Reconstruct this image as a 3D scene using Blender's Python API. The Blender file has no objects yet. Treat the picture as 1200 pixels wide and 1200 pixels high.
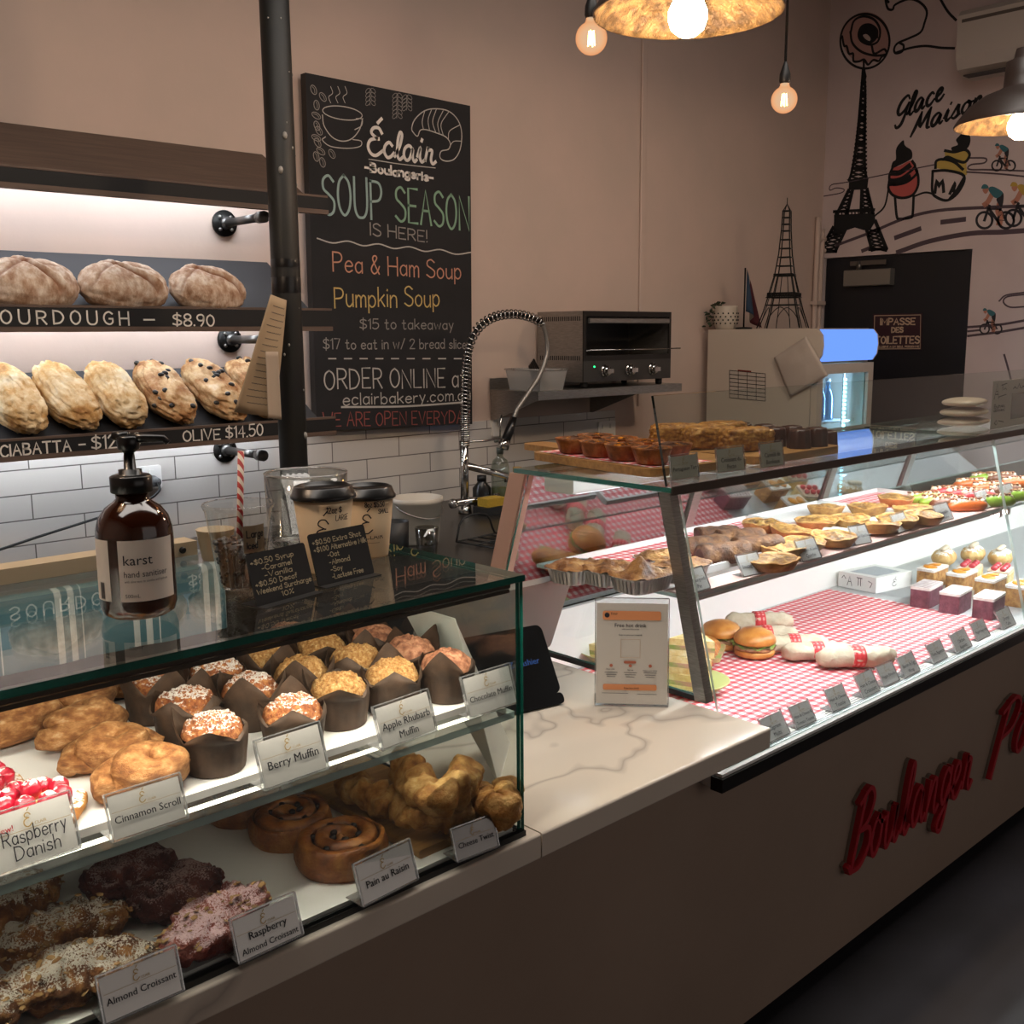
import bpy, math, random
from mathutils import Vector, Matrix, noise as NZ
PI = math.pi
R = math.radians
random.seed(7)
SC = bpy.context.scene
COL = SC.collection

# ------------------------------------------------------------------ camera
FPX, YAW, PITCH, ROLL, CAMH = 1227.37, R(46.8986), R(9.6132), R(0.4469), 1.55
_f = Vector((math.cos(YAW)*math.cos(PITCH), math.sin(YAW)*math.cos(PITCH), -math.sin(PITCH)))
_r = Vector((math.sin(YAW), -math.cos(YAW), 0))
_d = _f.cross(_r)
CR = _r*math.cos(ROLL) + _d*math.sin(ROLL)
CD = -_r*math.sin(ROLL) + _d*math.cos(ROLL)
CF = _f
CP = Vector((0, 0, CAMH))
cam = bpy.data.cameras.new('camera')
camo = bpy.data.objects.new('camera', cam)
COL.objects.link(camo)
cam.sensor_width = 36
cam.lens = 36*FPX/1200
cam.clip_start = 0.05
_u, _b = -CD, -CF
camo.matrix_world = Matrix(((CR.x, _u.x, _b.x, 0), (CR.y, _u.y, _b.y, 0), (CR.z, _u.z, _b.z, CAMH), (0, 0, 0, 1)))
SC.camera = camo

# ------------------------------------------------------------------ world, exposure, large lights
SC.view_settings.view_transform = 'Standard'
SC.view_settings.look = 'None'
SC.view_settings.exposure = 0.0
SC.view_settings.gamma = 1.0
SC.view_settings.use_curve_mapping = False
SC.cycles.transparent_max_bounces = 32
SC.cycles.max_bounces = 10
SC.cycles.caustics_reflective = False
SC.cycles.caustics_refractive = False
SC.cycles.sample_clamp_indirect = 4.0
W = bpy.data.worlds.new('world')
SC.world = W
W.use_nodes = True
W.node_tree.nodes['Background'].inputs[0].default_value = (0.10, 0.085, 0.08, 1)
W.node_tree.nodes['Background'].inputs[1].default_value = 0.25
WARM = (1.0, 0.72, 0.50)
BULB_W = 40.0        # dome pendants
TOPFILL_W = 62.0        # unseen fill light added overhead
FIL_W = 2.5          # filament bulbs
DAY_W = 14.0         # dusk daylight through the shop window behind the camera
CASE_W = 5.5         # LED strip in the cake case
FOOD_W = 31.0        # LED strips in the food case
BREAD_W = 8.5        # LED strips under the bread shelves


def area_light(name, loc, direction, sx, sy, watts, color):
    l = bpy.data.lights.new(name, 'AREA')
    l.shape = 'RECTANGLE'
    l.size, l.size_y = sx, sy
    l.energy = watts
    l.color = color
    o = bpy.data.objects.new(name, l)
    COL.objects.link(o)
    o.location = loc
    o.rotation_euler = Vector(direction).to_track_quat('-Z', 'Y').to_euler()
    return o


def strip_light(name, p0, p1, direction, width, watts, color):
    """area light lying along p0-p1 shining in direction"""
    p0, p1 = Vector(p0), Vector(p1)
    x = (p1-p0).normalized()
    z = -Vector(direction).normalized()
    z = (z - x*z.dot(x)).normalized()
    y = z.cross(x)
    l = bpy.data.lights.new(name, 'AREA')
    l.shape = 'RECTANGLE'
    l.size, l.size_y = (p1-p0).length, width
    l.energy = watts
    l.color = color
    o = bpy.data.objects.new(name, l)
    COL.objects.link(o)
    c = (p0+p1)/2
    o.matrix_world = Matrix(((x.x, y.x, z.x, c.x), (x.y, y.y, z.y, c.y), (x.z, y.z, z.z, c.z), (0, 0, 0, 1)))
    return o


def bulb_light(name, loc, watts, color, r=0.04):
    l = bpy.data.lights.new(name, 'POINT')
    l.energy = watts
    l.color = color
    l.shadow_soft_size = r
    o = bpy.data.objects.new(name, l)
    COL.objects.link(o)
    o.location = loc
    return o


area_light('window_daylight', (2.6, -2.9, 1.9), (0.05, 1, -0.12), 4.0, 2.2, DAY_W, (1.0, 0.90, 0.84))
area_light('overhead_fill', (1.3, 1.15, 3.42), (0, 0.0, -1), 4.6, .7, TOPFILL_W, (1.0, 0.92, 0.84))  # added soft fill from above, no fixture modelled


# ------------------------------------------------------------------ points on the real planes of the room
def ray(u, v):
    return CR*((u-600)/FPX) + CD*((v-600)/FPX) + CF


def oz(u, v, z):
    d = ray(u, v)
    return CP + d*((z-CAMH)/d.z)


def oy(u, v, y):
    d = ray(u, v)
    return CP + d*(y/d.y)


def ox(u, v, x):
    d = ray(u, v)
    return CP + d*(x/d.x)


def pr(p):
    q = Vector(p)-CP
    k = FPX/q.dot(CF)
    return 600+k*q.dot(CR), 600+k*q.dot(CD)


# ------------------------------------------------------------------ materials
def lin(h):
    if not isinstance(h, str):
        return tuple(h)[:3]+(1,)
    o = []
    for i in (0, 2, 4):
        c = int(h[i:i+2], 16)/255
        o.append(c/12.92 if c <= .04045 else ((c+.055)/1.055)**2.4)
    return tuple(o)+(1,)


class NT:
    def __init__(s, name):
        s.m = bpy.data.materials.new(name)
        s.m.use_nodes = True
        s.t = s.m.node_tree
        s.t.nodes.clear()
        s.out = s.n('ShaderNodeOutputMaterial')

    def n(s, ty, **kw):
        x = s.t.nodes.new(ty)
        for k, v in kw.items():
            setattr(x, k, v)
        return x

    def l(s, a, b):
        s.t.links.new(a, b)

    def coord(s, which='Object', scale=None):
        c = s.n('ShaderNodeTexCoord')
        o = c.outputs[which]
        if scale:
            mp = s.n('ShaderNodeMapping')
            mp.inputs['Scale'].default_value = scale
            s.l(o, mp.inputs[0])
            o = mp.outputs[0]
        return o

    def noise(s, vec, scale, detail=4, rough=.55):
        x = s.n('ShaderNodeTexNoise')
        x.inputs['Scale'].default_value = scale
        x.inputs['Detail'].default_value = detail
        x.inputs['Roughness'].default_value = rough
        if vec:
            s.l(vec, x.inputs['Vector'])
        return x.outputs['Fac']

    def ramp(s, fac, stops, interp='LINEAR'):
        x = s.n('ShaderNodeValToRGB')
        e = x.color_ramp.elements
        x.color_ramp.interpolation = interp
        while len(e) < len(stops):
            e.new(.5)
        for i, (p, c) in enumerate(stops):
            e[i].position = p
            e[i].color = lin(c)
        s.l(fac, x.inputs[0])
        return x.outputs[0]

    def math(s, op, a, b=None):
        x = s.n('ShaderNodeMath', operation=op)
        for i, v in enumerate((a, b)):
            if v is None:
                continue
            if isinstance(v, (int, float)):
                x.inputs[i].default_value = v
            else:
                s.l(v, x.inputs[i])
        return x.outputs[0]

    def mix(s, fac, a, b):
        x = s.n('ShaderNodeMix', data_type='RGBA')
        for i, v in ((0, fac), (6, a), (7, b)):
            if isinstance(v, (int, float)):
                x.inputs[i].default_value = v
            elif isinstance(v, (str, tuple)):
                x.inputs[i].default_value = lin(v)
            else:
                s.l(v, x.inputs[i])
        return x.outputs[2]

    def bump(s, h, strength, dist=.002):
        x = s.n('ShaderNodeBump')
        x.inputs['Strength'].default_value = strength
        x.inputs['Distance'].default_value = dist
        s.l(h, x.inputs['Height'])
        return x.outputs[0]

    def bsdf(s, color, rough=.5, metal=0, normal=None, spec=.5, **kw):
        x = s.n('ShaderNodeBsdfPrincipled')
        if isinstance(color, (str, tuple)):
            x.inputs['Base Color'].default_value = lin(color)
        else:
            s.l(color, x.inputs['Base Color'])
        if isinstance(rough, (int, float)):
            x.inputs['Roughness'].default_value = rough
        else:
            s.l(rough, x.inputs['Roughness'])
        x.inputs['Metallic'].default_value = metal
        x.inputs['Specular IOR Level'].default_value = spec
        if normal:
            s.l(normal, x.inputs['Normal'])
        for k, v in kw.items():
            x.inputs[k.replace('_', ' ')].default_value = v
        s.l(x.outputs[0], s.out.inputs[0])
        return x


def M(name, c1, rough=.5, metal=0, c2=None, scale=8, bump=0, bscale=60, bdist=.002, spec=.5, stretch=None, detail=4, lo=.35, hi=.65):
    t = NT(name)
    nrm = None
    col = c1
    vec = t.coord('Object', stretch) if (c2 or bump) else None
    if c2:
        col = t.ramp(t.noise(vec, scale, detail), [(lo, c1), (hi, c2)])
    if bump:
        nrm = t.bump(t.noise(vec, bscale, 5), bump, bdist)
    t.bsdf(col, rough, metal, nrm, spec)
    return t.m


def M_emit(name, color, strength):
    t = NT(name)
    e = t.n('ShaderNodeEmission')
    e.inputs[0].default_value = lin(color)
    e.inputs[1].default_value = strength
    t.l(e.outputs[0], t.out.inputs[0])
    return t.m


def M_glass(name, tint='f4f8f6', f0=.045, rough=0.0, opacity=0.0, body='8a9a98', gloss='ffffff'):
    """thin pane: what lies behind shows through, Schlick reflection on top, optional milky body"""
    t = NT(name)
    lw = t.n('ShaderNodeLayerWeight')
    lw.inputs[0].default_value = .5
    f5 = t.math('POWER', lw.outputs['Facing'], 5)
    fac = t.math('ADD', t.math('MULTIPLY', f5, 1-f0), f0)
    tr = t.n('ShaderNodeBsdfTransparent')
    tr.inputs[0].default_value = lin(tint)
    base = tr.outputs[0]
    if opacity:
        df = t.n('ShaderNodeBsdfDiffuse')
        df.inputs[0].default_value = lin(body)
        mx = t.n('ShaderNodeMixShader')
        mx.inputs[0].default_value = opacity
        t.l(base, mx.inputs[1])
        t.l(df.outputs[0], mx.inputs[2])
        base = mx.outputs[0]
    gl = t.n('ShaderNodeBsdfGlossy')
    gl.inputs['Roughness'].default_value = rough
    gl.inputs[0].default_value = lin(gloss)
    m2 = t.n('ShaderNodeMixShader')
    t.l(fac, m2.inputs[0])
    t.l(base, m2.inputs[1])
    t.l(gl.outputs[0], m2.inputs[2])
    t.l(m2.outputs[0], t.out.inputs[0])
    return t.m


def M_food(name, stops, scale=30, rough=.55, bump=.5, bscale=90, bdist=.003, sugar=0, sugar_col='f3ece4', sscale=120, attr=None, attr_col='2a1208', spec=.4, stretch=None):
    """baked surface: mottled crust, optional icing sugar lying on the faces that look up, optional filling from a mesh attribute"""
    t = NT(name)
    vec = t.coord('Object', stretch)
    rnd = t.n('ShaderNodeObjectInfo').outputs['Random']
    add = t.n('ShaderNodeVectorMath', operation='ADD')
    t.l(vec, add.inputs[0])
    t.l(rnd, add.inputs[1])
    v = add.outputs[0]
    col = t.ramp(t.noise(v, scale, 6, .62), stops)
    if attr:
        a = t.n('ShaderNodeAttribute', attribute_name=attr)
        col = t.mix(a.outputs['Fac'], col, attr_col)
    if sugar:
        g = t.n('ShaderNodeNewGeometry')
        sp = t.n('ShaderNodeSeparateXYZ')
        t.l(g.outputs['Normal'], sp.inputs[0])
        up = t.math('MULTIPLY', t.math('MAXIMUM', sp.outputs[2], 0), 1.0)
        nz = t.noise(v, sscale, 3, .7)
        nz2 = t.noise(v, 22, 3, .6)
        s = t.math('ADD', t.math('MULTIPLY', nz, .95), t.math('MULTIPLY', nz2, .4))
        s = t.math('MULTIPLY', s, t.math('POWER', up, .6))
        mk = t.ramp(s, [(.66-sugar*.3, '000000'), (.70-sugar*.3, 'ffffff')])
        col = t.mix(mk, col, sugar_col)
    nrm = t.bump(t.noise(v, bscale, 6, .65), bump, bdist)
    t.bsdf(col, rough, 0, nrm, spec)
    return t.m


def M_gingham(name, size=.016, c0='f4efec', c1='e2868a', c2='c9343f'):
    t = NT(name)
    sp = t.n('ShaderNodeSeparateXYZ')
    t.l(t.coord('Object'), sp.inputs[0])
    ss = []
    for i in (0, 1):
        f = t.math('FRACT', t.math('ADD', t.math('MULTIPLY', sp.outputs[i], 1/size), 200.0))
        ss.append(t.math('LESS_THAN', f, .5))
    s = t.math('MULTIPLY', t.math('ADD', ss[0], ss[1]), .5)
    col = t.ramp(s, [(0, c0), (.3, c1), (.8, c2)], 'CONSTANT')
    t.bsdf(col, .7)
    return t.m


# ------------------------------------------------------------------ mesh building
class MB:
    def __init__(s):
        s.v, s.f, s.mi, s.sm, s.at = [], [], [], [], {}

    def add(s, vs, fs, mi=0, sm=False, X=None):
        b = len(s.v)
        s.v += [tuple(X @ Vector(p)) if X else tuple(p) for p in vs]
        for i, f in enumerate(fs):
            s.f.append(tuple(b+k for k in f))
            s.mi.append(mi[i] if isinstance(mi, (list, tuple)) else mi)
            s.sm.append(sm)
        return b

    def box(s, x0, x1, y0, y1, z0, z1, mi=0, X=None):
        vs = [(x, y, z) for z in (z0, z1) for y in (y0, y1) for x in (x0, x1)]
        fs = [(0, 4, 6, 2), (1, 3, 7, 5), (0, 1, 5, 4), (2, 6, 7, 3), (0, 2, 3, 1), (4, 5, 7, 6)]
        s.add(vs, fs, mi, False, X)
        return s

    def rbox(s, x0, x1, y0, y1, z0, z1, r, mi=0, n=4, X=None, axis='z'):
        """box with the four edges along one axis rounded"""
        def corner(cx, cy, a0):
            return [(cx+r*math.cos(a0+PI/2*i/n), cy+r*math.sin(a0+PI/2*i/n)) for i in range(n+1)]
        if axis == 'z':
            a0, a1, b0, b1, c0, c1 = x0, x1, y0, y1, z0, z1
        elif axis == 'y':
            a0, a1, b0, b1, c0, c1 = z0, z1, x0, x1, y0, y1
        else:
            a0, a1, b0, b1, c0, c1 = y0, y1, z0, z1, x0, x1
        p = corner(a1-r, b1-r, 0)+corner(a0+r, b1-r, PI/2)+corner(a0+r, b0+r, PI)+corner(a1-r, b0+r, 1.5*PI)
        m = len(p)
        vs = []
        for c in (c0, c1):
            for a, b in p:
                vs.append((a, b, c) if axis == 'z' else ((b, c, a) if axis == 'y' else (c, a, b)))
        fs = [(i, (i+1) % m, m+(i+1) % m, m+i) for i in range(m)]
        fs += [tuple(range(m-1, -1, -1)), tuple(range(m, 2*m))]
        s.add(vs, fs, mi, False, X)
        return s

    def slab(s, p, th, mi=0, me=1):
        """plate from a planar loop of points, thickened along its normal by th (big faces mi, edges me)"""
        p = [Vector(q) for q in p]
        n = Vector((0, 0, 0))
        for i in range(len(p)):
            n += (p[i]-p[0]).cross(p[(i+1) % len(p)]-p[0])
        n.normalize()
        m = len(p)
        vs = p+[q-n*th for q in p]
        fs = [tuple(range(m)), tuple(range(2*m-1, m-1, -1))]+[(i, m+i, m+(i+1) % m, (i+1) % m) for i in range(m)]
        s.add(vs, fs, [mi, mi]+[me]*m)
        return s

    def lathe(s, prof, n=24, X=None, mi=0, sm=True, cap=True, rf=None):
        """profile of (radius, z); rf(angle, i) scales the radius"""
        vs = []
        for i, (r, z) in enumerate(prof):
            for k in range(n):
                a = 2*PI*k/n
                q = r*(rf(a, i) if rf else 1)
                vs.append((q*math.cos(a), q*math.sin(a), z))
        fs = []
        for i in range(len(prof)-1):
            for k in range(n):
                fs.append((i*n+k, i*n+(k+1) % n, (i+1)*n+(k+1) % n, (i+1)*n+k))
        s.add(vs, fs, mi, sm, X)
        if cap:
            b = len(s.v)-len(vs)
            for i, flip in ((0, True), (len(prof)-1, False)):
                if prof[i][0] > 1e-5:
                    q = [b+i*n+k for k in range(n)]
                    s.f.append(tuple(q[::-1] if flip else q))
                    s.mi.append(mi)
                    s.sm.append(False)
        return s

    def cyl(s, p0, p1, r0, r1=None, n=16, mi=0, sm=True):
        return s.tube([p0, p1], [r0, r0 if r1 is None else r1], n, mi, sm)

    def tube(s, pts, r, n=8, mi=0, sm=True, closed=False, prof=None, flat=None):
        """sweep a circle along pts; prof(i, a) scales the radius; flat=(h) squashes the second axis"""
        pts = [Vector(p) for p in pts]
        m = len(pts)
        rs = r if isinstance(r, (list, tuple)) else [r]*m
        T = []
        for i in range(m):
            a = pts[(i-1) % m if closed else max(i-1, 0)]
            b = pts[(i+1) % m if closed else min(i+1, m-1)]
            t = b-a
            T.append(t.normalized() if t.length > 1e-9 else Vector((0, 0, 1)))
        up = Vector((0, 0, 1)) if abs(T[0].z) < .9 else Vector((0, 1, 0))
        N = (up-T[0]*up.dot(T[0])).normalized()
        vs = []
        for i in range(m):
            N = (N-T[i]*N.dot(T[i]))
            N = N.normalized() if N.length > 1e-6 else T[i].orthogonal().normalized()
            B = T[i].cross(N)
            for k in range(n):
                a = 2*PI*k/n
                q = rs[i]*(prof(i/(m-1), a) if prof else 1)
                vs.append(pts[i]+N*(math.cos(a)*q*(flat or 1))+B*(math.sin(a)*q))
        fs = []
        for i in range(m if closed else m-1):
            j = (i+1) % m
            for k in range(n):
                fs.append((i*n+k, i*n+(k+1) % n, j*n+(k+1) % n, j*n+k))
        b = s.add(vs, fs, mi, sm)
        if not closed:
            s.f.append(tuple(b+k for k in range(n-1, -1, -1)))
            s.f.append(tuple(b+(m-1)*n+k for k in range(n)))
            s.mi += [mi, mi]
            s.sm += [sm, sm]
        return s

    def grid(s, fn, nu, nv, mi=0, sm=True, wrapu=False, wrapv=False, attr=None):
        vs, av = [], []
        for j in range(nv):
            for i in range(nu):
                q = fn(i/(nu if wrapu else nu-1), j/(nv if wrapv else nv-1))
                if attr:
                    av.append(q[3])
                vs.append(q[:3] if len(q) > 3 else q)
        fs = []
        for j in range(nv if wrapv else nv-1):
            for i in range(nu if wrapu else nu-1):
                a, b = i, (i+1) % nu
                c, d = j, (j+1) % nv
                fs.append((c*nu+a, c*nu+b, d*nu+b, d*nu+a))
        b = s.add(vs, fs, mi, sm)
        if attr:
            s.at.setdefault(attr, {}).update({b+i: x for i, x in enumerate(av)})
        return s

    def ball(s, c, rx, ry=None, rz=None, n=16, m=10, fn=None, mi=0, X=None, sm=True):
        """uv ball; fn(direction) scales the radius"""
        ry = rx if ry is None else ry
        rz = rx if rz is None else rz
        c = Vector(c)
        vs = []
        for j in range(m+1):
            ph = PI*j/m
            for i in range(n):
                th = 2*PI*i/n
                d = Vector((math.sin(ph)*math.cos(th), math.sin(ph)*math.sin(th), math.cos(ph)))
                k = fn(d) if fn else 1
                vs.append(c+Vector((d.x*rx, d.y*ry, d.z*rz))*k)
        fs = []
        for j in range(m):
            for i in range(n):
                a, b = j*n+i, j*n+(i+1) % n
                c2, d2 = (j+1)*n+(i+1) % n, (j+1)*n+i
                if j == 0:
                    fs.append((a, d2, c2))
                elif j == m-1:
                    fs.append((a, d2, b))
                else:
                    fs.append((a, d2, c2, b))
        s.add(vs, fs, mi, sm, X)
        return s

    def ribbon(s, pts, w, nrm, mi=0, lift=0.0, wf=None):
        """flat stroke of width w through pts lying on a plane with normal nrm"""
        pts = [Vector(p)+nrm*lift for p in pts]
        q = [pts[0]]
        for p in pts[1:]:
            if (p-q[-1]).length > 1e-6:
                q.append(p)
        pts = q
        if len(pts) < 2:
            pts = [pts[0], pts[0]+Vector((w*.3, 0, w*.3))]
        m = len(pts)
        vs = []
        for i in range(m):
            t = (pts[min(i+1, m-1)]-pts[max(i-1, 0)])
            t = t.normalized() if t.length > 1e-9 else Vector((1, 0, 0))
            sd = nrm.cross(t).normalized()
            ww = w*(wf(i/(m-1)) if wf else 1)/2
            e = Vector((0, 0, 0))
            if i == 0:
                e = -t*ww*.8
            if i == m-1:
                e = t*ww*.8
            vs += [pts[i]+sd*ww+e, pts[i]-sd*ww+e]
        fs = [(2*i, 2*i+1, 2*i+3, 2*i+2) for i in range(m-1)]
        s.add(vs, fs, mi, False)
        return s

    def plate(s, loop, th, mi=0, X=None):
        """extruded outline: loop of (x, z) in the local XZ plane, front at y=0, back at y=th"""
        m = len(loop)
        vs = [(x, 0, z) for x, z in loop]+[(x, th, z) for x, z in loop]
        fs = [tuple(range(m)), tuple(range(2*m-1, m-1, -1))]+[(i, m+i, m+(i+1) % m, (i+1) % m) for i in range(m)]
        s.add(vs, fs, mi, False, X)
        return s

    def build(s, name, mats, parent=None, X=None):
        me = bpy.data.meshes.new(name)
        me.from_pydata(s.v, [], s.f)
        mats = mats if isinstance(mats, (list, tuple)) else [mats]
        for m in mats:
            me.materials.append(m)
        me.polygons.foreach_set('material_index', s.mi)
        me.polygons.foreach_set('use_smooth', s.sm)
        for k, d in s.at.items():
            a = me.attributes.new(k, 'FLOAT', 'POINT')
            for i, x in d.items():
                a.data[i].value = x
        me.update()
        o = bpy.data.objects.new(name, me)
        COL.objects.link(o)
        if parent:
            o.parent = parent
        if X is not None:
            o.matrix_basis = X
        return o


def tag(o, label=None, cat=None, group=None, kind=None):
    for k, v in (('label', label), ('category', cat), ('group', group), ('kind', kind)):
        if v:
            o[k] = v
    return o


def thing(name, label, cat, loc=(0, 0, 0), rz=0, group=None):
    o = bpy.data.objects.new(name, None)
    COL.objects.link(o)
    o.empty_display_size = .05
    o.location = loc
    o.rotation_euler = (0, 0, rz)
    return tag(o, label, cat, group)


def dup(root, loc, rz=0, label=None, group=None, scale=1, rx=0, ry=0):
    r = root.copy()
    COL.objects.link(r)
    r.location = loc
    r.rotation_euler = (rx, ry, rz)
    r.scale = (scale, scale, scale) if isinstance(scale, (int, float)) else scale
    if label:
        r['label'] = label
    if group:
        r['group'] = group
    for ch in list(root.children):
        c = ch.copy()
        COL.objects.link(c)
        c.parent = r
        for g in list(ch.children):
            d = g.copy()
            COL.objects.link(d)
            d.parent = c
    return r


def struct(name, mb, mats, X=None):
    return tag(mb.build(name, mats, None, X), kind='structure')


def rotm(rx=0, ry=0, rz=0, loc=(0, 0, 0), s=1):
    return Matrix.Translation(loc) @ Matrix.Rotation(rz, 4, 'Z') @ Matrix.Rotation(ry, 4, 'Y') @ Matrix.Rotation(rx, 4, 'X') @ Matrix.Scale(s, 4)


def nz(p, s=1.0, o=0.0):
    p = Vector(p)*s
    return NZ.noise(p+Vector((o*3.1, o*1.7, o*5.3)))


def fbm(p, s=1.0, o=0.0, n=3):
    t, a = 0, 1
    for i in range(n):
        t += a*nz(p, s*(2**i), o+i)
        a *= .5
    return t


def smooth(pts, n=6, closed=False):
    """Catmull-Rom through pts"""
    P = [Vector(p) for p in pts]
    m = len(P)
    if m < 3 and not closed:
        return P
    out = []
    for i in range(m if closed else m-1):
        p0 = P[(i-1) % m] if closed or i > 0 else P[0]*2-P[1]
        p1, p2 = P[i], P[(i+1) % m]
        p3 = P[(i+2) % m] if closed or i+2 < m else P[-1]*2-P[-2]
        for k in range(n):
            t = k/n
            out.append(.5*((2*p1)+(p2-p0)*t+(2*p0-5*p1+4*p2-p3)*t*t+(3*p1-p0-3*p2+p3)*t**3))
    out.append(P[0] if closed else P[-1])
    return out


# ------------------------------------------------------------------ lettering
GL = {
 'A': '0,0 3,10 6,0|1.2,4 4.8,4', 'B': '0,0 0,10|~0,10 4,9.4 4.6,7.5 3.6,5.7 0,5.2|~0,5.2 4.5,4.7 5.4,2.5 4.2,.5 0,0',
 'C': '~5.5,8.5 3.5,10 1,8.5 0,5 1,1.5 3.5,0 5.5,1.5', 'D': '0,0 0,10|~0,10 4,9 6,5 4,1 0,0', 'E': '5,10 0,10 0,0 5,0|0,5 4,5',
 'F': '5,10 0,10 0,0|0,5 4,5', 'G': '~5.5,8.5 3.5,10 1,8.5 0,5 1,1.5 3.5,0 5.5,1.5 5.7,4.5|3.5,4.5 5.7,4.5', 'H': '0,0 0,10|6,0 6,10|0,5 6,5',
 'I': '0,0 0,10', 'J': '~4,10 4,3 3,.5 1.5,0 0,1.5', 'K': '0,0 0,10|5.5,10 0,4.5|1.5,6 5.5,0', 'L': '0,10 0,0 5,0', 'M': '0,0 .5,10 3.5,3 6.5,10 7,0',
 'N': '0,0 0,10 6,0 6,10', 'O': '~3,10 .8,8.3 0,5 .8,1.7 3,0 5.2,1.7 6,5 5.2,8.3 3,10', 'P': '0,0 0,10|~0,10 4,9.6 5.3,7.4 4,5.1 0,4.6',
 'R': '0,0 0,10|~0,10 4,9.6 5.3,7.4 4,5.1 0,4.6|2.5,4.7 5.5,0', 'S': '~5.2,8.6 3,10 .6,8.9 .6,6.6 3,5.2 5.3,3.5 5,1 2.7,0 0,1.4',
 'T': '0,10 6,10|3,10 3,0', 'U': '~0,10 0,3 1.2,.5 3,0 4.8,.5 6,3 6,10', 'V': '0,10 3,0 6,10', 'W': '0,10 2,0 4,7 6,0 8,10', 'X': '0,0 5.5,10|0,10 5.5,0',
 'Y': '0,10 3,5 6,10|3,5 3,0', 'Z': '0,10 5.5,10 0,0 5.5,0',
 'a': '~4,5 2.2,6 .6,5 0,3 .6,.8 2.2,0 4,1.6|4.1,6 4.1,0', 'b': '0,10 0,0|~0,4 1.8,6 3.6,5.2 4.3,3 3.6,.8 1.8,0 0,1.6', 'c': '~4,5 2.2,6 .6,5 0,3 .6,.8 2.2,0 4,1',
 'd': '4.3,10 4.3,0|~4.3,4.4 2.4,6 .7,5.2 0,3 .7,.8 2.4,0 4.3,1.6', 'e': '~0,3.2 4.2,3.4 3.6,5.4 2.1,6 .6,5 0,3 .6,.8 2.2,0 4.1,1',
 'f': '~3.2,9.5 2.2,10 1.3,8.8 1.3,0|0,6 2.8,6', 'g': '~4,5 2.2,6 .6,5 0,3 .6,.8 2.2,0 4,1.6|~4.1,6 4.1,-1.5 3,-3 1,-3 0,-2', 'h': '0,10 0,0|~0,4 1.8,6 3.6,5.4 4,3.8 4,0',
 'i': '0,6 0,0|0,8.2 .1,8.7', 'j': '~1.5,6 1.5,-1.5 .6,-3 -.8,-2.5|1.5,8.2 1.6,8.7', 'k': '0,10 0,0|3.8,6 0,2.4|1.4,3.6 4,0', 'l': '0,10 0,0',
 'm': '0,6 0,0|~0,4 1.4,6 2.8,5.2 3,3.8 3,0|~3,4 4.4,6 5.8,5.2 6,3.8 6,0', 'n': '0,6 0,0|~0,4 1.8,6 3.6,5.4 4,3.8 4,0',
 'o': '~2.2,6 .6,5 0,3 .6,1 2.2,0 3.8,1 4.4,3 3.8,5 2.2,6', 'p': '0,6 0,-3|~0,4 1.8,6 3.6,5.2 4.3,3 3.6,.8 1.8,0 0,1.6', 'r': '0,6 0,0|~0,3.6 1.2,5.6 2.8,5.8',
 's': '~3.6,5 2,6 .5,5.2 .7,3.7 2,3.1 3.4,2.3 3.4,.8 1.8,0 0,.9', 't': '~1.4,9 1.4,1.2 2.2,0 3.4,.4|0,6 3,6', 'u': '~0,6 0,2 1,.2 2.4,.2 4,2|4,6 4,0',
 'v': '0,6 2,0 4,6', 'w': '0,6 1.5,0 3,5 4.5,0 6,6', 'x': '0,0 4,6|0,6 4,0', 'y': '0,6 2,.5|4,6 1,-3', 'z': '0,6 4,6 0,0 4,0',
 '0': '~2.5,10 .7,8.3 0,5 .7,1.7 2.5,0 4.3,1.7 5,5 4.3,8.3 2.5,10', '1': '0,8 1.6,10 1.6,0', '2': '~0,8 1.2,9.7 3,10 4.7,8.6 4,6 0,0|0,0 5,0',
 '4': '3.8,0 3.8,10 0,3.2 5.2,3.2', '5': '4.6,10 .6,10 .3,5.6|~.3,5.6 2.5,6.2 4.7,5 4.9,2.4 3.2,.2 1.2,0 0,1', '7': '0,10 5,10 1.8,0',
 '8': '~2.5,5.2 .6,6.6 .6,8.8 2.5,10 4.4,8.8 4.4,6.6 2.5,5.2 .2,3.4 .4,1 2.5,0 4.6,1 4.8,3.4 2.5,5.2', '9': '~4.6,7.5 3.6,5 1,5 0,7.4 1,9.6 3.4,10 4.6,7.5 4,3 2.5,0',
 '$': '~5.2,8.4 3,9.4 .6,8.5 .6,6.6 3,5.2 5.3,3.7 5,1.6 2.7,.7 0,1.6|2.9,11 2.5,-1', '.': '0,0 .3,.3', ',': '.4,.5 0,-1.5', '-': '0,4 3,4', '+': '0,4 4,4|2,2 2,6', '!': '0,10 0,3|0,0 .2,.4',
 '&': '~5,0 1.4,7 1.6,9.2 3,9.6 3.6,8 .6,3.8 .4,1.4 2,0 4,1.4 5.2,4', '/': '0,0 4,10', ':': '0,1 0,1.4|0,5 0,5.4', '%': '0,0 5,10|~1,8 .2,9 1,10 1.8,9 1,8|~4.2,0 3.4,1 4.2,2 5,1 4.2,0',
}
GLC = dict(GL)   # brush script: joined, looped letters
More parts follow.
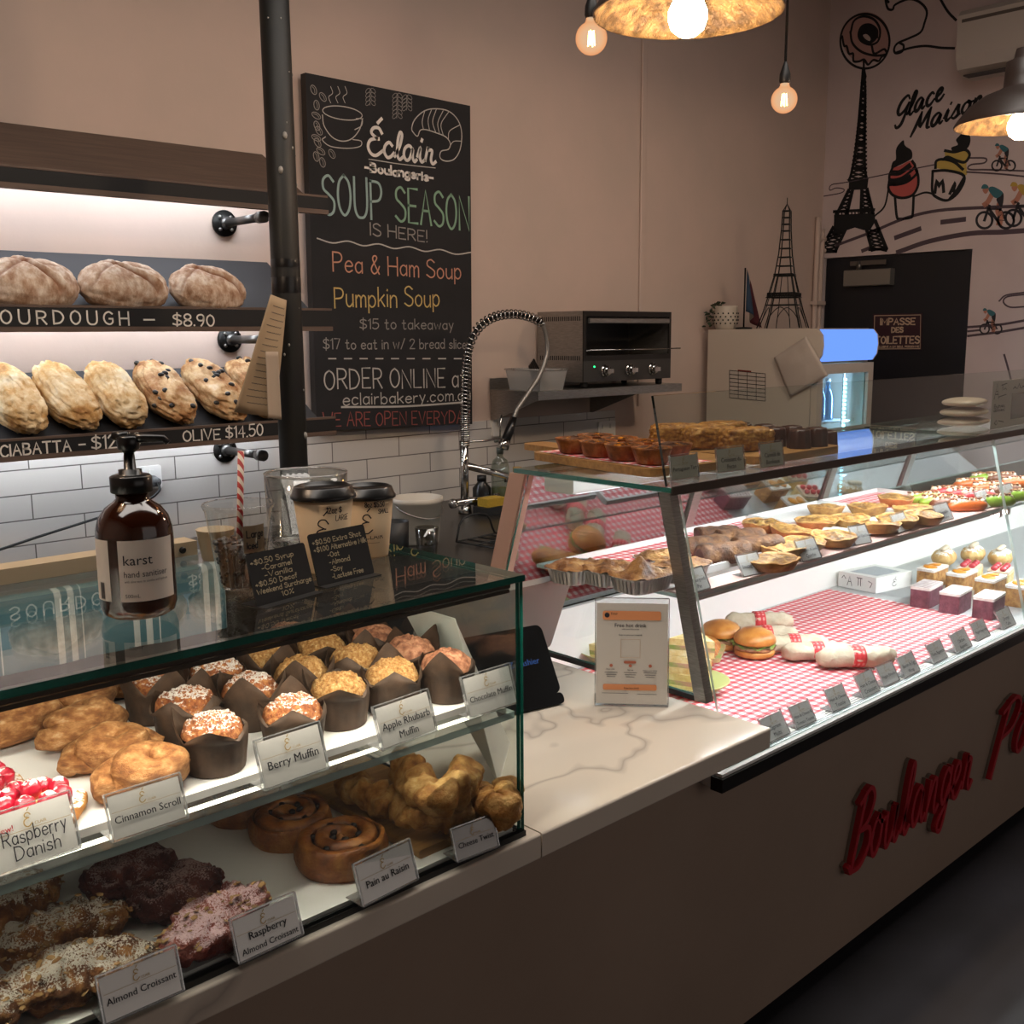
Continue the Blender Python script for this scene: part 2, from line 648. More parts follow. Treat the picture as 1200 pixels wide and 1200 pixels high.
GLC.update({
 'É': '~5.2,8 4,9.6 2,9.4 1.2,7.6 3.4,6 4,5.9|~3.4,6 .8,5 0,2.6 1.2,.4 3.2,0 5.6,1.8|3.6,11.4 5,13', 'B': '~1,0 2,5 3,10|~1.4,9 4.4,10.4 6.2,8.6 4.8,6 2.4,5.2|~2.4,5.2 5.6,4.8 6.2,2.4 4,.2 1,.2 0,1',
 'P': '~1,-1 2,5 3,10|~1.2,9 4.6,10.4 6.4,8.6 5,5.6 2.2,4.8', 'G': '~6,8 4.4,10 1.6,8.4 .6,5 2,2.6 4.4,3.6 6,6.4|~6,6.4 5.2,1 4,-2.4 2,-3 .8,-1.4', 'M': '~0,-.5 1.4,4 2.6,9.6|~2.6,9.6 3,4 3.8,2.4|~3.8,2.4 5.6,7 6.8,10|~6.8,10 6.8,4 7.2,1 8.4,.6',
 'a': '~3.6,4.8 2.2,5.8 .6,4.6 .2,2.2 1.2,.4 2.6,1.2 3.8,4.8 3.8,1.6 4.6,.2 5.4,1', 'b': '~0,1 1.6,5 2.4,9.6 1.4,9.8 .8,6 .8,1 2,0 3.6,1.4 3.4,4 1.6,4.4', 'c': '~3.4,4.6 2.2,5.6 .7,4.2 .4,2 1.6,.2 3,.6 4.2,2',
 'e': '~0,2 2.4,3.2 3,4.8 2,5.6 .8,4.4 .8,1.6 2,.2 3.4,.6 4.4,2', 'g': '~3.4,4.8 2,5.7 .6,4.4 .4,2 1.6,.6 3.2,3|~3.6,5.6 3.2,0 2,-3.2 .4,-3 .4,-1.6 3.8,1.2', 'i': '~0,2 1.2,5.4 1,2 1.8,.2 3,1|1.6,7.6 1.8,8.2',
 'l': '~0,1 2,5 2.8,9 2,10 1.2,7 1,2 2,.1 3.2,1', 'n': '~0,0 .4,5.4|~.2,2 1.6,5.2 2.8,5 2.8,1.6 3.6,.2 4.6,1', 'o': '~2,5.6 .6,4.6 .2,2.2 1.6,.2 3.2,1.6 3.2,4.4 2,5.6 2.6,4.6 4.4,4.6', 'r': '~0,1 1,5.8 1.2,4.8 2.8,4.8 2.4,1.6 3.2,.1 4.4,1',
 's': '~0,1 2.2,5.8 2.6,3.4 3.2,1.2 1.8,0 .6,.6|2.8,.4 4,1', 't': '~1.8,9 1,2 1.8,.1 3.2,1|0,6 3.2,6.2', 'u': '~0,5 .2,1.4 1.2,.1 2.8,2 3.4,5.4 3.4,1.4 4.2,.1 5.2,1', 'â': '~3.6,4.8 2.2,5.8 .6,4.6 .2,2.2 1.2,.4 2.6,1.2 3.8,4.8 3.8,1.6 4.6,.2 5.4,1|1,7 2.4,8.6 3.6,7',
})


def strokes_of(text, font=GL, gap=1.9, jit=0.0, sp=3.6):
    """list of 2d polylines and the total advance width, cap height 10"""
    out, x = [], 0.0
    rg = random.Random(len(text)*7+ord(text[0]))
    for ch in text:
        if ch == ' ':
            x += sp
            continue
        g = font.get(ch)
        if g is None:
            x += 3
            continue
        w = 0
        dy, ks = rg.uniform(-jit, jit), 1+rg.uniform(-jit, jit)*.15
        for st in g.split('|'):
            sm = st.startswith('~')
            pp = [tuple(map(float, q.split(','))) for q in st.lstrip('~').split()]
            w = max(w, max(p[0] for p in pp))
            pp = [Vector((x+p[0], p[1]*ks+dy, 0)) for p in pp]
            out.append(smooth(pp, 4) if sm and len(pp) > 2 else pp)
        x += w+gap
    return out, x-gap


def write(mb, text, A, B, h, pen, nrm, font=GL, shear=0.0, lift=.0006, up=None, jit=.25, mi=0, gap=1.9, sp=3.6, wf=None):
    """hand lettering along the baseline A-B with cap height h on the plane with normal nrm"""
    A, B = Vector(A), Vector(B)
    st, w = strokes_of(text, font, gap, jit, sp)
    ex = (B-A)/w
    up = Vector(up) if up else Vector((0, 0, 1))
    ey = up*(h/10)
    for s in st:
        mb.ribbon([A+ex*(p.x+shear*p.y)+ey*p.y for p in s], pen, nrm, mi, lift, wf)
    return mb


_tc = {}


def text_mesh(s):
    if s not in _tc:
        c = bpy.data.curves.new('t', 'FONT')
        c.body = s
        c.size = 1
        c.resolution_u = 2
        o = bpy.data.objects.new('t', c)
        me = bpy.data.meshes.new_from_object(o)
        vs = [v.co.copy() for v in me.vertices]
        fs = [tuple(p.vertices) for p in me.polygons]
        x0 = min(v.x for v in vs)
        x1 = max(v.x for v in vs)
        _tc[s] = ([Vector((v.x-x0, v.y, 0)) for v in vs], fs, x1-x0)
        bpy.data.objects.remove(o)
        bpy.data.meshes.remove(me)
        bpy.data.curves.remove(c)
    return _tc[s]


def printed(mb, s, cx, z, size, y=0.0, maxw=None, X=None, align='c', mi=0, slope=0.0):
    """printed text in the local XZ plane facing -Y, centred on cx with its baseline at z"""
    vs, fs, w = text_mesh(s)
    k = size
    kx = size
    if maxw and w*kx > maxw:
        kx = maxw/w
        k = max(kx, size*.8)
    x0 = cx-(w*kx/2 if align == 'c' else (w*kx if align == 'r' else 0))
    for dx in (-.011, .011):
        mb.add([(x0+(v.x+dx)*kx, y, z+v.y*k+slope*v.x*kx) for v in vs], fs, mi, False, X)
    return mb

# ------------------------------------------------------------------ shared materials
m_wall = M('painted_plaster', 'c6afa2', .75, 0, 'beaa9d', 3, .25, 14, .004)
m_mural = M('mural_plaster', 'c3b3b0', .75, 0, 'bbaaa8', 3, .15, 14, .003)
m_ceil = M('ceiling_paint', '4a403c', .9)
m_floor = M('polished_floor', '2c2c30', .5, 0, '34343a', 4, .1, 30)
m_black = M('black_paint', '0e0d0d', .5)
m_blackgloss = M('black_plastic', '0b0b0c', .28)
m_pole = M('black_pole_paint', '0f0f0f', .55, 0, '16150f', 12, .2, 40)
m_iron = M('black_iron', '191817', .45, .6)
m_steel = M('brushed_steel', '8f8b86', .34, .9, 'a39f9a', 40, .08, 200, .001, stretch=(1, 1, 12))
m_chrome = M('chrome', 'c4c2be', .12, 1)
m_alu = M('aluminium', 'a9a7a3', .3, .9)
m_darkalu = M('dark_aluminium', '2a2826', .3, .7)
m_wood = M('shelf_timber', '5f4d42', .65, 0, '524138', 6, .2, 40, .002, stretch=(1, 14, 14))
m_board = M('bamboo_board', '8a6436', .5, 0, 'a67c48', 5, .2, 30, .002, stretch=(1, 16, 16))
m_cream = M('cream_rail', 'b7a78c', .5)
m_white = M('white_plastic', 'e9e6e1', .4)
m_whitelam = M('white_laminate', 'efece8', .35)
m_paper = M('white_paper', 'ece7df', .8)
m_panel = M('counter_panel_paint', 'a39181', .6, 0, '9c8a7a', 2, .1, 20)
m_charc = M('charcoal_board', '2d2d30', .7)
m_red = M('red_paint', 'b31223', .45)
m_pink = M('pink_reflection', 'd8b4ac', .35)  # pink stands for red reflected in the white acrylic ledge
m_glass = M_glass('clear_glass')
m_glassd = M_glass('showcase_glass', 'f7faf9', .05)
m_mirror = M_glass('rear_door_glass', 'c6ccce', .34)
m_acryl = M_glass('clear_acrylic', 'fafafa', .04)
m_acryl_edge = M_glass('acrylic_edge', 'd8d8d8', .25, 0, .25, 'd9d9d8')
m_smoke = M_glass('smoked_acrylic', '8a8a88', .07)
m_frost = M_glass('frosted_plastic', 'e6e6e4', .04, .15, .45, 'b9b5b0')
m_edge = M_glass('green_glass_edge', '2d6a5e', .14, 0, .7, '10695c')
m_edgel = M_glass('pale_glass_edge', 'c4dcd6', .2, 0, .7, 'd3e6e1')
m_ink = M('black_ink', '1c1a22', .7)
m_gold = M('gold_ink', 'a88a4e', .5)
m_chalk = M('white_chalk', 'd9d4cc', .9)
m_led = M_emit('led_white', 'f2f6ff', 6.0)

# stone with grey veins
_t = NT('veined_stone')
_v = _t.coord('Object')
_w = _t.n('ShaderNodeTexNoise')
_w.inputs['Scale'].default_value = 1.9
_w.inputs['Detail'].default_value = 3
_w.inputs['Distortion'].default_value = .7
_t.l(_v, _w.inputs['Vector'])
_vein = _t.math('ABSOLUTE', _t.math('SUBTRACT', _w.outputs['Fac'], .5))
_c = _t.ramp(_vein, [(0, 'b5aba0'), (.005, 'c8beb1'), (.02, 'ddd3c4'), (1, 'ebe3d6')])
_t.bsdf(_c, .12)
m_stone = _t.m

# bevelled metro tiles
_t = NT('metro_tiles')
_sp = _t.n('ShaderNodeSeparateXYZ')
_t.l(_t.coord('Object'), _sp.inputs[0])
_cb = _t.n('ShaderNodeCombineXYZ')
_t.l(_sp.outputs[0], _cb.inputs[0])
_t.l(_t.math('ADD', _sp.outputs[2], 0.02), _cb.inputs[1])
_br = _t.n('ShaderNodeTexBrick')
_br.offset = .5
_br.inputs['Scale'].default_value = 1
_br.inputs['Brick Width'].default_value = .30
_br.inputs['Row Height'].default_value = .0745
_br.inputs['Mortar Size'].default_value = .0022
_br.inputs['Mortar Smooth'].default_value = .3
for _i, _cc in ((1, 'cfc9c2'), (2, 'c4beb8'), (3, '6e6864')):
    _br.inputs[_i].default_value = lin(_cc)
_t.l(_cb.outputs[0], _br.inputs['Vector'])
_nn = _t.noise(_t.coord('Object'), 7, 2)
_h = _t.math('SUBTRACT', _t.math('MULTIPLY', _nn, .8), _br.outputs['Fac'])
_t.bsdf(_br.outputs['Color'], .14, 0, _t.bump(_h, .35, .004))
m_tile = _t.m

# ------------------------------------------------------------------ room shell
XL, YB, ZC = 5.374, 3.2, 3.5
struct('floor', MB().box(-2.2, 7.0, -3.2, 4.2, -.05, 0), m_floor)
struct('ceiling', MB().box(-2.2, 7.0, -3.2, 4.2, ZC, ZC+.05), m_ceil)
struct('wall_back', MB().box(-2.2, XL+.1, YB, YB+.1, 0, ZC), m_wall)
wl = MB()
dy0, dy1, dz1 = 2.352, 3.178, 1.956
wl.box(XL, XL+.1, -3.2, dy0, 0, ZC).box(XL, XL+.1, dy1, YB, 0, ZC).box(XL, XL+.1, dy0, dy1, dz1, ZC)
struct('wall_right', wl, m_mural)
struct('wall_left', MB().box(-2.2, -2.1, -3.2, YB, 0, ZC), m_wall)
wf = MB()
wf.box(-2.1, .6, -3.2, -3.1, 0, ZC).box(.6, 4.6, -3.2, -3.1, 0, .5).box(.6, 4.6, -3.2, -3.1, 2.9, ZC).box(4.6, XL, -3.2, -3.1, 0, ZC)
struct('wall_front', wf, m_wall)
struct('trim_1', MB().box(-1.9, 3.64, YB-.009, YB-.0005, .9, 1.205), m_tile)
# painted batten and conduits on the back wall
bx = oy(753, 150, YB).x
struct('trim_2', MB().rbox(bx-.018, bx+.018, YB-.012, YB-.0005, 1.215, ZC-.01, .005, axis='z'), m_wall)
pb = MB()
for dx, top in ((-.075, 2.06), (-.03, 2.0)):
    pb.tube(smooth([(XL+dx, YB-.02, .05), (XL+dx, YB-.02, top-.04), (XL+dx+.012, YB-.02, top-.008), (XL+.05+dx*.2, YB-.02, top)], 5), .014, 10)
pb.box(XL-.1, XL-.005, YB-.045, YB-.001, 1.70, 1.72)
tag(pb.build('conduit_pipes', m_wall), 'pair of painted conduit pipes in the corner left of the dark door', 'pipe')

# door to the toilets
d1 = MB().box(XL+.02, XL+.06, dy0+.004, dy1-.004, .005, dz1-.004)
door = tag(d1.build('door_1', M('dark_door', '0c0d13', .5, 0, '10111a', 3)), kind='structure')
cl = MB()
a, b = ox(994, 325, XL+.02), ox(1048, 333, XL+.02)
cl.rbox(XL-.03, XL+.02, b.y, a.y, b.z-.005, a.z+.035, .008, axis='y')
cl.build('closer_body', M('grey_closer', '86827c', .4, .6), door)
ar = MB()
a, b = ox(995, 309, XL-.03), ox(1037, 309, XL-.03)
ar.box(XL-.02, XL-.01, b.y, a.y, a.z-.012, a.z+.012).cyl((XL-.012, a.y-.05, a.z-.04), (XL-.012, a.y-.05, a.z+.01), .015)
ar.build('closer_arm', M('closer_arm_steel', '6d6964', .3, .8), door)
sg = thing('door_sign', 'dark red TOILETTES sign in French fixed on the dark door', 'sign', (0, 0, 0))
p = [ox(1023, 368, XL+.016), ox(1081, 367, XL+.016), ox(1080, 410, XL+.016), ox(1022, 410, XL+.016)]
sgm = MB()
sgm.slab(p, -.004)
sgm.build('plate', [M('sign_plum', '2e0f1c', .5), m_black], sg)
lt = MB()
NX = Vector((-1, 0, 0))
for s, u0, u1, vb, hp in (('IMPASSE', 1032, 1072, 380.5, 9), ('DES', 1045, 1058, 389.5, 7), ('TOILETTES', 1026, 1077, 402.5, 10), ('EXCLUSIVE A UN SEUL PERSONNE', 1025, 1077, 407.5, 2.6)):
    A, B = ox(u0, vb, XL+.0155), ox(u1, vb-.3, XL+.0155)
    write(lt, s, A, B, hp*.0036, .0075 if hp > 5 else .0028, NX, lift=.0008, jit=0)
b0 = [ox(1025, 370, XL+.0155), ox(1079, 369, XL+.0155), ox(1078.3, 408.6, XL+.0155), ox(1024.3, 409, XL+.0155)]
lt.ribbon(b0+[b0[0]], .004, NX, lift=.0008)
lt.build('lettering', M('sign_cream', 'b9a089', .6), sg)

# ------------------------------------------------------------------ counter carcass
PANY = 1.18
struct('trim_3', MB().box(-1.0, 5.2, 1.23, 1.25, 0, .05), m_black)       # recessed kick
cb = MB()
cb.box(-1.0, 1.605, PANY, 1.86, .05, .79).box(1.605, 5.2, PANY, 1.86, .05, .668)
tag(cb.build('service_counter', m_panel), 'long beige painted service counter carrying the glass showcases', 'counter')
WT = .83
tag(MB().rbox(-1.0, 1.006, 1.019, 1.88, .79, WT, .004, axis='x').build('stone_slab', m_stone), 'stone slab under the cake showcase', 'worktop')
tag(MB().rbox(1.009, 1.603, 1.019, 1.88, .79, WT, .004, axis='x').build('stone_worktop', m_stone), 'pale veined stone worktop between the two glass showcases', 'worktop')
# raised red lettering on the panel
lm, ls = MB(), MB()
NY = Vector((0, -1, 0))
red_sign = thing('raised_lettering', 'red raised cursive shop lettering across the beige counter panel', 'sign', (2.2, PANY, .25))
zb0, zb1 = oy(988, 1018, PANY-.02), oy(1135, 882, PANY-.02)
W0 = Vector((-2.2, -PANY, -.25))


def cursive_solid(mb, text, A, B, h, pen, shear, y0, y1, wf=None):
    """cursive strokes with real depth: a swept flat bar from y0 to y1"""
    st, w = strokes_of(text, GLC, .7, 0, 3)
    ex, ey = (B-A)/w, Vector((0, 0, 1))*(h/10)
    for j_, s in enumerate(st):
        pts = [A+ex*(q.x+shear*q.y)+ey*q.y for q in s]
        m = len(pts)
        k_ = .0004*j_
        vs = []
        for i in range(m):
            t = (pts[min(i+1, m-1)]-pts[max(i-1, 0)]).normalized()
            sd = Vector((0, -1, 0)).cross(t).normalized()*pen*.5
            e = t*(-pen*.4 if i == 0 else (pen*.4 if i == m-1 else 0))
            for yy, sg_ in ((y0, 1), (y0, -1), (y1, -1), (y1, 1)):
                q = pts[i]+sd*sg_+e
                vs.append((q.x, yy-k_ if yy == y0 else yy, q.z))
        fs = []
        for i in range(m-1):
            for k in range(4):
                fs.append((i*4+k, i*4+(k+1) % 4, i*4+4+(k+1) % 4, i*4+4+k))
        fs += [(3, 2, 1, 0), tuple((m-1)*4+k for k in range(4))]
        mb.add([Vector(v)+W0 for v in vs], fs)


for word, A, B, h in (('Boulanger', oy(984, 1022, PANY), oy(1128, 905, PANY), .185), ('Pâtissier', oy(1150, 905, PANY), Vector((4.05, PANY, oy(1150, 905, PANY).z+.03)), .185)):
    A = Vector((A.x, PANY, A.z))
    B = Vector((B.x, PANY, A.z+.015))
    lm, ls = MB(), MB()
    cursive_solid(lm, word, A, B, h, .0125, .22, PANY-.022, PANY-.008)
    cursive_solid(ls, word, A, B, h, .0145, .22, PANY-.008, PANY-.0005)
    lm.build('letter_face', m_red, red_sign)
    ls.build('letter_backing', M('letter_backing', '8a7f74', .6) if word[0] == 'B' else bpy.data.materials['letter_backing'], red_sign)

# ------------------------------------------------------------------ cake showcase (left)
CX0, CX1, CY0, CY1, CT = -.5, .985, 1.032, 1.505, 1.22
cs = thing('cake_showcase', 'square glass cake showcase full of muffins and pastries at the front left', 'display case', (CX0, CY0, WT))
SX = Matrix.Translation((-CX0, -CY0, -WT))


def cpart(name, mb, mats):
    return mb.build(name, mats, cs, SX)


g = MB()
g.slab([(CX0, CY0, WT+.008), (CX1, CY0, WT+.008), (CX1, CY0, CT-.009), (CX0, CY0, CT-.009)], .007)
cpart('front_glass', g, [m_glassd, m_edge])
g = MB()
g.slab([(CX1, CY0+.0075, WT+.008), (CX1, CY1, WT+.008), (CX1, CY1, CT-.009), (CX1, CY0+.0075, CT-.009)], .007)
cpart('end_glass', g, [m_glassd, m_edge])
g = MB()
g.slab([(CX0, CY0-.003, CT), (CX1+.002, CY0-.003, CT), (CX1+.002, CY1+.02, CT), (CX0, CY1+.02, CT)], .009)
cpart('top_glass', g, [m_glassd, m_edge])
SHZ = 1.02
g = MB()
g.slab([(CX0, CY0+.009, SHZ), (CX1-.009, CY0+.009, SHZ), (CX1-.009, CY1-.04, SHZ), (CX0, CY1-.04, SHZ)], .010)
cpart('middle_shelf', g, [m_glassd, m_edgel])
g = MB()
g.box(CX0, CX1+.002, CY0-.002, CY0+.009, WT, WT+.008).box(CX1-.009, CX1+.002, CY0, CY1, WT, WT+.008)
cpart('base_seal', g, m_black)
g = MB()
g.box(CX0, CX1-.012, CY0+.012, CY1-.02, WT+.0005, WT+.012)
cpart('base_deck', g, m_whitelam)
g = MB()
g.box(CX0, .725, CY1-.022, CY1+.02, CT+.0005, CT+.022)
rl = cpart('back_rail', g, m_cream)
g = MB()
g.cyl((.70, CY1-.0225, CT+.011), (.70, CY1-.026, CT+.011), .005)
cpart('rail_screw', g, m_iron)
g = MB()
g.rbox(CX0, CX1-.012, CY0+.012, CY0+.04, CT-.021, CT-.010, .004, axis='x')
cpart('light_bar', g, M('bronze_profile', '4a3f36', .35, .5))
g = MB()
g.box(CX0, CX1-.03, CY0+.024, CY0+.038, CT-.0216, CT-.020)
cpart('led_strip', g, M_emit('led_warm_white', 'fff0dc', 5.0))
g = MB()
g.box(CX0, CX1-.014, CY0+.012, CY0+.015, CT-.026, CT-.021)
cpart('light_lip', g, bpy.data.materials['bronze_profile'])
g = MB()
g.box(CX0, CX1-.01, CY1-.03, CY1-.02, WT+.012, CT-.022)
cpart('rear_door', g, M('dark_rear_door', '27231f', .25, 0))
strip_light('cake_case_led', (CX0+.05, CY0+.030, CT-.0235), (CX1-.02, CY0+.030, CT-.0235), (0, .33, -1), .02, CASE_W, (1, .88, .74))
g = MB()
g.box(CX0+.05, CX1-.03, CY0+.056, CY0+.062, SHZ-.0135, SHZ-.0105)
cpart('shelf_fill_strip', g, bpy.data.materials['led_warm_white'])  # added glowing strip, made up to go with the fill light below
strip_light('cake_case_lower_fill', (CX0+.05, CY0+.059, SHZ-.015), (CX1-.03, CY0+.059, SHZ-.015), (0, .3, -1), .012, CASE_W*.018, (1, .88, .74))  # added fill light that lifts the dark lower deck
_t = NT('teal_striped_cloth')
_sp2 = _t.n('ShaderNodeSeparateXYZ')
_t.l(_t.coord('Object'), _sp2.inputs[0])
_s1 = _t.math('LESS_THAN', _t.math('FRACT', _t.math('ADD', _t.math('MULTIPLY', _sp2.outputs[0], 9), 50.0)), .35)
_s2 = _t.math('LESS_THAN', _t.math('FRACT', _t.math('ADD', _t.math('MULTIPLY', _sp2.outputs[0], 54), 50.0)), .5)
_t.bsdf(_t.mix(_t.math('MULTIPLY', _s1, _s2), '4c7c88', 'cfd8d6'), .85)
tw = thing('tea_towel', 'teal tea towel with white stripes hanging over the rear of the cake showcase', 'towel', (.50, CY1-.025, CT-.02))
g = MB()
pth = [(-.012, -.10), (-.0125, -.05), (-.012, -.004), (-.008, .004), (.002, .006), (.009, .003), (.0105, -.004), (.011, -.06), (.0115, -.10)]
g.grid(lambda u, v: (-.24+.50*u, pth[min(8, int(v*8+.5))][0]-(.004*math.sin(u*17)+.003*math.sin(u*41))*(1 if v < .4 else 0)*.6-.002, pth[min(8, int(v*8+.5))][1]), 60, 9)
g.build('cloth', _t.m, tw).modifiers.new('thick', 'SOLIDIFY').thickness = .0015
tr = MB()
tr.box(-.45, .33, 1.085, 1.455, SHZ+.0005, SHZ+.010).box(.335, .968, 1.085, 1.455, SHZ+.0005, SHZ+.010)
TRZ = SHZ+.010
tag(tr.build('shelf_liner', m_whitelam), 'white liner boards on the middle glass shelf of the cake showcase', 'tray')
DKZ = WT+.012

# ------------------------------------------------------------------ food showcase (right)
FX0, FX1 = 1.62, 5.1
fy = lambda z: 1.145+(z-.70)*(1.279-1.145)/.55     # slanted front plane
by = lambda z: 1.88-(z-.70)*(1.88-1.715)/.55       # slanted rear plane
FT, FS, FD = 1.25, 1.03, .70
fc = thing('food_showcase', 'long slanted glass food showcase with steel posts on the right', 'display case', (FX0, 1.15, .69))
FXM = Matrix.Translation((-FX0, -1.15, -.69))


def fpart(name, mb, mats):
    return mb.build(name, mats, fc, FXM)


def post(x, yf, z0, z1, w=.022, d=.028):
    g = MB()
    q = []
    for z in (z0, z1):
        for dx, dy in ((0, 0), (w, 0), (w, d), (0, d)):
            q.append((x+dx, yf(z)+dy, z))
    g.add(q, [(3, 2, 1, 0), (4, 5, 6, 7), (0, 1, 5, 4), (1, 2, 6, 5), (2, 3, 7, 6), (3, 0, 4, 7)])
    return g


fpart('front_post', post(FX0, fy, WT+.001, FT-.011, .024), m_steel)
fpart('rear_post', post(FX0, lambda z: by(z)-.03, WT+.001, FT-.011, .03, .05), M('lit_warm_steel', 'c39c88', .35, .35))  # near rear post: steel given a bright warm colour to look lit
for x in (2.30, 3.02, 3.56):
    fpart('rear_post', post(x, lambda z: by(z)-.028, FD, FT-.011, .035, .02), m_steel)
g = MB()
g.slab([(FX0+.003, fy(WT)+.03, WT+.012), (FX0+.003, fy(FT)+.03, FT-.012), (FX0+.003, by(FT)-.032, FT-.012), (FX0+.003, by(WT)-.032, WT+.012)], .006)
fpart('end_glass', g, [m_glassd, m_edge])
g = MB()
g.box(FX0, FX0+.012, fy(WT)+.03, by(WT)-.03, WT+.0005, WT+.011)
fpart('end_seal', g, m_black)
for xa, xb in ((FX0+.026, 3.125), (3.131, FX1)):
    g = MB()
    g.slab([(xa, fy(FD), FD+.004), (xb, fy(FD), FD+.004), (xb, fy(FT)-.002, FT-.012), (xa, fy(FT)-.002, FT-.012)], -.006)
    fpart('front_glass', g, [m_glassd, m_edgel])
for xa, xb in ((FX0, 3.125), (3.131, FX1)):
    g = MB()
    g.slab([(xa, fy(FT)-.006, FT), (xb, fy(FT)-.006, FT), (xb, by(FT)+.01, FT), (xa, by(FT)+.01, FT)], .010)
    fpart('top_glass', g, [m_glassd, m_edge])
g = MB()
g.box(FX0, FX1, fy(FT)-.012, fy(FT)-.0065, FT-.014, FT+.003)
fpart('top_trim', g, M('bronze_trim', '57504a', .3, .8))
for xa, xb in ((FX0+.004, FX1),):
    g = MB()
    g.slab([(xa, 1.291, FT+.0005), (xb, 1.291, FT+.0005), (xb, 1.33, 1.428), (xa, 1.33, 1.428)], -.006)
    fpart('sneeze_guard', g, [m_glass, M_glass('dark_glass_edge', '203530', .15, 0, .7, '06130f')])
g = MB()
g.slab([(FX0+.03, fy(FS)+.022, FS), (3.20, fy(FS)+.022, FS), (3.20, by(FS)-.10, FS), (FX0+.03, by(FS)-.10, FS)], .008)
fpart('middle_shelf', g, [m_glassd, m_edgel])
g = MB()
g.slab([(3.21, fy(FS)+.022, FS), (FX1, fy(FS)+.022, FS), (FX1, by(FS)-.10, FS), (3.21, by(FS)-.10, FS)], .008)
fpart('middle_shelf', g, [m_glassd, m_edgel])
g = MB()
g.box(FX0+.03, 3.20, fy(FS)+.024, fy(FS)+.085, FS+.0005, FS+.003)
fpart('ticket_ledge', g, m_pink)
g = MB()
for x in (3.17, 3.23):
    g.box(x, x+.02, fy(FS)+.03, fy(FS)+.18, FS-.03, FS-.0085)
fpart('shelf_bracket', g, m_pink)
g = MB()
g.box(FX0-.01, FX1, fy(FD)+.006, by(FD), FD-.031, FD)
fpart('deck', g, M('steel_deck', 'c9cacb', .3, .3))
g = MB()
g.box(FX0-.015, FX1, fy(FD)-.022, fy(FD)+.006, FD-.034, FD-.006)
fpart('front_rail', g, m_darkalu)
g = MB()
g.box(FX0-.008, FX1, fy(FD)-.016, fy(FD)+.004, FD-.0055, FD+.001)
fpart('rail_lip', g, M('polished_lip', 'f0f2f2', .35, 0))
# rear wall: ledge, sliding glass doors
g = MB()
q = [(by(FD)-.10, FD), (by(FD)-.03, FD), (by(.86)-.02, .86), (by(.86)-.035, .86), (by(.80)-.06, .80)]
g.add([(FX0+.06, y, z) for y, z in q]+[(FX1, y, z) for y, z in q], [(0, 1, 2, 3, 4), (9, 8, 7, 6, 5)]+[(i, 5+i, 5+(i+1) % 5, (i+1) % 5) for i in range(5)])
fpart('rear_ledge', g, m_whitelam)
for xa, xb in ((FX0+.035, 2.30), (2.335, 3.02), (3.055, 3.56), (3.595, FX1)):
    g = MB()
    g.slab([(xa, by(.865)-.012, .865), (xb, by(.865)-.012, .865), (xb, by(FT)-.012, FT-.014), (xa, by(FT)-.012, FT-.014)], -.005)
    fpart('sliding_door', g, [m_mirror, m_edge])
# light housings
g = MB()
g.rbox(FX0+.04, FX1, by(FT)-.14, by(FT)-.05, FT-.05, FT-.012, .008, axis='x')
fpart('light_housing', g, m_whitelam)
g = MB()
g.box(FX0+.06, FX1, by(FT)-.132, by(FT)-.058, FT-.0515, FT-.0502)
fpart('rear_led_panel', g, M_emit('rear_led_panel', 'f4f6ff', 2.2))
g = MB()
g.box(FX0+.05, FX1, fy(FT)+.009, fy(FT)+.03, FT-.016, FT-.0105).box(FX0+.05, FX1, fy(FT)+.006, fy(FT)+.009, FT-.020, FT-.0105)
fpart('led_profile', g, M('led_profile_bronze', '6e655c', .35, .7))
g = MB()
g.box(FX0+.05, 3.15, fy(FS)+.028, fy(FS)+.048, FS-.012, FS-.0085).box(FX0+.05, 3.15, fy(FS)+.025, fy(FS)+.028, FS-.0155, FS-.0085)
fpart('led_profile', g, M('led_profile_pale', 'c9b8b0', .4, 0))
g = MB()
g.box(FX0+.06, FX1, fy(FT)+.012, fy(FT)+.026, FT-.018, FT-.0162).box(FX0+.06, 3.14, fy(FS)+.0315, fy(FS)+.0435, FS-.014, FS-.0122)
fpart('led_strip', g, m_led)
COOL = (.93, .97, 1.0)
strip_light('food_case_led_top', (FX0+.08, fy(FT)+.019, FT-.019), (FX1, fy(FT)+.019, FT-.019), (0, .45, -1), .015, FOOD_W, COOL)
strip_light('food_case_led_shelf', (FX0+.08, fy(FS)+.038, FS-.015), (FX1, fy(FS)+.038, FS-.015), (0, .35, -1), .015, FOOD_W*.8, COOL)

# ------------------------------------------------------------------ kitchen bench behind
kb = thing('kitchen_bench', 'dark steel kitchen bench along the tiled wall', 'bench', (0, 2.15, 0))
MB().box(-1.9, 3.60, 0, 1.04, .86, .90).build('bench_top', M('dark_steel_top', '4c4844', .3, .8), kb)
MB().box(-1.9, 3.60, .03, 1.04, .0005, .86).build('bench_body', M('dark_cupboard', '2b2724', .6), kb)

# ------------------------------------------------------------------ pendant lamps
m_bulb = M_emit('lit_bulb', 'ffe2b8', 30.0)
m_shade_out = M('dark_brown_enamel', '2e2420', .45)
m_shade_in = M('hammered_gold_leaf', '46331c', .45, .3, '866a42', 28, 1.0, 70, .006, detail=8, lo=.4, hi=.62)
m_ambglass = M_glass('amber_bulb_glass', 'ffd9a8', .06, 0, .0)
m_fil = M_emit('glowing_filament', 'ffc47a', 60.0)
m_cable = M('black_cable', '0c0b0b', .6)
m_ambhalo = M_emit('lit_amber_glass', 'ff9c4a', 1.2)


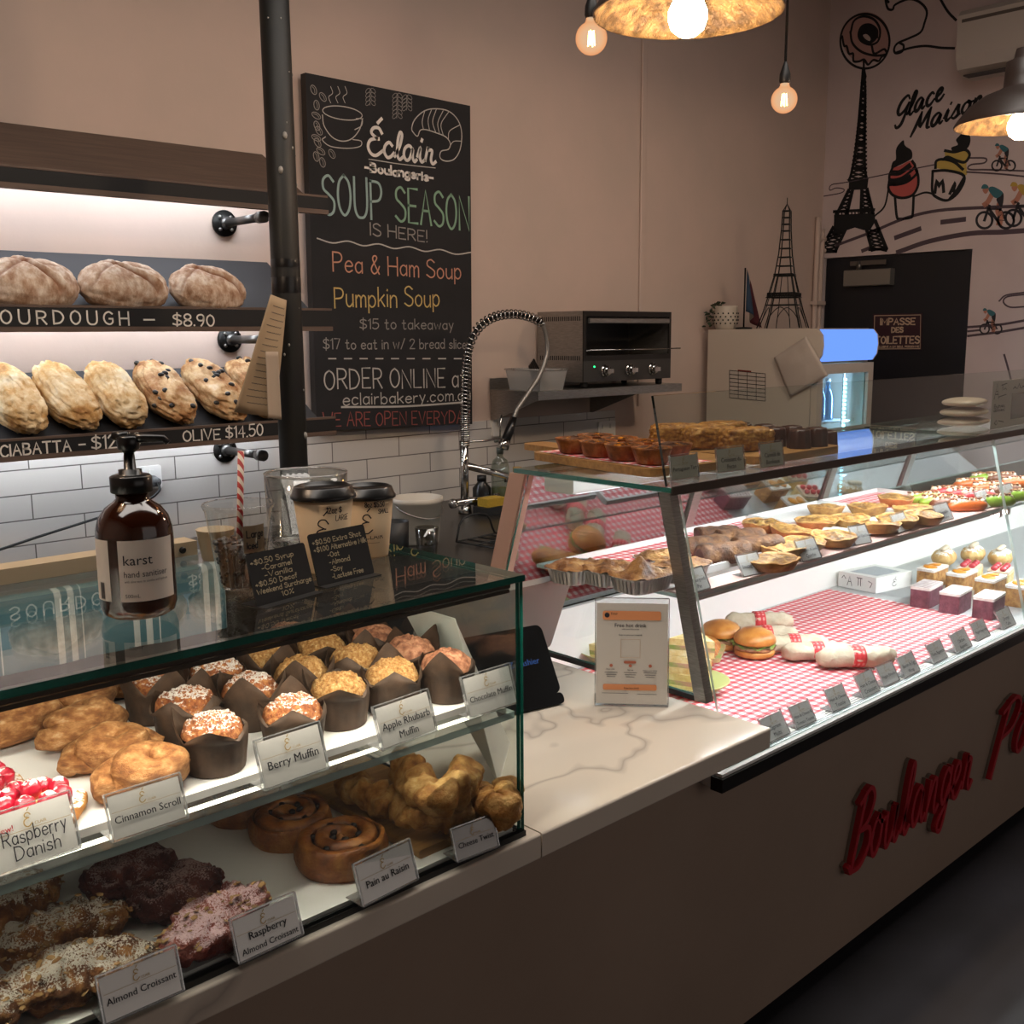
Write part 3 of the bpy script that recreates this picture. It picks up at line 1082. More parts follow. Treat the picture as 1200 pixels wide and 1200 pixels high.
def frost_bulb_glass():
    t = NT('lit_amber_bulb')
    lw = t.n('ShaderNodeLayerWeight')
    lw.inputs[0].default_value = .4
    tr = t.n('ShaderNodeBsdfTransparent')
    tr.inputs[0].default_value = lin('ffd0a0')
    e = t.n('ShaderNodeEmission')
    e.inputs[1].default_value = 1.0
    t.l(t.ramp(lw.outputs['Facing'], [(.0, 'ffe6c4'), (.35, 'ffc796'), (1, 'd9834e')]), e.inputs[0])
    m = t.n('ShaderNodeMixShader')
    t.l(t.math('ADD', t.math('MULTIPLY', lw.outputs['Facing'], .4), .45), m.inputs[0])
    t.l(tr.outputs[0], m.inputs[1])
    t.l(e.outputs[0], m.inputs[2])
    t.l(m.outputs[0], t.out.inputs[0])
    return t.m


m_amber = frost_bulb_glass()


def dome_lamp(loc, r, label):
    t = thing('pendant_lamp', label, 'lamp', loc, 0, 'dome pendant lamps over the counter')
    k = r/.205
    out = [(.205, 0), (.206, .006), (.196, .022), (.165, .060), (.120, .092), (.078, .108), (.062, .118), (.060, .150), (.058, .195), (.036, .205), (.030, .235), (.0, .236)]
    inn = [(.200, .0), (.192, .018), (.161, .054), (.118, .085), (.076, .100), (.030, .104), (0, .105)]
    MB().lathe([(a*k, b*k) for a, b in out], 64, cap=False).build('outer_shade', m_shade_out, t)
    MB().lathe([(a*k, b*k) for a, b in [(.205, 0)]+inn], 64, cap=False).build('inner_shade', m_shade_in, t)
    ring = [Vector((r*.985*math.cos(2*PI*i/64), r*.985*math.sin(2*PI*i/64), .004)) for i in range(64)]
    MB().tube(ring, .0035, 6, closed=True).build('rim', m_shade_in, t)
    MB().cyl((0, 0, .045), (0, 0, .1), .019, n=20).build('socket', m_black, t)
    b = [(0, -.046), (.018, -.043), (.033, -.031), (.040, -.012), (.040, .004), (.032, .022), (.022, .036), (.018, .048)]
    MB().lathe([(x*1.06, y*1.06) for x, y in b], 24, cap=False).build('bulb', m_bulb, t)
    MB().cyl((0, 0, .23*k), (0, 0, ZC-loc[2]-.001), .006, n=8).build('cable', m_cable, t)
    return t


def filament_lamp(loc, label):
    t = thing('filament_bulb_lamp', label, 'lamp', loc, 0, 'bare filament bulbs on black cords')
    rb = .040
    MB().lathe([(0, -rb)]+[(rb*math.sin(a), -rb*math.cos(a)) for a in [PI*i/14 for i in range(1, 13)]]+[(.014, .043), (.013, .052)], 28, cap=False).build('bulb_glass', m_amber, t)
    f = MB()
    for i in range(4):
        a = 2*PI*i/4+.4
        f.tube([(.009*math.cos(a), .009*math.sin(a), -.018), (.006*math.cos(a), .006*math.sin(a), .018)], .0017, 6)
    f.build('filament', m_fil, t)
    MB().lathe([(.0145, .047), (.0155, .050), (.0175, .056), (.0165, .075), (.008, .100), (.004, .112), (0, .113)], 20, cap=False).build('socket', m_black, t)
    MB().cyl((0, 0, .11), (0, 0, ZC-loc[2]-.001), .0042, n=8).build('cord', m_cable, t)
    bulb_light('filament_light', (loc[0], loc[1], loc[2]-.0), FIL_W, (1, .55, .28), .02)
    return t


LA = oy(806, 16, 1.5)
LB = oy(1197, 146, 1.47)
for p, r, lb in ((LA, .205, 'large dome pendant with gold inside at the top edge, lit bulb'), (LB, .205, 'dome pendant lamp hanging in front of the mural at the right edge'), (Vector((LA.x-1.72, 1.52, LA.z)), .205, 'third dome pendant lamp, over the cake showcase, left of the big one')):
    dome_lamp(p, r, lb)
    bulb_light('dome_light', (p.x, p.y, p.z-.025), BULB_W, WARM, .045)
filament_lamp(oy(693, 45, 1.9), 'amber filament bulb hanging left of the big dome pendant')
filament_lamp(oy(919, 117, 1.9), 'amber filament bulb hanging alone right of the big dome pendant')

# ------------------------------------------------------------------ chalkboard
bd = thing('chalkboard', 'tall black chalkboard with soup menu hung on the plaster wall', 'chalkboard', (0, 0, 0))
BY = 3.15
q = [oy(358, 85, BY), oy(551, 124, BY), oy(553.5, 497, BY), oy(371, 505, BY)]
MB().slab(q, -.03).build('board', [M('chalkboard_black', '131113', .8, 0, '1c191b', 5, .1, 40), m_black], bd)
wires = MB()
for u, v in ((400, 95), (510, 117)):
    p = oy(u, v, BY)
    wires.cyl((p.x, BY+.03, p.z-.05), (p.x, YB-.001, p.z-.05), .006, n=8)
wires.build('wall_spacer', m_iron, bd)


def bq(x, z):
    """chalkboard close-up coordinates -> point on the board face"""
    return oy(300+x/2.61, 60+z/2.609, BY)


CW = {k: M('chalk_'+k, c, .9) for k, c in dict(white='b5afa8', grey='8d8782', dim='6d6763', teal='8fa5a0', green='7f9f86', salmon='c08a72', yellow='c3a86a', red='8c4a44', paint='d8d0c8').items()}


def chalk(name, col, lines):
    mb = MB()
    for ln in lines:
        s, x0, z0, x1, z1, h, pen = ln[:7]
        A, B = bq(x0, z0), bq(x1, z1)
        hh = (bq(x0, z0-h)-A).length
        write(mb, s, A, B, hh, pen, NY, jit=.35, font=ln[7] if len(ln) > 7 else GL, shear=ln[8] if len(ln) > 8 else 0, gap=ln[9] if len(ln) > 9 else 1.9)
    return mb.build(name, CW[col], bd)


chalk('title_lettering', 'paint', [('Éclair', 342, 318, 549, 345, 88, .0115, GLC, .05, .3), ('-Boulangerie-', 334, 366, 541, 398, 26, .008)])
chalk('soup_lettering', 'teal', [('SOUP', 205, 502, 385, 512, 124, .0088)])
chalk('season_lettering', 'green', [('SEASON', 428, 522, 652, 546, 108, .0088)])
chalk('here_lettering', 'grey', [('IS HERE!', 350, 562, 523, 584, 36, .0048)])
chalk('pea_soup_lettering', 'salmon', [('Pea & Ham Soup', 236, 674, 626, 697, 56, .0052)])
chalk('pumpkin_lettering', 'yellow', [('Pumpkin Soup', 241, 783, 560, 780, 62, .0052)])
chalk('price_lettering', 'grey', [('$15 to takeaway', 318, 849, 603, 850, 32, .004), ('$17 to eat in w/ 2 bread slices', 206, 911, 657, 909, 32, .004)])
chalk('online_lettering', 'white', [('ORDER ONLINE at', 210, 1034, 640, 1024, 60, .0054), ('eclairbakery.com.au', 267, 1083, 655, 1066, 36, .0044)])
chalk('open_lettering', 'red', [('WE ARE OPEN EVERYDAY', 206, 1148, 655, 1136, 42, .0044)])
dr = MB()


def bline(mb, pts, pen=.004, n=5, closed=False, raw=False):
    mb.ribbon(pts if raw else [bq(p.x, p.y) for p in smooth([(a, b, 0) for a, b in pts], n, closed)], pen, NY, lift=.0006)


bline(dr, [(187+47*i, 576+4.3*i+(6 if i % 2 else -4)) for i in range(11)], .0045)
dr.build('wavy_rule', CW['white'], bd)
dr = MB()
for i in range(9):
    x = 222+48*i
    bline(dr, [(x, 940), (x+22, 940)], .0045, 1)
dr.build('dashed_rule', CW['white'], bd)
dr = MB()
bline(dr, [(262, 1088), (450, 1086), (642, 1073)], .007)
dr.build('web_underline', CW['white'], bd)
dr = MB()
bline(dr, [(345, 330), (440, 345), (548, 357)], .003)
dr.build('title_underline', CW['white'], bd)
dr = MB()
EL = lambda cx, cy, rx, ry, a=0, n=14: [(cx+rx*math.cos(t)*math.cos(a)-ry*math.sin(t)*math.sin(a), cy+rx*math.cos(t)*math.sin(a)+ry*math.sin(t)*math.cos(a)) for t in [2*PI*i/n for i in range(n)]]
bline(dr, EL(264, 189, 61, 20, .15), .0032, 3, True)
bline(dr, [(203, 195), (208, 228), (232, 262), (262, 275), (292, 268), (316, 240), (326, 206)], .0035)
bline(dr, [(306, 206), (324, 208), (322, 228), (302, 240)], .0032)
bline(dr, [(212, 262), (203, 272), (228, 291), (280, 297), (318, 291), (321, 275), (296, 270)], .0032)
for k in range(3):
    bline(dr, [(228+22*k, 158), (222+22*k, 140), (234+22*k, 128), (228+22*k, 108)], .0022)
dr.build('cup_drawing', CW['white'], bd)
dr = MB()
for i, (cx, cy, a) in enumerate([(176, 118, 1.2), (204, 140, 1), (185, 165, 1.4), (184, 197, .6), (186, 228, 1.2), (192, 243, 1), (184, 265, .5), (188, 280, 1), (198, 306, .7), (232, 314, 1.1), (184, 322, 1.3), (203, 340, 1.3)]):
    bline(dr, EL(cx, cy, 15, 8, a, 10), .0026, 3, True)
    bline(dr, [(cx-10*math.cos(a), cy-10*math.sin(a)), (cx+2, cy-2), (cx+10*math.cos(a), cy+10*math.sin(a))], .002)
dr.build('coffee_bean_drawing', CW['grey'], bd)
dr = MB()
for x, y, h, n in ((350, 115, 50, 4), (432, 130, 75, 6), (462, 135, 45, 4)):
    bline(dr, [(x, y), (x-2, y+h)], .002)
    for k in range(n):
        for sgn in (-1, 1):
            bline(dr, EL(x+sgn*8, y+6+h*k/n, 9, 5, sgn*.9, 8), .002, 2, True)
dr.build('leaf_drawing', CW['grey'], bd)
dr = MB()
bline(dr, [(482, 250), (476, 236), (486, 208), (516, 182), (552, 176), (590, 184), (618, 212), (629, 252), (624, 300), (606, 330), (580, 336), (563, 326), (566, 306), (588, 300), (594, 282), (580, 262), (552, 250), (520, 240), (502, 242), (494, 260)], .0038, 4, True)
for pts in ([(516, 182), (508, 215), (512, 240)], [(552, 176), (540, 215), (550, 250)], [(590, 184), (566, 222), (572, 256)], [(622, 226), (592, 244), (588, 268)], [(628, 275), (604, 276), (592, 292)], [(536, 180), (526, 210), (530, 240)], [(572, 182), (556, 218), (560, 250)]):
    bline(dr, pts, .003)
dr.build('croissant_drawing', CW['white'], bd)

# ------------------------------------------------------------------ bread shelves
m_bar = M('blackboard_strip', '060508', .7)
SHX0, SHX1 = -.5, 1.893
SHY = 2.85
SL = [(1.973, 1.927, 2.144), (1.629, 1.570, 1.796), (1.288, 1.240, 1.452)]
texts = ['', 'SOURDOUGH', '']
ords = ['top', 'middle', 'bottom']
labels = ['slanted dark bread shelf at the top of the wall rack, empty', 'slanted bread shelf with chalk SOURDOUGH price strip', 'slanted bread shelf with chalk CIABATTA and OLIVE price strip']


def shelf_z(i, y):
    zt, zb, zk = SL[i]
    return zb+.012+(zk-zb-.012)*(y-SHY)/(YB-.002-SHY)


for i, (zt, zb, zk) in enumerate(SL):
    t = thing('bread_shelf', labels[i], 'shelf', (SHX0, YB, zb), 0, 'slanted bread shelves on the wall')
    T = Matrix.Translation((-SHX0, -YB, -zb))
    b = MB()
    b.slab([(SHX0, SHY+.014, zb+.012), (SHX1-.02, SHY+.014, zb+.012), (SHX1-.02, YB-.002, zk), (SHX0, YB-.002, zk)], .014)
    b.build('shelf_board', [m_wood if i == 0 else m_charc, m_wood], t, T)
    b = MB()
    b.box(SHX0, SHX1, SHY, SHY+.012, zb+.010, zt)
    b.build('price_strip', m_bar, t, T)
    b = MB()
    b.box(SHX0, SHX1, SHY-.003, SHY+.02, zb-.004, zb+.0095).box(SHX0, SHX1, SHY-.001, SHY+.0135, zt+.0005, zt+.007)
    b.build('timber_edge', m_wood, t, T)
    b = MB()
    e = .02
    b.box(SHX0+.02, SHX1-.05, YB-.125, YB-.113, shelf_z(i, YB-.12)-.024, shelf_z(i, YB-.12)-.0195)
    b.build('led_strip', m_led, t, T)
    strip_light('bread_led', (SHX0+.05, YB-.119, shelf_z(i, YB-.12)-.026), (SHX1-.06, YB-.119, shelf_z(i, YB-.12)-.026), (0, .25, -1), .014, BREAD_W, (.86, .92, 1.0))
    if i:
        lt = MB()
        yy = SHY-.0005
        if i == 1:
            write(lt, 'SOURDOUGH', oy(-19, 379, yy), oy(151, 380.5, yy), .034, .0045, NY, gap=4.5)
            write(lt, '-', oy(169, 380, yy), oy(181, 380, yy), .03, .0045, NY)
            write(lt, '$8.90', oy(203, 381.5, yy), oy(251, 381.8, yy), .032, .0045, NY)
        else:
            write(lt, 'CIABATTA', oy(1, 535.5, yy), oy(83, 528.2, yy), .03, .0045, NY)
            write(lt, '-', oy(93, 526.5, yy), oy(100, 526, yy), .03, .0045, NY)
            write(lt, '$12.50', oy(108, 527, yy), oy(165, 521.5, yy), .036, .0045, NY)
            write(lt, 'OLIVE', oy(215, 517, yy), oy(258, 514.5, yy), .03, .0045, NY)
            write(lt, '$14.50', oy(265, 514, yy), oy(308, 509.5, yy), .034, .0045, NY)
        lt.build('chalk_lettering', m_chalk, t, T)
for k, (u, v, zz, lb) in enumerate(((262, 262, None, 'black iron pipe bracket under the top bread shelf'), (268, 398, None, 'black iron pipe bracket under the sourdough shelf'), (262, 527, None, 'black iron pipe bracket under the ciabatta shelf'))):
    p = oy(u, v, YB)
    t = thing('pipe_bracket', lb, 'bracket', (p.x, YB, p.z), 0, 'iron pipe brackets under the bread shelves')
    MB().cyl((0, -.001, 0), (0, -.012, 0), .042, n=28).build('flange', m_iron, t)
    b = MB()
    for a in range(4):
        b.cyl((.028*math.cos(a*PI/2+.8), -.012, .028*math.sin(a*PI/2+.8)), (.028*math.cos(a*PI/2+.8), -.017, .028*math.sin(a*PI/2+.8)), .006, n=6)
    b.build('bolts', m_steel, t)
    b = MB()
    b.cyl((0, -.012, 0), (0, -.03, 0), .02, n=16).cyl((0, -.03, 0), (0, -.225, 0), .013, n=14).cyl((0, -.225, 0), (0, -.26, 0), .018, n=14)
    b.build('pipe', M('pipe_metal', '5a5856', .35, .8) if k == 0 else bpy.data.materials['pipe_metal'], t)

# column in front of the shelves
px = oy(334, 300, 2.42)
t = thing('steel_column', 'round black steel column from floor to ceiling before the bread shelves', 'column', (px.x, 2.42, 0))
MB().cyl((0, 0, .001), (0, 0, ZC-.001), .037, n=40).build('column', m_pole, t)
b = MB()
for z0, z1 in ((1.66, 1.70), (1.725, 1.745)):
    b.lathe([(.0375, z0), (.0378, z0+.002), (.0378, z1-.002), (.0375, z1)], 40, cap=False)
b.build('tape_bands', m_blackgloss, t)
b = MB()
rg = random.Random(3)
for i in range(26):
    a, z = rg.uniform(-PI*.9, 0), rg.uniform(1.2, 2.6)
    s = rg.uniform(.0008, .0032) if i > 3 else .007
    c = Vector((.0372*math.cos(a), .0372*math.sin(a), z))
    b.ball(c, s, s, s*1.4, 6, 4)
b.build('paint_chips', M('chip_grey', '8d8a84', .7), t)
# sheets of paper hung on the column
for nm, lb, pts, col in (('order_sheet', 'long beige handwritten sheet hanging off the left of the black column', [(317, 345), (336, 352), (322, 489), (277, 483)], '9a8468'),
                         ('receipt_slip', 'narrow beige receipt slip hanging along the black column', [(311, 412), (326, 412), (330, 492), (314, 490)], '9b8a78')):
    yy = 2.36 if nm == 'order_sheet' else 2.352
    p = [oy(u, v, yy) for u, v in pts]
    b = MB()

    def sh(u, v, p=p, nm=nm):
        q = p[0].lerp(p[1], u).lerp(p[3].lerp(p[2], u), v)
        q.y += (.02*math.sin(u*PI*1.2)*v+.012*v*v) if nm == 'order_sheet' else .004*math.sin(u*PI)
        return q
    b.grid(sh, 10, 14)
    c = Vector(p[0])
    o = thing(nm, lb, 'paper', c)
    s_ = b.build('sheet', M('paper_'+nm, col, .8, 0, None), o, Matrix.Translation(-c))
    md = s_.modifiers.new('thick', 'SOLIDIFY')
    md.thickness = .0006
    if nm == 'order_sheet':
        w = MB()
        rg = random.Random(5)
        for k in range(16):
            v = .08+.055*k
            a, e = .25+.1*rg.random(), .8+.12*rg.random()
            w.ribbon([Vector(sh(a+(e-a)*j/14, v+.006*math.sin(j*3.1)))+Vector((0, -.0012, 0)) for j in range(15)], .0022, NY)
        w.build('handwriting', M('pencil_grey', '5f5346', .8), o, Matrix.Translation(-c))

# ------------------------------------------------------------------ mural drawn on the right wall
MX = XL-.0006


def mq(x, z):
    return ox(940+x/3.75, z/3.75, MX)


m_mink = M('mural_black', '070508', .8)
m_mgrey = M('mural_road_grey', '4a3b42', .75)
mural = thing('wall_mural', 'line mural on the right wall: iron tower, ice creams, road, cyclists', 'mural', (MX, 2.4, 2))
MXM = Matrix.Translation((-MX, -2.4, -2))


def mline(mb, pts, pen, n=5, closed=False, lift=.0003):
    mb.ribbon([mq(p.x, p.y) for p in smooth([(a, b, 0) for a, b in pts], n, closed)], pen*.0020, NX, lift=lift)


def mfill(mb, pts, n=5, lift=.0002, closed=True):
    P = [mq(p.x, p.y)+NX*lift for p in (smooth([(a, b, 0) for a, b in pts], n, True)[:-1] if n > 1 else [Vector((a, b, 0)) for a, b in pts])]
    mb.add(P, [tuple(range(len(P)))])


L = MB()
# tower
mline(L, [(268, 306), (262, 380), (252, 500), (243, 590), (232, 680), (217, 760), (207, 790)], 8)
mline(L, [(272, 306), (277, 400), (276, 520), (274, 640), (276, 740), (284, 788)], 8)
mfill(L, [(262, 330), (268, 300), (272, 288), (276, 300), (284, 336), (278, 360), (262, 362)], 1)
L.ribbon([mq(271, 262), mq(271, 300)], .012, NX, lift=.0003)
for k in range(24):
    z = 362+k*18
    f = (z-306)/480
    xl = 262-52*f**1.6
    xr = 279+4*f
    f2 = (z+18-306)/480
    xl2, xr2 = 262-52*f2**1.6, 279+4*f2
    mline(L, [(xl, z), (xr2, z+18)], 5, 1)
    mline(L, [(xr, z), (xl2, z+18)], 5, 1)
    if k % 3 == 0:
        mline(L, [(xl, z), (xr, z)], 5, 1)
mfill(L, [(196, 788), (292, 784), (290, 800), (286, 832), (204, 836), (206, 802)], 1)
for a, b in (((204, 836), (150, 945)), ((222, 836), (198, 940)), ((262, 836), (258, 938)), ((286, 832), (312, 938))):
    mline(L, [a, b], 9, 1)
for k in range(6):
    z = 836+k*17
    f, f2 = k/6, (k+1)/6
    mline(L, [(204-54*f, z), (222-24*f2, z+17)], 5, 1)
    mline(L, [(222-24*f, z), (204-54*f2, z+17)], 5, 1)
    mline(L, [(262-4*f, z), (286+26*f2, z+17)], 5, 1)
    mline(L, [(286+26*f, z), (262-4*f2, z+17)], 5, 1)
mfill(L, [(140, 944), (318, 936), (320, 952), (322, 972), (300, 1010), (272, 1012), (232, 1000), (190, 1014), (160, 1040), (136, 1050), (140, 968)], 1)
for a, b in (((136, 1000), (78, 1106)), ((188, 1014), (146, 1104)), ((284, 1012), (306, 1094)), ((322, 972), (370, 1092))):
    mline(L, [a, b], 10, 1)
for k in range(6):
    f, f2 = k/6, (k+1)/6
    z, z2 = 1005+98*f, 1005+98*f2
    mline(L, [(134-55*f, z), (186-40*f2, z2)], 5, 1)
    mline(L, [(186-40*f, z), (134-55*f2, z2)], 5, 1)
    mline(L, [(285+20*f, z), (330+40*f2, z2)], 5, 1)
    mline(L, [(330+40*f, z), (285+20*f2, z2)], 5, 1)
for a, b in (((76, 1107), (150, 1105)), ((296, 1097), (372, 1093)), ((140, 930), (316, 922))):
    mline(L, [a, b], 8, 1)
for k in range(12):
    mline(L, [(145+14.5*k, 929-.7*k), (146+14.5*k, 946-.7*k)], 4, 1)
L.build('tower_drawing', m_mink, mural, MXM)
L = MB()
mline(L, EL(276, 181, 108, 120, 0, 24), 6, 3, True)
mline(L, [(214, 140), (228, 92), (268, 72), (316, 86), (342, 130), (334, 180), (300, 196), (260, 180), (248, 150), (262, 116), (296, 108), (328, 130), (330, 165)], 6)
mline(L, [(212, 140), (222, 190), (262, 228), (320, 244), (368, 238), (360, 216), (318, 236), (306, 200)], 6)
mline(L, [(176, 160), (184, 200), (196, 204), (206, 236), (224, 236), (226, 268), (250, 270), (272, 262), (290, 284), (312, 264), (336, 268), (350, 250), (368, 240)], 6)
L.build('doughnut_outline', m_mink, mural, MXM)
L = MB()
mline(L, [(380, 10), (366, -8), (376, 36), (398, 42), (410, 20), (470, -4), (520, 12), (548, 50), (538, 100), (520, 142), (470, 168), (420, 190), (404, 216), (412, 234), (440, 226), (446, 200), (428, 188)], 6)
mline(L, [(412, 232), (470, 212), (540, 202), (610, 210), (668, 212)], 6)
mline(L, [(604, -10), (640, 50), (676, 88)], 6)
L.build('hand_outline', m_mink, mural, MXM)
L = MB()
mline(L, [(318, 950), (360, 910), (376, 850), (382, 790)], 5)
mline(L, [(494, 862), (540, 846), (576, 852)], 5)
L.build('linking_line', m_mink, mural, MXM)
L = MB()
mfill(L, EL(289, 150, 44, 43, 0, 18), 2, .0004)
L.build('doughnut_hole', m_mink, mural, MXM)
L = MB()
mfill(L, [(268, 154), (284, 150), (300, 166), (298, 180), (282, 174), (272, 164)], 3, .0006)
L.build('doughnut_highlight', M('mural_pale', 'b5a4a0', .75), mural, MXM)
L = MB()
mfill(L, EL(280, 165, 105, 112, 0, 20), 2, .0001)
L.build('doughnut_icing', M('mural_pink', 'a8837c', .75), mural, MXM)
L = MB()
for s, a, b, hz in (('Glace', (405, 540), (618, 436), 92), ('Maison', (478, 596), (790, 470), 88)):
    A, B = mq(*a), mq(*b)
    h = (mq(a[0], a[1]-hz)-A).length
    write(L, s, A, B, h, .0145, NX, font=GLC, shear=.22, lift=.0003, jit=0, gap=.4, wf=lambda t: .7+.5*math.sin(t*PI))
L.build('cursive_lettering', m_mink, mural, MXM)
# soft serve
L = MB()
mfill(L, [(446, 616), (452, 640), (480, 660), (484, 690), (470, 705), (420, 730), (392, 740), (398, 712), (412, 700), (412, 660), (424, 635)], 4)
for p in ([(396, 740), (384, 770), (390, 790), (440, 780), (494, 735), (484, 708)], [(384, 800), (404, 812), (460, 800), (504, 762), (496, 735)], [(382, 800), (380, 830), (400, 858), (440, 870), (484, 858), (508, 820), (510, 775), (500, 745)], [(408, 866), (416, 950), (430, 962), (476, 956), (486, 940), (490, 862)]):
    mline(L, p, 7)
mline(L, [(396, 760), (430, 758), (470, 730)], 14)
mline(L, [(388, 806), (430, 800), (470, 780)], 14)
mline(L, [(450, 640), (462, 660), (440, 700), (420, 722)], 3)
L.build('strawberry_cone_outline', m_mink, mural, MXM)
L = MB()
mfill(L, [(396, 742), (430, 728), (478, 706), (494, 735), (506, 770), (508, 815), (486, 856), (440, 868), (402, 856), (382, 828), (386, 780)], 4, .0001)
L.build('strawberry_swirl', M('mural_salmon', 'b0534e', .75), mural, MXM)
L = MB()
mfill(L, [(688, 600), (706, 584), (734, 590), (740, 620), (728, 650), (700, 666), (664, 664), (656, 648), (684, 636), (676, 616)], 4)
for p in ([(628, 662), (670, 668), (716, 658), (736, 680), (716, 712), (680, 706), (640, 690), (620, 700)], [(586, 738), (590, 708), (620, 700), (668, 712), (706, 744)], [(576, 752), (640, 750), (712, 774), (690, 840), (640, 880), (590, 866), (572, 838), (574, 752)]):
    mline(L, p, 7)
mfill(L, [(716, 772), (712, 800), (684, 850), (650, 878), (640, 876), (676, 830), (704, 782)], 3)
for p in ([(584, 846), (592, 790), (602, 822), (616, 790), (622, 842)], [(650, 850), (674, 800), (664, 840)]):
    mline(L, p, 8, 2)
L.build('vanilla_cup_outline', m_mink, mural, MXM)
L = MB()
mfill(L, [(630, 664), (680, 664), (722, 662), (736, 688), (722, 720), (722, 770), (660, 750), (590, 738), (590, 712), (626, 696)], 4, .0001)
L.build('vanilla_swirl', M('mural_yellow', 'b39a4e', .75), mural, MXM)
# road
L = MB()
mline(L, [(150, 1078), (300, 1022), (450, 960), (600, 925), (800, 912), (1000, 905)], 8)
mline(L, [(420, 1108), (560, 1060), (740, 1026), (880, 1020), (1000, 1012)], 12)
mline(L, [(412, 1044), (516, 1006)], 12, 1)
mline(L, [(616, 976), (712, 964)], 12, 1)
mline(L, [(266, 1102), (300, 1088)], 10, 1)
mline(L, [(96, 862), (170, 848), (184, 832), (150, 826), (122, 836), (130, 812), (200, 800), (420, 756), (580, 724)], 3)
mline(L, [(740, 694), (806, 696), (800, 716), (742, 724), (734, 744), (820, 746), (1000, 752)], 4)
mline(L, [(724, 756), (860, 764), (1000, 778)], 4)
z7 = lambda x, z: (((1080+x/4.44)-940)*3.75, (150+z/4.44)*3.75)
for pts, w in (([(242, 1036), (400, 1024), (533, 1002)], 6), ([(242, 1058), (300, 1052)], 5), ([(242, 1082), (400, 1062), (533, 1040)], 6), ([(440, 1050), (460, 950), (420, 930), (404, 900), (440, 870), (533, 856)], 4), ([(533, 930), (460, 932), (426, 906), (446, 878), (533, 866)], 4)):
    mline(L, [z7(a, b) for a, b in pts] if pts[0] != (440, 1050) else [z7(a, b) for a, b in pts[3:]], w)
mline(L, [z7(430, 1180), z7(450, 1250), z7(470, 1330)], 5)
L.build('road_lines', m_mgrey, mural, MXM)
# cyclists
mats_c = {k: M('mural_'+k, v, .75) for k, v in dict(teal='2f5f68', skin='a8705c', gold='a88a3a', dark='1c1a20').items()}


def cyclist(name, x, z, s, jersey):
    """x, z: hub of the front wheel in close-up units"""
    c = Vector((x, z, 0))
    W_ = MB()
    P = lambda a, b: z7(x+a*s, z+b*s)
    for cx in (0, 112):
        mline(W_, [P(cx+41*math.cos(t), 42*math.sin(t)) for t in [2*PI*i/18 for i in range(18)]], 5*s+1, 2, True)
    mline(W_, [P(0, 0), P(26, -78), P(10, -82)], 7*s, 1)
    mline(W_, [P(22, -62), P(80, -60), P(112, 0), P(68, 2), P(24, -60)], 7*s, 1)
    mline(W_, [P(68, 2), P(88, -72), P(76, -76)], 6*s, 1)
    W_.build(name+'_bicycle', mats_c['dark'], mural, MXM)
    B_ = MB()
    mfill(B_, [P(20, -160), P(40, -176), P(78, -160), P(98, -140), P(84, -118), P(52, -118)], 3, .0005)
    B_.build(name+'_jersey', mats_c[jersey], mural, MXM)
    B_ = MB()
    mfill(B_, [P(98, -142), P(100, -112), P(92, -70), P(76, -80), P(62, -110), P(84, -124)], 3, .0006)
    B_.build(name+'_shorts', mats_c['dark'], mural, MXM)
    B_ = MB()
    mfill(B_, [P(-10, -160), P(10, -176), P(22, -160), P(12, -140), P(0, -140)], 3, .0005)
    mline(B_, [P(36, -128), P(18, -96), P(2, -82)], 13*s, 3)
    mline(B_, [P(80, -84), P(72, -50), P(84, -20), P(78, 14)], 15*s, 3)
    B_.build(name+'_skin', mats_c['skin'], mural, MXM)
    B_ = MB()
    mfill(B_, [P(-16, -166), P(-6, -186), P(14, -184), P(22, -168), P(4, -164)], 3, .0007)
    B_.build(name+'_helmet', mats_c[jersey], mural, MXM)


cyclist('leading_cyclist', 327, 480, 1.0, 'teal')
cyclist('second_cyclist', 478, 468, 1.0, 'gold')
cyclist('road_cyclist', 462, 195, -.55, 'teal') if False else cyclist('distant_cyclist', 392, 196, .62, 'teal')
cyclist('lower_cyclist', 328, 1046, .58, 'teal')

# air conditioner
t = thing('air_conditioner', 'white wall split air conditioner above the mural, upper right corner', 'air conditioner', (XL, 2.1, 2.8))
p0, p1 = ox(1119, 22, XL-.22), ox(1135, 96, XL-.1)
y1 = ox(1122, 60, XL-.2).y
prof = [(0, 2.76), (-.12, 2.75), (-.19, 2.78), (-.215, 2.83), (-.215, 3.02), (-.19, 3.045), (0, 3.05)]
b = MB()
m_ = len(prof)
yy = [y1, y1-.85]
b.add([(x, y, z-2.8) for y in (y1-2.1, y1-2.95) for x, z in prof], [tuple(range(m_-1, -1, -1)), tuple(range(m_, 2*m_))]+[(i, (i+1) % m_, m_+(i+1) % m_, m_+i) for i in range(m_)])
b.build('casing', M('ac_white', 'b9aea4', .5), t)
b = MB()
b.box(-.19, -.13, y1-2.94, y1-2.13, -.052, -.046, X=rotm())
b.build('air_outlet', M('ac_slot', '3b3634', .6), t)
b = MB()
b.box(-.2165, -.2155, y1-2.93, y1-2.12, .185, .20)
b.build('top_grille', M('ac_grille', '5a5048', .6), t)

# ------------------------------------------------------------------ price tickets in clear holders
m_card = M('ticket_card', 'eeeae4', .75)
_logo_st, _logo_w = strokes_of('É', GLC, 0, 0)


def mini_logo(mb, cx, z, h, X, y=0.0, word=True):
    k = h/12
    for st in _logo_st:
        mb2 = [Vector((cx-3*k-h*.25+p.x*k, y, z+p.y*k)) for p in st]
        mb.ribbon([X @ q for q in mb2], h*.07, (X.to_3x3() @ NY).normalized(), lift=.0001)
    if word:
        printed(mb, 'CLAIR', cx+h*.45, z, h*.26, y-.0001, X=X)


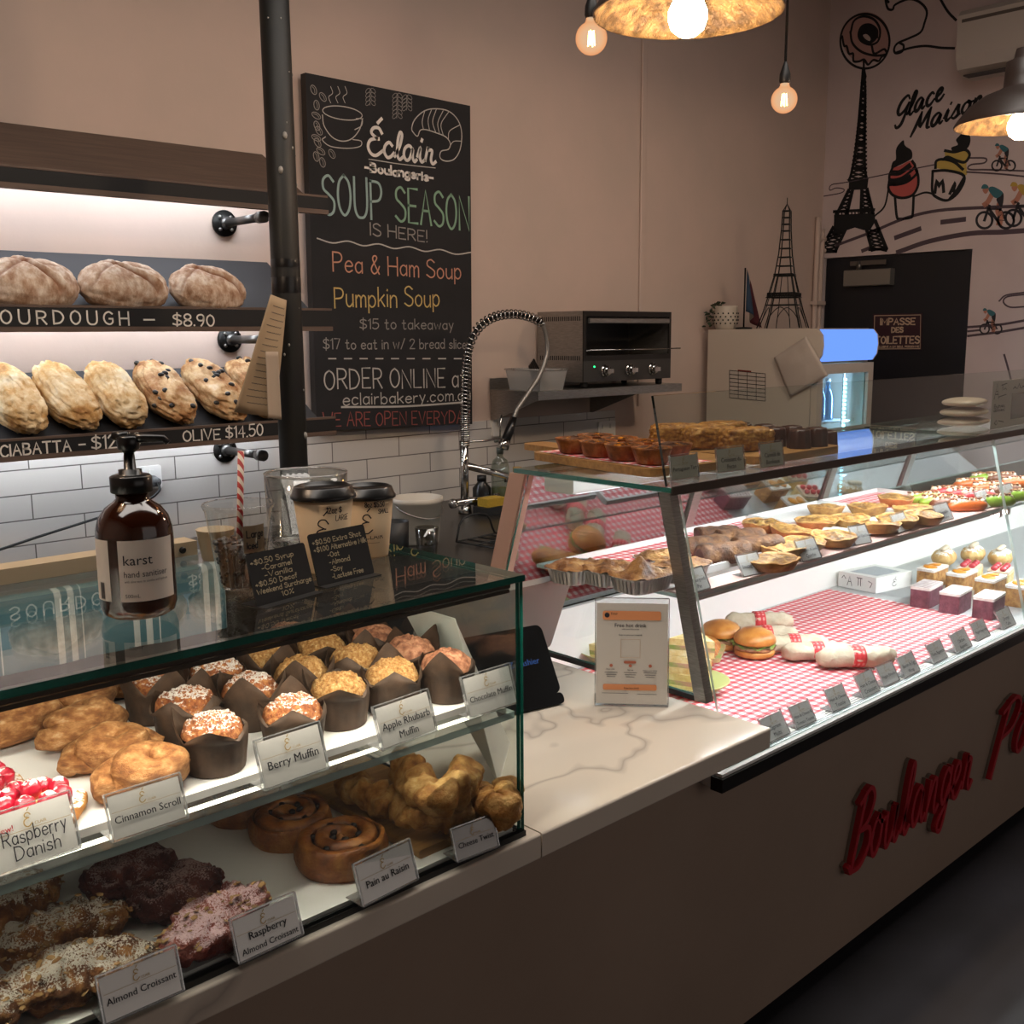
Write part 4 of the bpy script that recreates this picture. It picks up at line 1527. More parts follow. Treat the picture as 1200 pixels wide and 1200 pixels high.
def ticket(label, lines, BL, BR, TL, z, tilt=18, group=None, cardm=None, hand=False, extra=None, size=None, holder='ticket_holder', cat='price ticket', logo=True):
    A, B = oz(*BL, z), oz(*BR, z)
    w = (B-A).length
    rz = math.atan2(B.y-A.y, B.x-A.x)
    ti = R(tilt)
    up = Vector((-math.sin(rz)*math.sin(ti), math.cos(rz)*math.sin(ti), math.cos(ti)))
    lo, hi = .01, .4
    for _ in range(30):
        h = (lo+hi)/2
        if pr(A+up*h)[1] > TL[1]:
            lo = h
        else:
            hi = h
    c = (A+B)/2
    t = thing('price_ticket', label, cat, (c.x, c.y, z+.0006), rz, group)
    X = rotm(rx=-ti, loc=(0, 0, .0015))
    e = w*.035
    b = MB()
    b.box(-w/2-e, w/2+e, .0012, .0026, 0, h+e, 0, X)
    b.box(-w/2-e, w/2+e, -.0016, -.0008, 0, h+e*.4, 0, X)
    b.build(holder, m_acryl, t)
    b = MB()
    b.box(-w/2-e, w/2+e, -.0018, .0028, h+e, h+e+.0012, 0, X)
    for s in (-1, 1):
        b.box(s*(w/2+e)-.0006, s*(w/2+e)+.0006, -.0018, .0028, 0, h+e, 0, X)
    b.box(-w/2-e, w/2+e, -.0018, .034*min(1, w/.07), 0, .0012)
    b.build('holder_edges', m_acryl_edge, t)
    b = MB()
    b.box(-w/2, w/2, -.0006, .0006, .001, h, 0, X)
    b.build('card', cardm or m_card, t)
    lt = MB()
    n = len(lines)
    sz = (size or .017)*1.0 if h > .04 else h*.2
    sz = min(sz*1.1, h*.26)
    base = h*(.36 if n == 1 else .42)
    for i, s in enumerate(lines):
        zz = base-i*sz*1.15
        if hand:
            st, ww = strokes_of(s, GL)
            kk = min(w*.8/ww, sz*1.0/10)
            write(lt, s, X @ Vector((-ww*kk/2, -.0019, zz)), X @ Vector((ww*kk/2, -.0019, zz)), sz*1.0, .0012, (X.to_3x3() @ NY).normalized(), up=X.to_3x3() @ Vector((0, 0, 1)), jit=.3, lift=.0001)
        else:
            printed(lt, s, 0, zz, sz, -.002, w*.92, X)
    lt.build('lettering', m_ink, t)
    if extra:
        lt = MB()
        printed(lt, extra, -w*.36, h*.67, sz*.6, -.002, None, X)
        lt.build('red_note', m_red, t)
    if logo:
        lg = MB()
        mini_logo(lg, 0, h*.66, h*.30, X, -.002)
        lg.ribbon([X @ Vector((-w*.48, -.002, h*.62)), X @ Vector((w*.48, -.002, h*.62))], h*.008, (X.to_3x3() @ NY).normalized())
        lg.build('logo', m_gold, t)
    return t


TG = 'price tickets in the cake showcase'
SZ = SHZ
ticket('Raspberry Danish ticket, handwritten, with a red New note', ['Raspberry', 'Danish'], (0, 1028), (92, 995), (0, 962), SZ, group=TG, hand=True, extra='New!', size=.013)
ticket('Cinnamon Scroll price ticket on the middle shelf', ['Cinnamon Scroll'], (135, 988), (218, 960), (128, 937), SZ, group=TG)
ticket('Berry Muffin price ticket on the middle shelf', ['Berry Muffin'], (312, 927), (383, 902), (305, 873), SZ, group=TG)
ticket('Apple Rhubarb Muffin price ticket on the middle shelf', ['Apple Rhubarb', 'Muffin'], (450, 880), (510, 857), (441, 833), SZ, group=TG, size=.013)
ticket('Chocolate Muffin price ticket at the glass end of the shelf', ['Chocolate Muffin'], (552, 843), (605, 825), (545, 798), SZ, group=TG)
ticket('Almond Croissant price ticket at the bottom left', ['Almond Croissant'], (125, 1202), (213, 1163), (117, 1150), DKZ, group=TG)
ticket('Raspberry Almond Croissant price ticket on the lower deck', ['Raspberry', 'Almond Croissant'], (282, 1130), (353, 1097), (275, 1082), DKZ, group=TG, size=.013)
ticket('Pain au Raisin price ticket before the glazed spiral roll', ['Pain au Raisin'], (427, 1063), (488, 1032), (419, 1017), DKZ, group=TG)
m_cardshade = M('shaded_ticket_card', 'a9a49e', .75)  # darker copy of the white ticket card, shade put into its colour
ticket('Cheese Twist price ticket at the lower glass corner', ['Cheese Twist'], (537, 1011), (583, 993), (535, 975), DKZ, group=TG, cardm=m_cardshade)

# ------------------------------------------------------------------ pastries
GOLD = [(.30, '6e3f16'), (.48, 'a56c30'), (.62, 'cd9a56'), (.75, 'e4c48c')]
m_paper_case = M('brown_baking_paper', '4c3727', .7, 0, '352619', 40, .4, 60, .003)
m_muf = {
 'berry': M_food('berry_muffin_crumb', [(.3, '5a2814'), (.5, '98562a'), (.7, 'c48c52')], 140, .65, .9, 380, .004, sugar=.22, sscale=380, sugar_col='e0d8d0'),
 'apple': M_food('apple_muffin_crumble', [(.28, '7c4a1e'), (.46, 'b07c40'), (.6, 'd0a468'), (.74, 'e8cfa0')], 190, .65, 1.0, 320, .006),
 'chocolate': M_food('chocolate_muffin_crumb', [(.3, '5a2f1c'), (.5, '9a6446'), (.7, 'c79472')], 90, .65, .9, 300, .002),
}


def muffin_mesh(kind, seed):
    rg = random.Random(seed)
    ph = rg.uniform(0, PI/2)
    n = 64
    fl = [(rg.uniform(.012, .042), rg.uniform(-.010, .009)) for _ in range(4)]
    big = rg.randrange(4)
    fl[big] = (.040, .004)
    fl[(big+2) % 4] = (rg.uniform(.014, .024), -.010)
    b = MB()
    vs = []
    low = [(.0355, 0), (.037, .002), (.0385, .016), (.0405, .032), (.0415, .042)]
    for r, z in low:
        for k in range(n):
            a = 2*PI*k/n
            q = r*(1+.014*math.sin(a*17+seed)+.01*math.sin(a*9+z*90)) if z > .001 else r
            vs.append((q*math.cos(a), q*math.sin(a), z))
    for j in range(1, 7):
        f = j/6
        for k in range(n):
            a = 2*PI*k/n
            s_ = ((a-ph)/(PI/2)) % 4
            i = int(s_)
            tri = 1-abs((s_-i)*2-1)
            h, lean = fl[i]
            hh = .003+h*tri**.85
            wob = .003*fbm((math.cos(a)*3, math.sin(a)*3, f*2), 1, seed)
            rr = .0415+f*(.003+lean*tri*1.1)+wob*f+.0025*math.sin(f*PI)
            vs.append((rr*math.cos(a), rr*math.sin(a), .042+hh*f*(1-.25*max(0, -lean)*40*tri*f)))
    rows = len(low)+6
    fs = [(i*n+k, i*n+(k+1) % n, (i+1)*n+(k+1) % n, (i+1)*n+k) for i in range(rows-1) for k in range(n)]
    b.add(vs, fs, 0, True)
    b.f.append(tuple(range(n-1, -1, -1)))
    b.mi.append(0)
    b.sm.append(False)
    c = MB()
    amp = {'berry': .0035, 'apple': .0035, 'chocolate': .002}[kind]

    def top(u, v):
        a = 2*PI*u
        r = .0395*v
        x, y = r*math.cos(a), r*math.sin(a)
        z = .040+.031*math.sqrt(max(0, 1-(v*.985)**2.4))
        d = fbm((x, y, z), 55, seed, 2)*.004+fbm((x, y, z), 230, seed+5, 2)*amp*(1 if v < .97 else 0)
        return (x*(1+d*4), y*(1+d*4), z+d*(1 if v < .95 else .2))
    c.grid(top, 72, 34, wrapu=True)
    return b, c


variants = {}
for kind in ('berry', 'apple', 'chocolate'):
    variants[kind] = []
for kind, lst, grp in (
    ('berry', [(182, 800, 'at the back left beside the cinnamon scrolls'), (262, 786, 'in the back row, half hidden in its paper'), (222, 825, 'with dark berries, in the middle left'), (302, 806, 'between the sugared and crumble muffins'), (258, 856, 'front left with torn paper, nearest the glass'), (353, 836, 'right behind the Berry Muffin ticket')], 'berry muffins'),
    ('apple', [(320, 770, 'at the back left of the crumble muffins'), (393, 753, 'in the back row beside the chocolate ones'), (436, 767, 'in the middle of the crumble group'), (370, 782, 'second from left in the middle row'), (413, 802, 'front left, half out of its paper'), (483, 783, 'front right behind the Apple Rhubarb ticket')], 'apple rhubarb muffins'),
    ('chocolate', [(415, 740, 'at the far back left'), (462, 748, 'in the back row'), (505, 755, 'behind the front one'), (553, 777, 'front one by the glass end, behind the Chocolate ticket'), (478, 735, 'in the far back row')], 'chocolate muffins')):
    nm = {'berry': 'sugar dusted berry muffin', 'apple': 'crumble topped apple muffin', 'chocolate': 'cracked brown chocolate muffin'}[kind]
    base = []
    for i, (u, v, where) in enumerate(lst):
        p = oz(u, v, TRZ+.048)
        p.x, p.y = {'berry': ((.585, 1.35), (.672, 1.335), (.578, 1.242), (.668, 1.235), (.562, 1.135), (.662, 1.118)),
                    'apple': ((.757, 1.345), (.845, 1.335), (.845, 1.243), (.757, 1.25), (.757, 1.155), (.842, 1.15)),
                    'chocolate': ((.84, 1.42), (.93, 1.31), (.93, 1.222), (.928, 1.132), (.93, 1.40))}[kind][i]
        loc = Vector((p.x, p.y, TRZ+.0004))
        if i < 3:
            seed = i*13+len(kind)*7
            t = thing('muffin', nm+' '+where, 'muffin', loc, i*1.1, grp)
            pb_, ct = muffin_mesh(kind, seed)
            pb_.build('paper_case', m_paper_case, t)
            ct.build('muffin_top', m_muf[kind], t)
            t.scale = (.98, .98, .98)
            base.append(t)
        else:
            dup(base[i % 3], loc, i*1.7+.4, nm+' '+where, None, .98)

# cinnamon scrolls
m_cin = M_food('cinnamon_sugar_crust', [(.28, '65391a'), (.46, '935e30'), (.6, 'b88450'), (.74, 'dcb688')], 60, .6, .9, 420, .003, stretch=(1, 1, 2.2))


def scroll_mesh(seed, L=.062, Wd=.036, H=.030):
    """a thick rope of dough wound once round itself"""
    b = MB()
    rg = random.Random(seed)
    j = lambda: rg.uniform(-.004, .004)
    f = rg.choice((1, -1))
    path = [(-.050+j(), -.006*f, .017), (-.034, .016*f+j(), .022), (-.008, .021*f, .026), (.016, .006*f, .034+j()), (.018, -.016*f, .030), (-.004, -.020*f+j(), .026), (-.020, -.004*f, .033), (.000, .014*f, .036), (.030, .012*f+j(), .027), (.050+j(), -.004*f, .017)]
    pts = smooth(path, 8)
    m = len(pts)
    rad = [.0205*(.42+.58*max(0, math.sin(PI*(i+1.5)/(m+2)))**.5) for i in range(m)]
    b.tube(pts, rad, 26, prof=lambda t, a: 1+.045*math.cos(7*a+5*t+seed)+.03*math.cos(3*a-8*t))
    b.ball((0, 0, .018), .050, .026, .018, 24, 14)
    b.v = [(x*1.12+nz((x, y, z), 50, seed)*.003, y*1.1+nz((x, y, z), 50, seed+2)*.003, max(0, z+nz((x, y, z), 50, seed+4)*.003)) for x, y, z in b.v]
    return b


scr = []
for i, (u, v, rz, s, where) in enumerate(((172, 906, .15, 1.0, 'nearest the glass, behind its ticket'), (132, 880, -.1, .98, 'second from the front'), (97, 852, .1, 1.0, 'third from the front'), (22, 847, .3, 1.05, 'at the left edge of the photo'), (95, 818, .2, 1.0, 'at the back of the row'), (158, 797, .0, .85, 'at the very back beside the muffins'))):
    p = oz(u, v, TRZ+.022)
    t = scroll_mesh(i*5+1).build('cinnamon_scroll', m_cin)
    t.location = (p.x, p.y, TRZ+.0004)
    t.rotation_euler = (0, 0, rz)
    t.scale = (s, s, s)
    tag(t, 'sugared golden cinnamon scroll '+where, 'pastry', 'cinnamon scrolls')

# raspberry danish
m_dan = M_food('danish_crust', GOLD, 22, .5, .6, 90, .003, sugar=.22)
m_cust = M('custard', 'e8c56a', .3)
m_rasp = M_food('raspberry', [(.3, '7d0a1c'), (.6, 'b81834'), (.8, 'd63a55')], 30, .3, .2, 60, .001, sugar=.18, spec=.6)


def rasp_mesh():
    b = MB()

    def fn(d):
        a = math.atan2(d.y, d.x)
        return 1+.10*abs(math.sin(5*a+math.floor((d.z+1)*3.2)*.6))*abs(math.sin((d.z+1)*PI*1.6))
    b.ball((0, 0, .0105), .0105, .0105, .0115, 30, 18, fn)
    return b


rmesh = rasp_mesh()
for i, (u, v, rz, where) in enumerate(((40, 948, .2, 'beside the cinnamon scrolls at left'), (-28, 930, .5, 'at the left edge, partly out of frame'))):
    p = oz(u, v, TRZ+.015)
    t = thing('raspberry_danish', 'raspberry danish piled with red berries '+where, 'pastry', (p.x, p.y, TRZ+.0004), rz, 'raspberry danishes')
    b = MB()

    def dn(d):
        a = math.atan2(d.y, d.x)
        return (1+.16*abs(math.cos(2*a))**3+.06*fbm(d, 3, i+4))*(1 if d.z < .3 else 1-.25*(d.z-.3))
    b.ball((0, 0, .011), .052, .050, .015, 48, 20, dn)
    b.v = [(x, y, max(z, 0)) for x, y, z in b.v]
    b.build('pastry_base', m_dan, t)
    b = MB()
    b.ball((0, 0, .018), .034, .034, .010, 24, 10)
    b.build('custard', m_cust, t)
    first = None
    for k in range(9):
        a = k*2*PI/8
        r = .027 if k < 8 else 0
        l = (r*math.cos(a), r*math.sin(a), .019 if k < 8 else .027)
        if first is None:
            first = rmesh.build('raspberry', m_rasp, t)
            o = first
        else:
            o = first.copy()
            COL.objects.link(o)
            o.parent = t
        o.location = l
        o.rotation_euler = (.3*math.sin(k*2), .3*math.cos(k*3), k)

# croissants
CROI = [(.30, '40210f'), (.46, '764521'), (.6, 'a66e38'), (.78, 'cea068')]
m_alm = M_food('almond_croissant_crust', CROI, 38, .6, 1.0, 150, .008, sugar=.20, sscale=420, sugar_col='ddd2c4')
m_rac_dark = M_food('dark_raspberry_croissant_crust', [(.3, '35140f'), (.5, '5c2a24'), (.68, '7c4234'), (.8, '98584a')], 38, .55, 1.0, 150, .010, sugar=.07, sscale=420, sugar_col='a88a84')
m_rac_pink = M_food('pink_sugared_croissant_crust', [(.3, '5a2418'), (.5, '93463a'), (.68, 'b9766a'), (.8, 'd0a08e')], 38, .6, 1.0, 150, .008, sugar=.24, sscale=420, sugar_col='e2bcc0')
m_flake = M('almond_flakes', 'b08a58', .6, 0, '7a5228', 60)
m_plaincro = M_food('plain_croissant_crust', [(.3, '8a4416'), (.5, 'bc7430'), (.7, 'dca25a')], 14, .4, .4, 80, .003, stretch=(1, 6, 1))


def croissant_mesh(seed, L=.15, r=.034, bend=.5, flat=.62, rough=.10, ridges=7):
    b = MB()
    n, m = 44, 26
    vs = []
    for i in range(n+1):
        t = i/n*2-1
        a = t*bend
        cx, cy = math.sin(a)/bend*L/2 if bend else t*L/2, (math.cos(a)-1)/bend*L/2
        rr = r*(max(0, 1-abs(t)**2.6))**.55*(1-.16*abs(((t+1)/2*ridges) % 1-.5)*1.6)+.0008
        tx, ty = math.cos(a), -math.sin(a)
        for k in range(m):
            q = 2*PI*k/m
            dz, dn_ = math.sin(q), math.cos(q)
            p = Vector((cx-ty*dn_*rr*1.12, cy+tx*dn_*rr*1.12, dz*rr*flat))
            e = fbm(p, 40, seed, 4)*rough*.30+fbm(p, 130, seed+9, 2)*rough*.12
            if rough > .09:
                q1 = 1-abs(nz((p.x*16+p.z*30, p.y*52, p.z*60), 1, seed+2))
                q2 = 1-abs(nz((p.x*34, p.y*90+p.x*20, p.z*90), 1, seed+6))
                e += (.55-q1**3)*.13+(.5-q2**3)*.08
            p += Vector((-ty*dn_, tx*dn_, dz))*e*.09
            vs.append((p.x, p.y, max(p.z+r*flat*.92, 0)))
    fs = [(i*m+k, (i+1)*m+k, (i+1)*m+(k+1) % m, i*m+(k+1) % m) for i in range(n) for k in range(m)]
    b.add(vs, [f[::-1] for f in fs], 0, True)
    return b


def flakes_mesh(src, seed, num=70):
    """almond flakes lying on the upper faces of a pastry"""
    rg = random.Random(seed)
    ups = [v for v in src.v if v[2] > .022]
    b = MB()
    for _ in range(num):
        x, y, z = rg.choice(ups)
        s = rg.uniform(.0025, .005)
        X = rotm(rg.uniform(-.5, .5), rg.uniform(-.5, .5), rg.uniform(0, 6), (x, y, z+.001))
        b.lathe([(s, 0), (s*.8, .0007)], 7, X, sm=False, rf=lambda a, i: 1+.35*math.cos(a*2))
    return b


for i, (u, v, rz, L, kind, label) in enumerate((
    (92, 1160, -.25, .175, 'almond', 'icing dusted almond croissant in front, behind its ticket'),
    (72, 1092, -.1, .155, 'almond', 'browner almond croissant behind the front one at left'),
    (2, 1062, .3, .15, 'almond', 'almond croissant at the left edge on the lower deck'),
    (-60, 1200, -.3, .14, 'almond', 'almond croissant mostly cut off at the lower left corner'),
    (150, 1020, .30, .14, 'dark', 'dark raspberry croissant at the back by the shelf edge'),
    (206, 1043, .35, .145, 'dark', 'dark red raspberry croissant in the middle of the deck'),
    (252, 1088, .38, .165, 'pink', 'pink sugared raspberry almond croissant beside its ticket'))):
    p = oz(u, v, DKZ+(.003 if i == 0 else (.012 if i == 6 else .022)))
    mb = croissant_mesh(i*7+2, L, .040 if kind == 'almond' else .037, .35 if kind != 'dark' else .1, .62, .12)
    if kind == 'dark':
        mb.v = [(x*.9, y*1.15, z*.95) for x, y, z in mb.v]
    t = thing('almond_croissant' if kind == 'almond' else 'raspberry_croissant', label, 'pastry', (p.x, p.y, DKZ+.0004), rz, 'almond croissants' if kind == 'almond' else 'raspberry almond croissants')
    mb.build('crust', {'almond': m_alm, 'dark': m_rac_dark, 'pink': m_rac_pink}[kind], t)
    if kind != 'dark':
        tag(flakes_mesh(mb, i, 60).build('almond_flakes', m_flake, t), kind='stuff')

# pain au raisin
m_par = M_food('glazed_spiral_crust', [(.28, '5a2c0e'), (.48, '8f5222'), (.64, 'b87a3c'), (.8, 'd6a768')], 30, .28, .7, 150, .003, attr='fill', attr_col='2c1207', spec=.7)
m_raisin = M('raisin', '1b0d0a', .35)


def par_mesh(seed, R0=.058, H=.042, turns=2.3):
    b = MB()

    def fn(u, v):
        a = 2*PI*u
        rn = v
        if rn <= .80:
            q = rn/.80
            r = R0*.95*q
            ph = (q*turns-u+seed*.37) % 1
            groove = max(0, 1-abs(ph-.5)/.13)*(1-.55*max(0, q-.45)/.55)
            z = H*(.84+.16*(1-q**2))+.004*abs(math.sin(PI*(ph+.5)))-.009*groove-.008*math.exp(-((q-.15)/.2)**2)
            fl = min(1, groove*1.8)*(1 if q > .05 else 0)
        else:
            q = (rn-.8)/.2
            r = R0*(.95+.07*math.sin(q*PI))*(1 if q < .8 else 1-.4*(q-.8)**2)
            z = H*.84*(1-q)
            r += .0011*math.sin(q*44+2*math.sin(a*2+seed))
            fl = 0
        x, y = r*math.cos(a), r*math.sin(a)
        e = fbm((x, y, z), 28, seed, 3)*.004
        return (x*(1+e*6), y*(1+e*6), max(0, z+e*.8), fl)
    b.grid(fn, 90, 70, wrapu=True, attr='fill')
    b.f.append(tuple(range(69*90, 70*90))[::-1])
    b.mi.append(0)
    b.sm.append(False)
    return b


for i, (u, v, rz, s, tilt, label) in enumerate(((406, 1000, .4, 1.06, 0, 'glossy spiral raisin roll in front by its ticket'), (346, 968, 2.0, 1.0, 0, 'darker raisin roll behind the front one'), (294, 938, 3.6, 1.0, 0, 'raisin roll at the back of the row under the shelf'), (246, 910, 5.0, 1.0, 0, 'raisin roll furthest back in the shade'))):
    p = oz(u, v, DKZ+.036)
    yy_ = (1.131, 1.248, 1.36, 1.43)[i]
    p = Vector((oy((400, 340, 285, 215)[i], (985, 957, 935, 925)[i], yy_).x, yy_, 0))
    t = thing('raisin_roll', label, 'pastry', (p.x, p.y, DKZ+.0004), rz, 'spiral raisin rolls')
    t.scale = (s, s, s)
    par_mesh(i*3+1).build('dough', m_par, t)
    rg = random.Random(i+3)
    f0 = None
    for k in range(9):
        r = .010+.0042*k
        a = 2*PI*((r/(.058*.95)*2.3+(i*3+1)*.37-.5) % 1)
        if f0 is None:
            f0 = MB().ball((0, 0, 0), .0055, .0045, .004, 10, 7, lambda d: 1+.2*nz(d, 3)).build('raisin', m_raisin, t)
            o = f0
        else:
            o = f0.copy()
            COL.objects.link(o)
            o.parent = t
        o.location = (r*math.cos(a), r*math.sin(a), .041-.10*r)
        o.rotation_euler = (0, 0, k)

# cheese twists on a wooden board
q0, q1 = oz(487, 1000, DKZ+.012), oz(362, 917, DKZ+.012)
t = thing('serving_board', 'pale wooden board under the cheese twists on the lower deck', 'board', (0, 0, DKZ+.0004))
bb = MB()
bx0, bx1 = min(q0.x, q1.x)-.0, .955
bb.rbox(q0.x+.006, .958, q0.y, 1.44, 0, .013, .004, axis='y')
bb.build('board', m_board, t)
BDZ = DKZ+.0138
m_tw = M_food('cheese_twist_crust', [(.28, '7a4618'), (.46, 'b0793a'), (.62, 'd2a664'), (.8, 'e6cc98')], 40, .5, .9, 130, .006)


def twist_mesh(path, r, seed, tw=9):
    b = MB()
    pts = smooth(path, 14)
    m = len(pts)
    b.tube(pts, [r*(.55+.45*math.sin(PI*min(1, max(0, (i+2)/(m+3))))**.5)*(1+.10*math.sin(i*1.1+seed)) for i in range(m)], 22, prof=lambda t, a: 1+.20*math.cos(2*a+t*tw)+.06*math.cos(5*a-t*tw*1.6))
    b.v = [tuple(Vector(v)+Vector((nz(v, 45, seed), nz(v, 45, seed+3), nz(v, 45, seed+7)))*.006) for v in b.v]
    zm = min(v[2] for v in b.v)
    return b, zm


for i, (px_, label, lift) in enumerate((
    ([(462, 943), (488, 962), (520, 962), (548, 955)], 'cheese twist lying in front on the board', 0),
    ([(466, 902), (487, 925), (512, 948), (540, 930), (548, 908)], 'curled cheese twist on top of the pile', .036),
    ([(552, 940), (570, 950), (592, 958), (596, 930)], 'cheese twist at the right against the end glass', 0),
    ([(400, 915), (430, 935), (458, 950)], 'shaded cheese twist at the left of the board', 0))):
    pts = [oz(u, v, BDZ+.022+lift) for u, v in px_]
    c = pts[1].copy()
    mb, zm = twist_mesh(pts, .0235 if i != 1 else .025, i*3+1)
    mb.v = [(x-c.x, y-c.y, z-zm) for x, y, z in mb.v]
    o = mb.build('cheese_twist', m_tw)
    o.location = (c.x, c.y, BDZ+.0004+lift)
    tag(o, 'golden '+label, 'pastry', 'cheese twists')

# ------------------------------------------------------------------ things standing on the cake showcase
TOP = CT+.0004
# sanitiser bottle
p = oz(164, 718, CT)
dep = (p-CP).dot(CF)
rb = 43.0*dep/FPX
t = thing('hand_sanitiser_bottle', 'amber pump bottle of hand sanitiser with cream label', 'bottle', (p.x, p.y+.0, TOP), 0)
hb = .148
m_amber_b = NT('amber_plastic')
_x = m_amber_b.bsdf('2a0f05', .12, 0, None, .6)
_x.inputs['Coat Weight'].default_value = .4
m_amber_b = m_amber_b.m
pf = [(.0, .004), (rb*.80, 0), (rb*.93, .004), (rb, .014), (rb, .098), (rb*.985, .106), (rb*.90, .119), (rb*.72, .130), (rb*.50, .137), (rb*.42, .141), (rb*.42, .150)]
MB().lathe(pf, 56).build('bottle', m_amber_b, t)
b = MB()
b.lathe([(rb*.50, .148), (rb*.54, .149), (rb*.54, .167), (rb*.48, .169), (rb*.3, .170), (rb*.3, .1755), (rb*.16, .176), (rb*.13, .200)], 40, rf=lambda a, i: 1+.012*math.cos(a*30) if i in (1, 2) else 1)
b.build('pump_collar', m_blackgloss, t)
b = MB()
b.lathe([(rb*.13, .195), (rb*.28, .200), (rb*.30, .213), (rb*.22, .216), (0, .2165)], 24)
b.tube([(0, 0, .2115), (.014, -.012, .2125), (.032, -.026, .2115), (.036, -.029, .206)], [.006, .0055, .0045, .004], 10)
b.tube([(0, 0, .2135), (-.014, .011, .2155)], [.0075, .005], 10)
b.build('pump_head', m_blackgloss, t)
va = math.atan2(-p.y, -p.x)          # direction from the bottle to the camera


def wrap(mb, a0, a1, z0, z1, rr, n=26):
    vs = []
    for i in range(n+1):
        a = a0+(a1-a0)*i/n
        vs += [(rr*math.cos(a), rr*math.sin(a), z0), (rr*math.cos(a), rr*math.sin(a), z1)]
    mb.add(vs, [(2*i, 2*i+2, 2*i+3, 2*i+1) for i in range(n)], 0, True)
    return mb


def curved_print(mb, s, a_left, z, size, rr, maxw=None):
    vs, fs, w = text_mesh(s)
    k = size if not maxw or w*size < maxw else maxw/w
    mb.add([(rr*math.cos(a_left+v.x*k/rr), rr*math.sin(a_left+v.x*k/rr), z+v.y*size) for v in vs], fs)


wrap(MB(), va-.46, va+1.10, .024, .097, rb+.0003).build('label', M('cream_label', 'd9cfc4', .6), t)
wrap(MB(), va-1.42, va-.74, .024, .097, rb+.0003).build('rear_label', bpy.data.materials['cream_label'], t)
lt = MB()
for s, z, sz in (('karst', .068, .017), ('hand sanitiser', .0535, .0105), ('with aloe vera to soothe and hydrate', .047, .0042), ('500mL', .029, .0062)):
    curved_print(lt, s, va-.33, z, sz, rb+.0006, .052)
rr = rb+.0006
for i in range(9):
    a = va-1.15+i*.022
    wrap(lt, a, a+(.012 if i % 3 else .018), .026, .046, rr, 1)
lt.build('lettering', m_ink, t)

# paper coffee cups
m_cup = M('kraft_cream_cup', 'c9b08e', .7)
m_lid = M('black_cup_lid', '0d0c0c', .3)


def cup(label, base, rb_, rt, h, lines, capt):
    t = thing('coffee_cup', label, 'cup', (base.x, base.y, TOP), 0)
    MB().lathe([(rb_*.9, .003), (rb_, 0), (rb_+.0005, .002), (rt, h)], 44).build('paper_cup', m_cup, t)
    MB().lathe([(rt+.001, h-.004), (rt+.0035, h-.003), (rt+.0035, h+.001), (rt+.0015, h+.003), (rt-.002, h+.013), (rt-.006, h+.015), (rt-.007, h+.010), (0, h+.010)], 44).build('lid', m_lid, t)
    a0 = math.atan2(-base.y, -base.x)
    lt = MB()

    def rad(z):
        return rb_+(rt-rb_)*z/h+.0007
    for s, z, hh, da in lines:
        st, w = strokes_of(s, GL, 2.0, .3)
        k = hh/10
        for q in st:
            pts = []
            for v in smooth([(w_.x, w_.y, 0) for w_ in q], 2) if len(q) > 2 else q:
                rr_ = rad(z+v.y*k)
                a = a0+da+v.x*k*.8/rr_
                pts.append(Vector((rr_*math.cos(a), rr_*math.sin(a), z+v.y*k)))
            for j in range(len(pts)-1):
                m_ = (pts[j]+pts[j+1])/2
                lt.ribbon([pts[j], pts[j+1]], .0010, Vector((m_.x, m_.y, 0)).normalized(), lift=.0002)
    lt.build('handwriting', m_ink, t)
    lg = MB()
    st, w = strokes_of('É', GLC, 0, 0)
    hh = h*.42
    k = hh/13
    for q in st:
        pts = []
        for v in q:
            z = h*.42+v.y*k
            rr_ = rad(z)
            a = a0-.32+v.x*k/rr_
            pts.append(Vector((rr_*math.cos(a), rr_*math.sin(a), z)))
        for j in range(len(pts)-1):
            m_ = (pts[j]+pts[j+1])/2
            lg.ribbon([pts[j], pts[j+1]], .0018, Vector((m_.x, m_.y, 0)).normalized(), lift=.0002)
    vs, fs, w = text_mesh(capt)
    k = .011
    zt = h*.32
    lg.add([(rad(zt)*math.cos(a0-.35+v.x*k/rad(zt)), rad(zt)*math.sin(a0-.35+v.x*k/rad(zt)), zt+v.y*k) for v in vs], fs)
    wrap(lg, a0-.3, a0+.5, zt-.006, zt-.0055, rad(zt), 8)
    lg.build('logo', m_ink, t)


c1, c2 = oz(382, 668, CT), oz(433, 650, CT)
cup('larger kraft coffee cup with black lid behind the black signs', c1, .029, .0425, .108, [('12oz $6', .088, .0085, .10), ('LARGE', .077, .0075, .42)], 'ÉCLAIR')
cup('smaller kraft coffee cup with black lid at the right', c2, .0285, .0390, .092, [('8oz $5.50', .079, .0075, -.12), ('SMALL', .0685, .0065, .42)], 'ÉCLAIR')

# iced drink cup with straw
p = oz(284, 688, CT)
t = thing('iced_drink_cup', 'clear plastic iced coffee cup with beans and striped straw', 'cup', (p.x, p.y, TOP), 0)
m_pet = M_glass('clear_cup_plastic', 'f2f2f0', .07)
MB().lathe([(.0, .002), (.027, .001), (.029, .004), (.044, .105), (.0455, .107), (.0475, .112), (.046, .114), (.043, .113)], 48, cap=False).build('cup', m_pet, t)
bn = MB()
bn.lathe([(.0, .003), (.0235, .003), (.0245, .006), (.0320, .062), (.0, .064)], 40, cap=False)
rg = random.Random(4)
for i in range(150):
    zz = rg.uniform(.006, .063)
    rr = .0225+.0084*zz/.06
    a = rg.uniform(0, 2*PI)
    if i > 100:
        rr, zz = rg.uniform(0, .029), .0635
    bn.ball((rr*math.cos(a), rr*math.sin(a), zz), .0042, .0035, .0030, 7, 5)
tag(bn.build('coffee_beans', M('coffee_beans', '1d0e08', .4, 0, '2a150b', 60), t), kind='stuff')
b = MB()
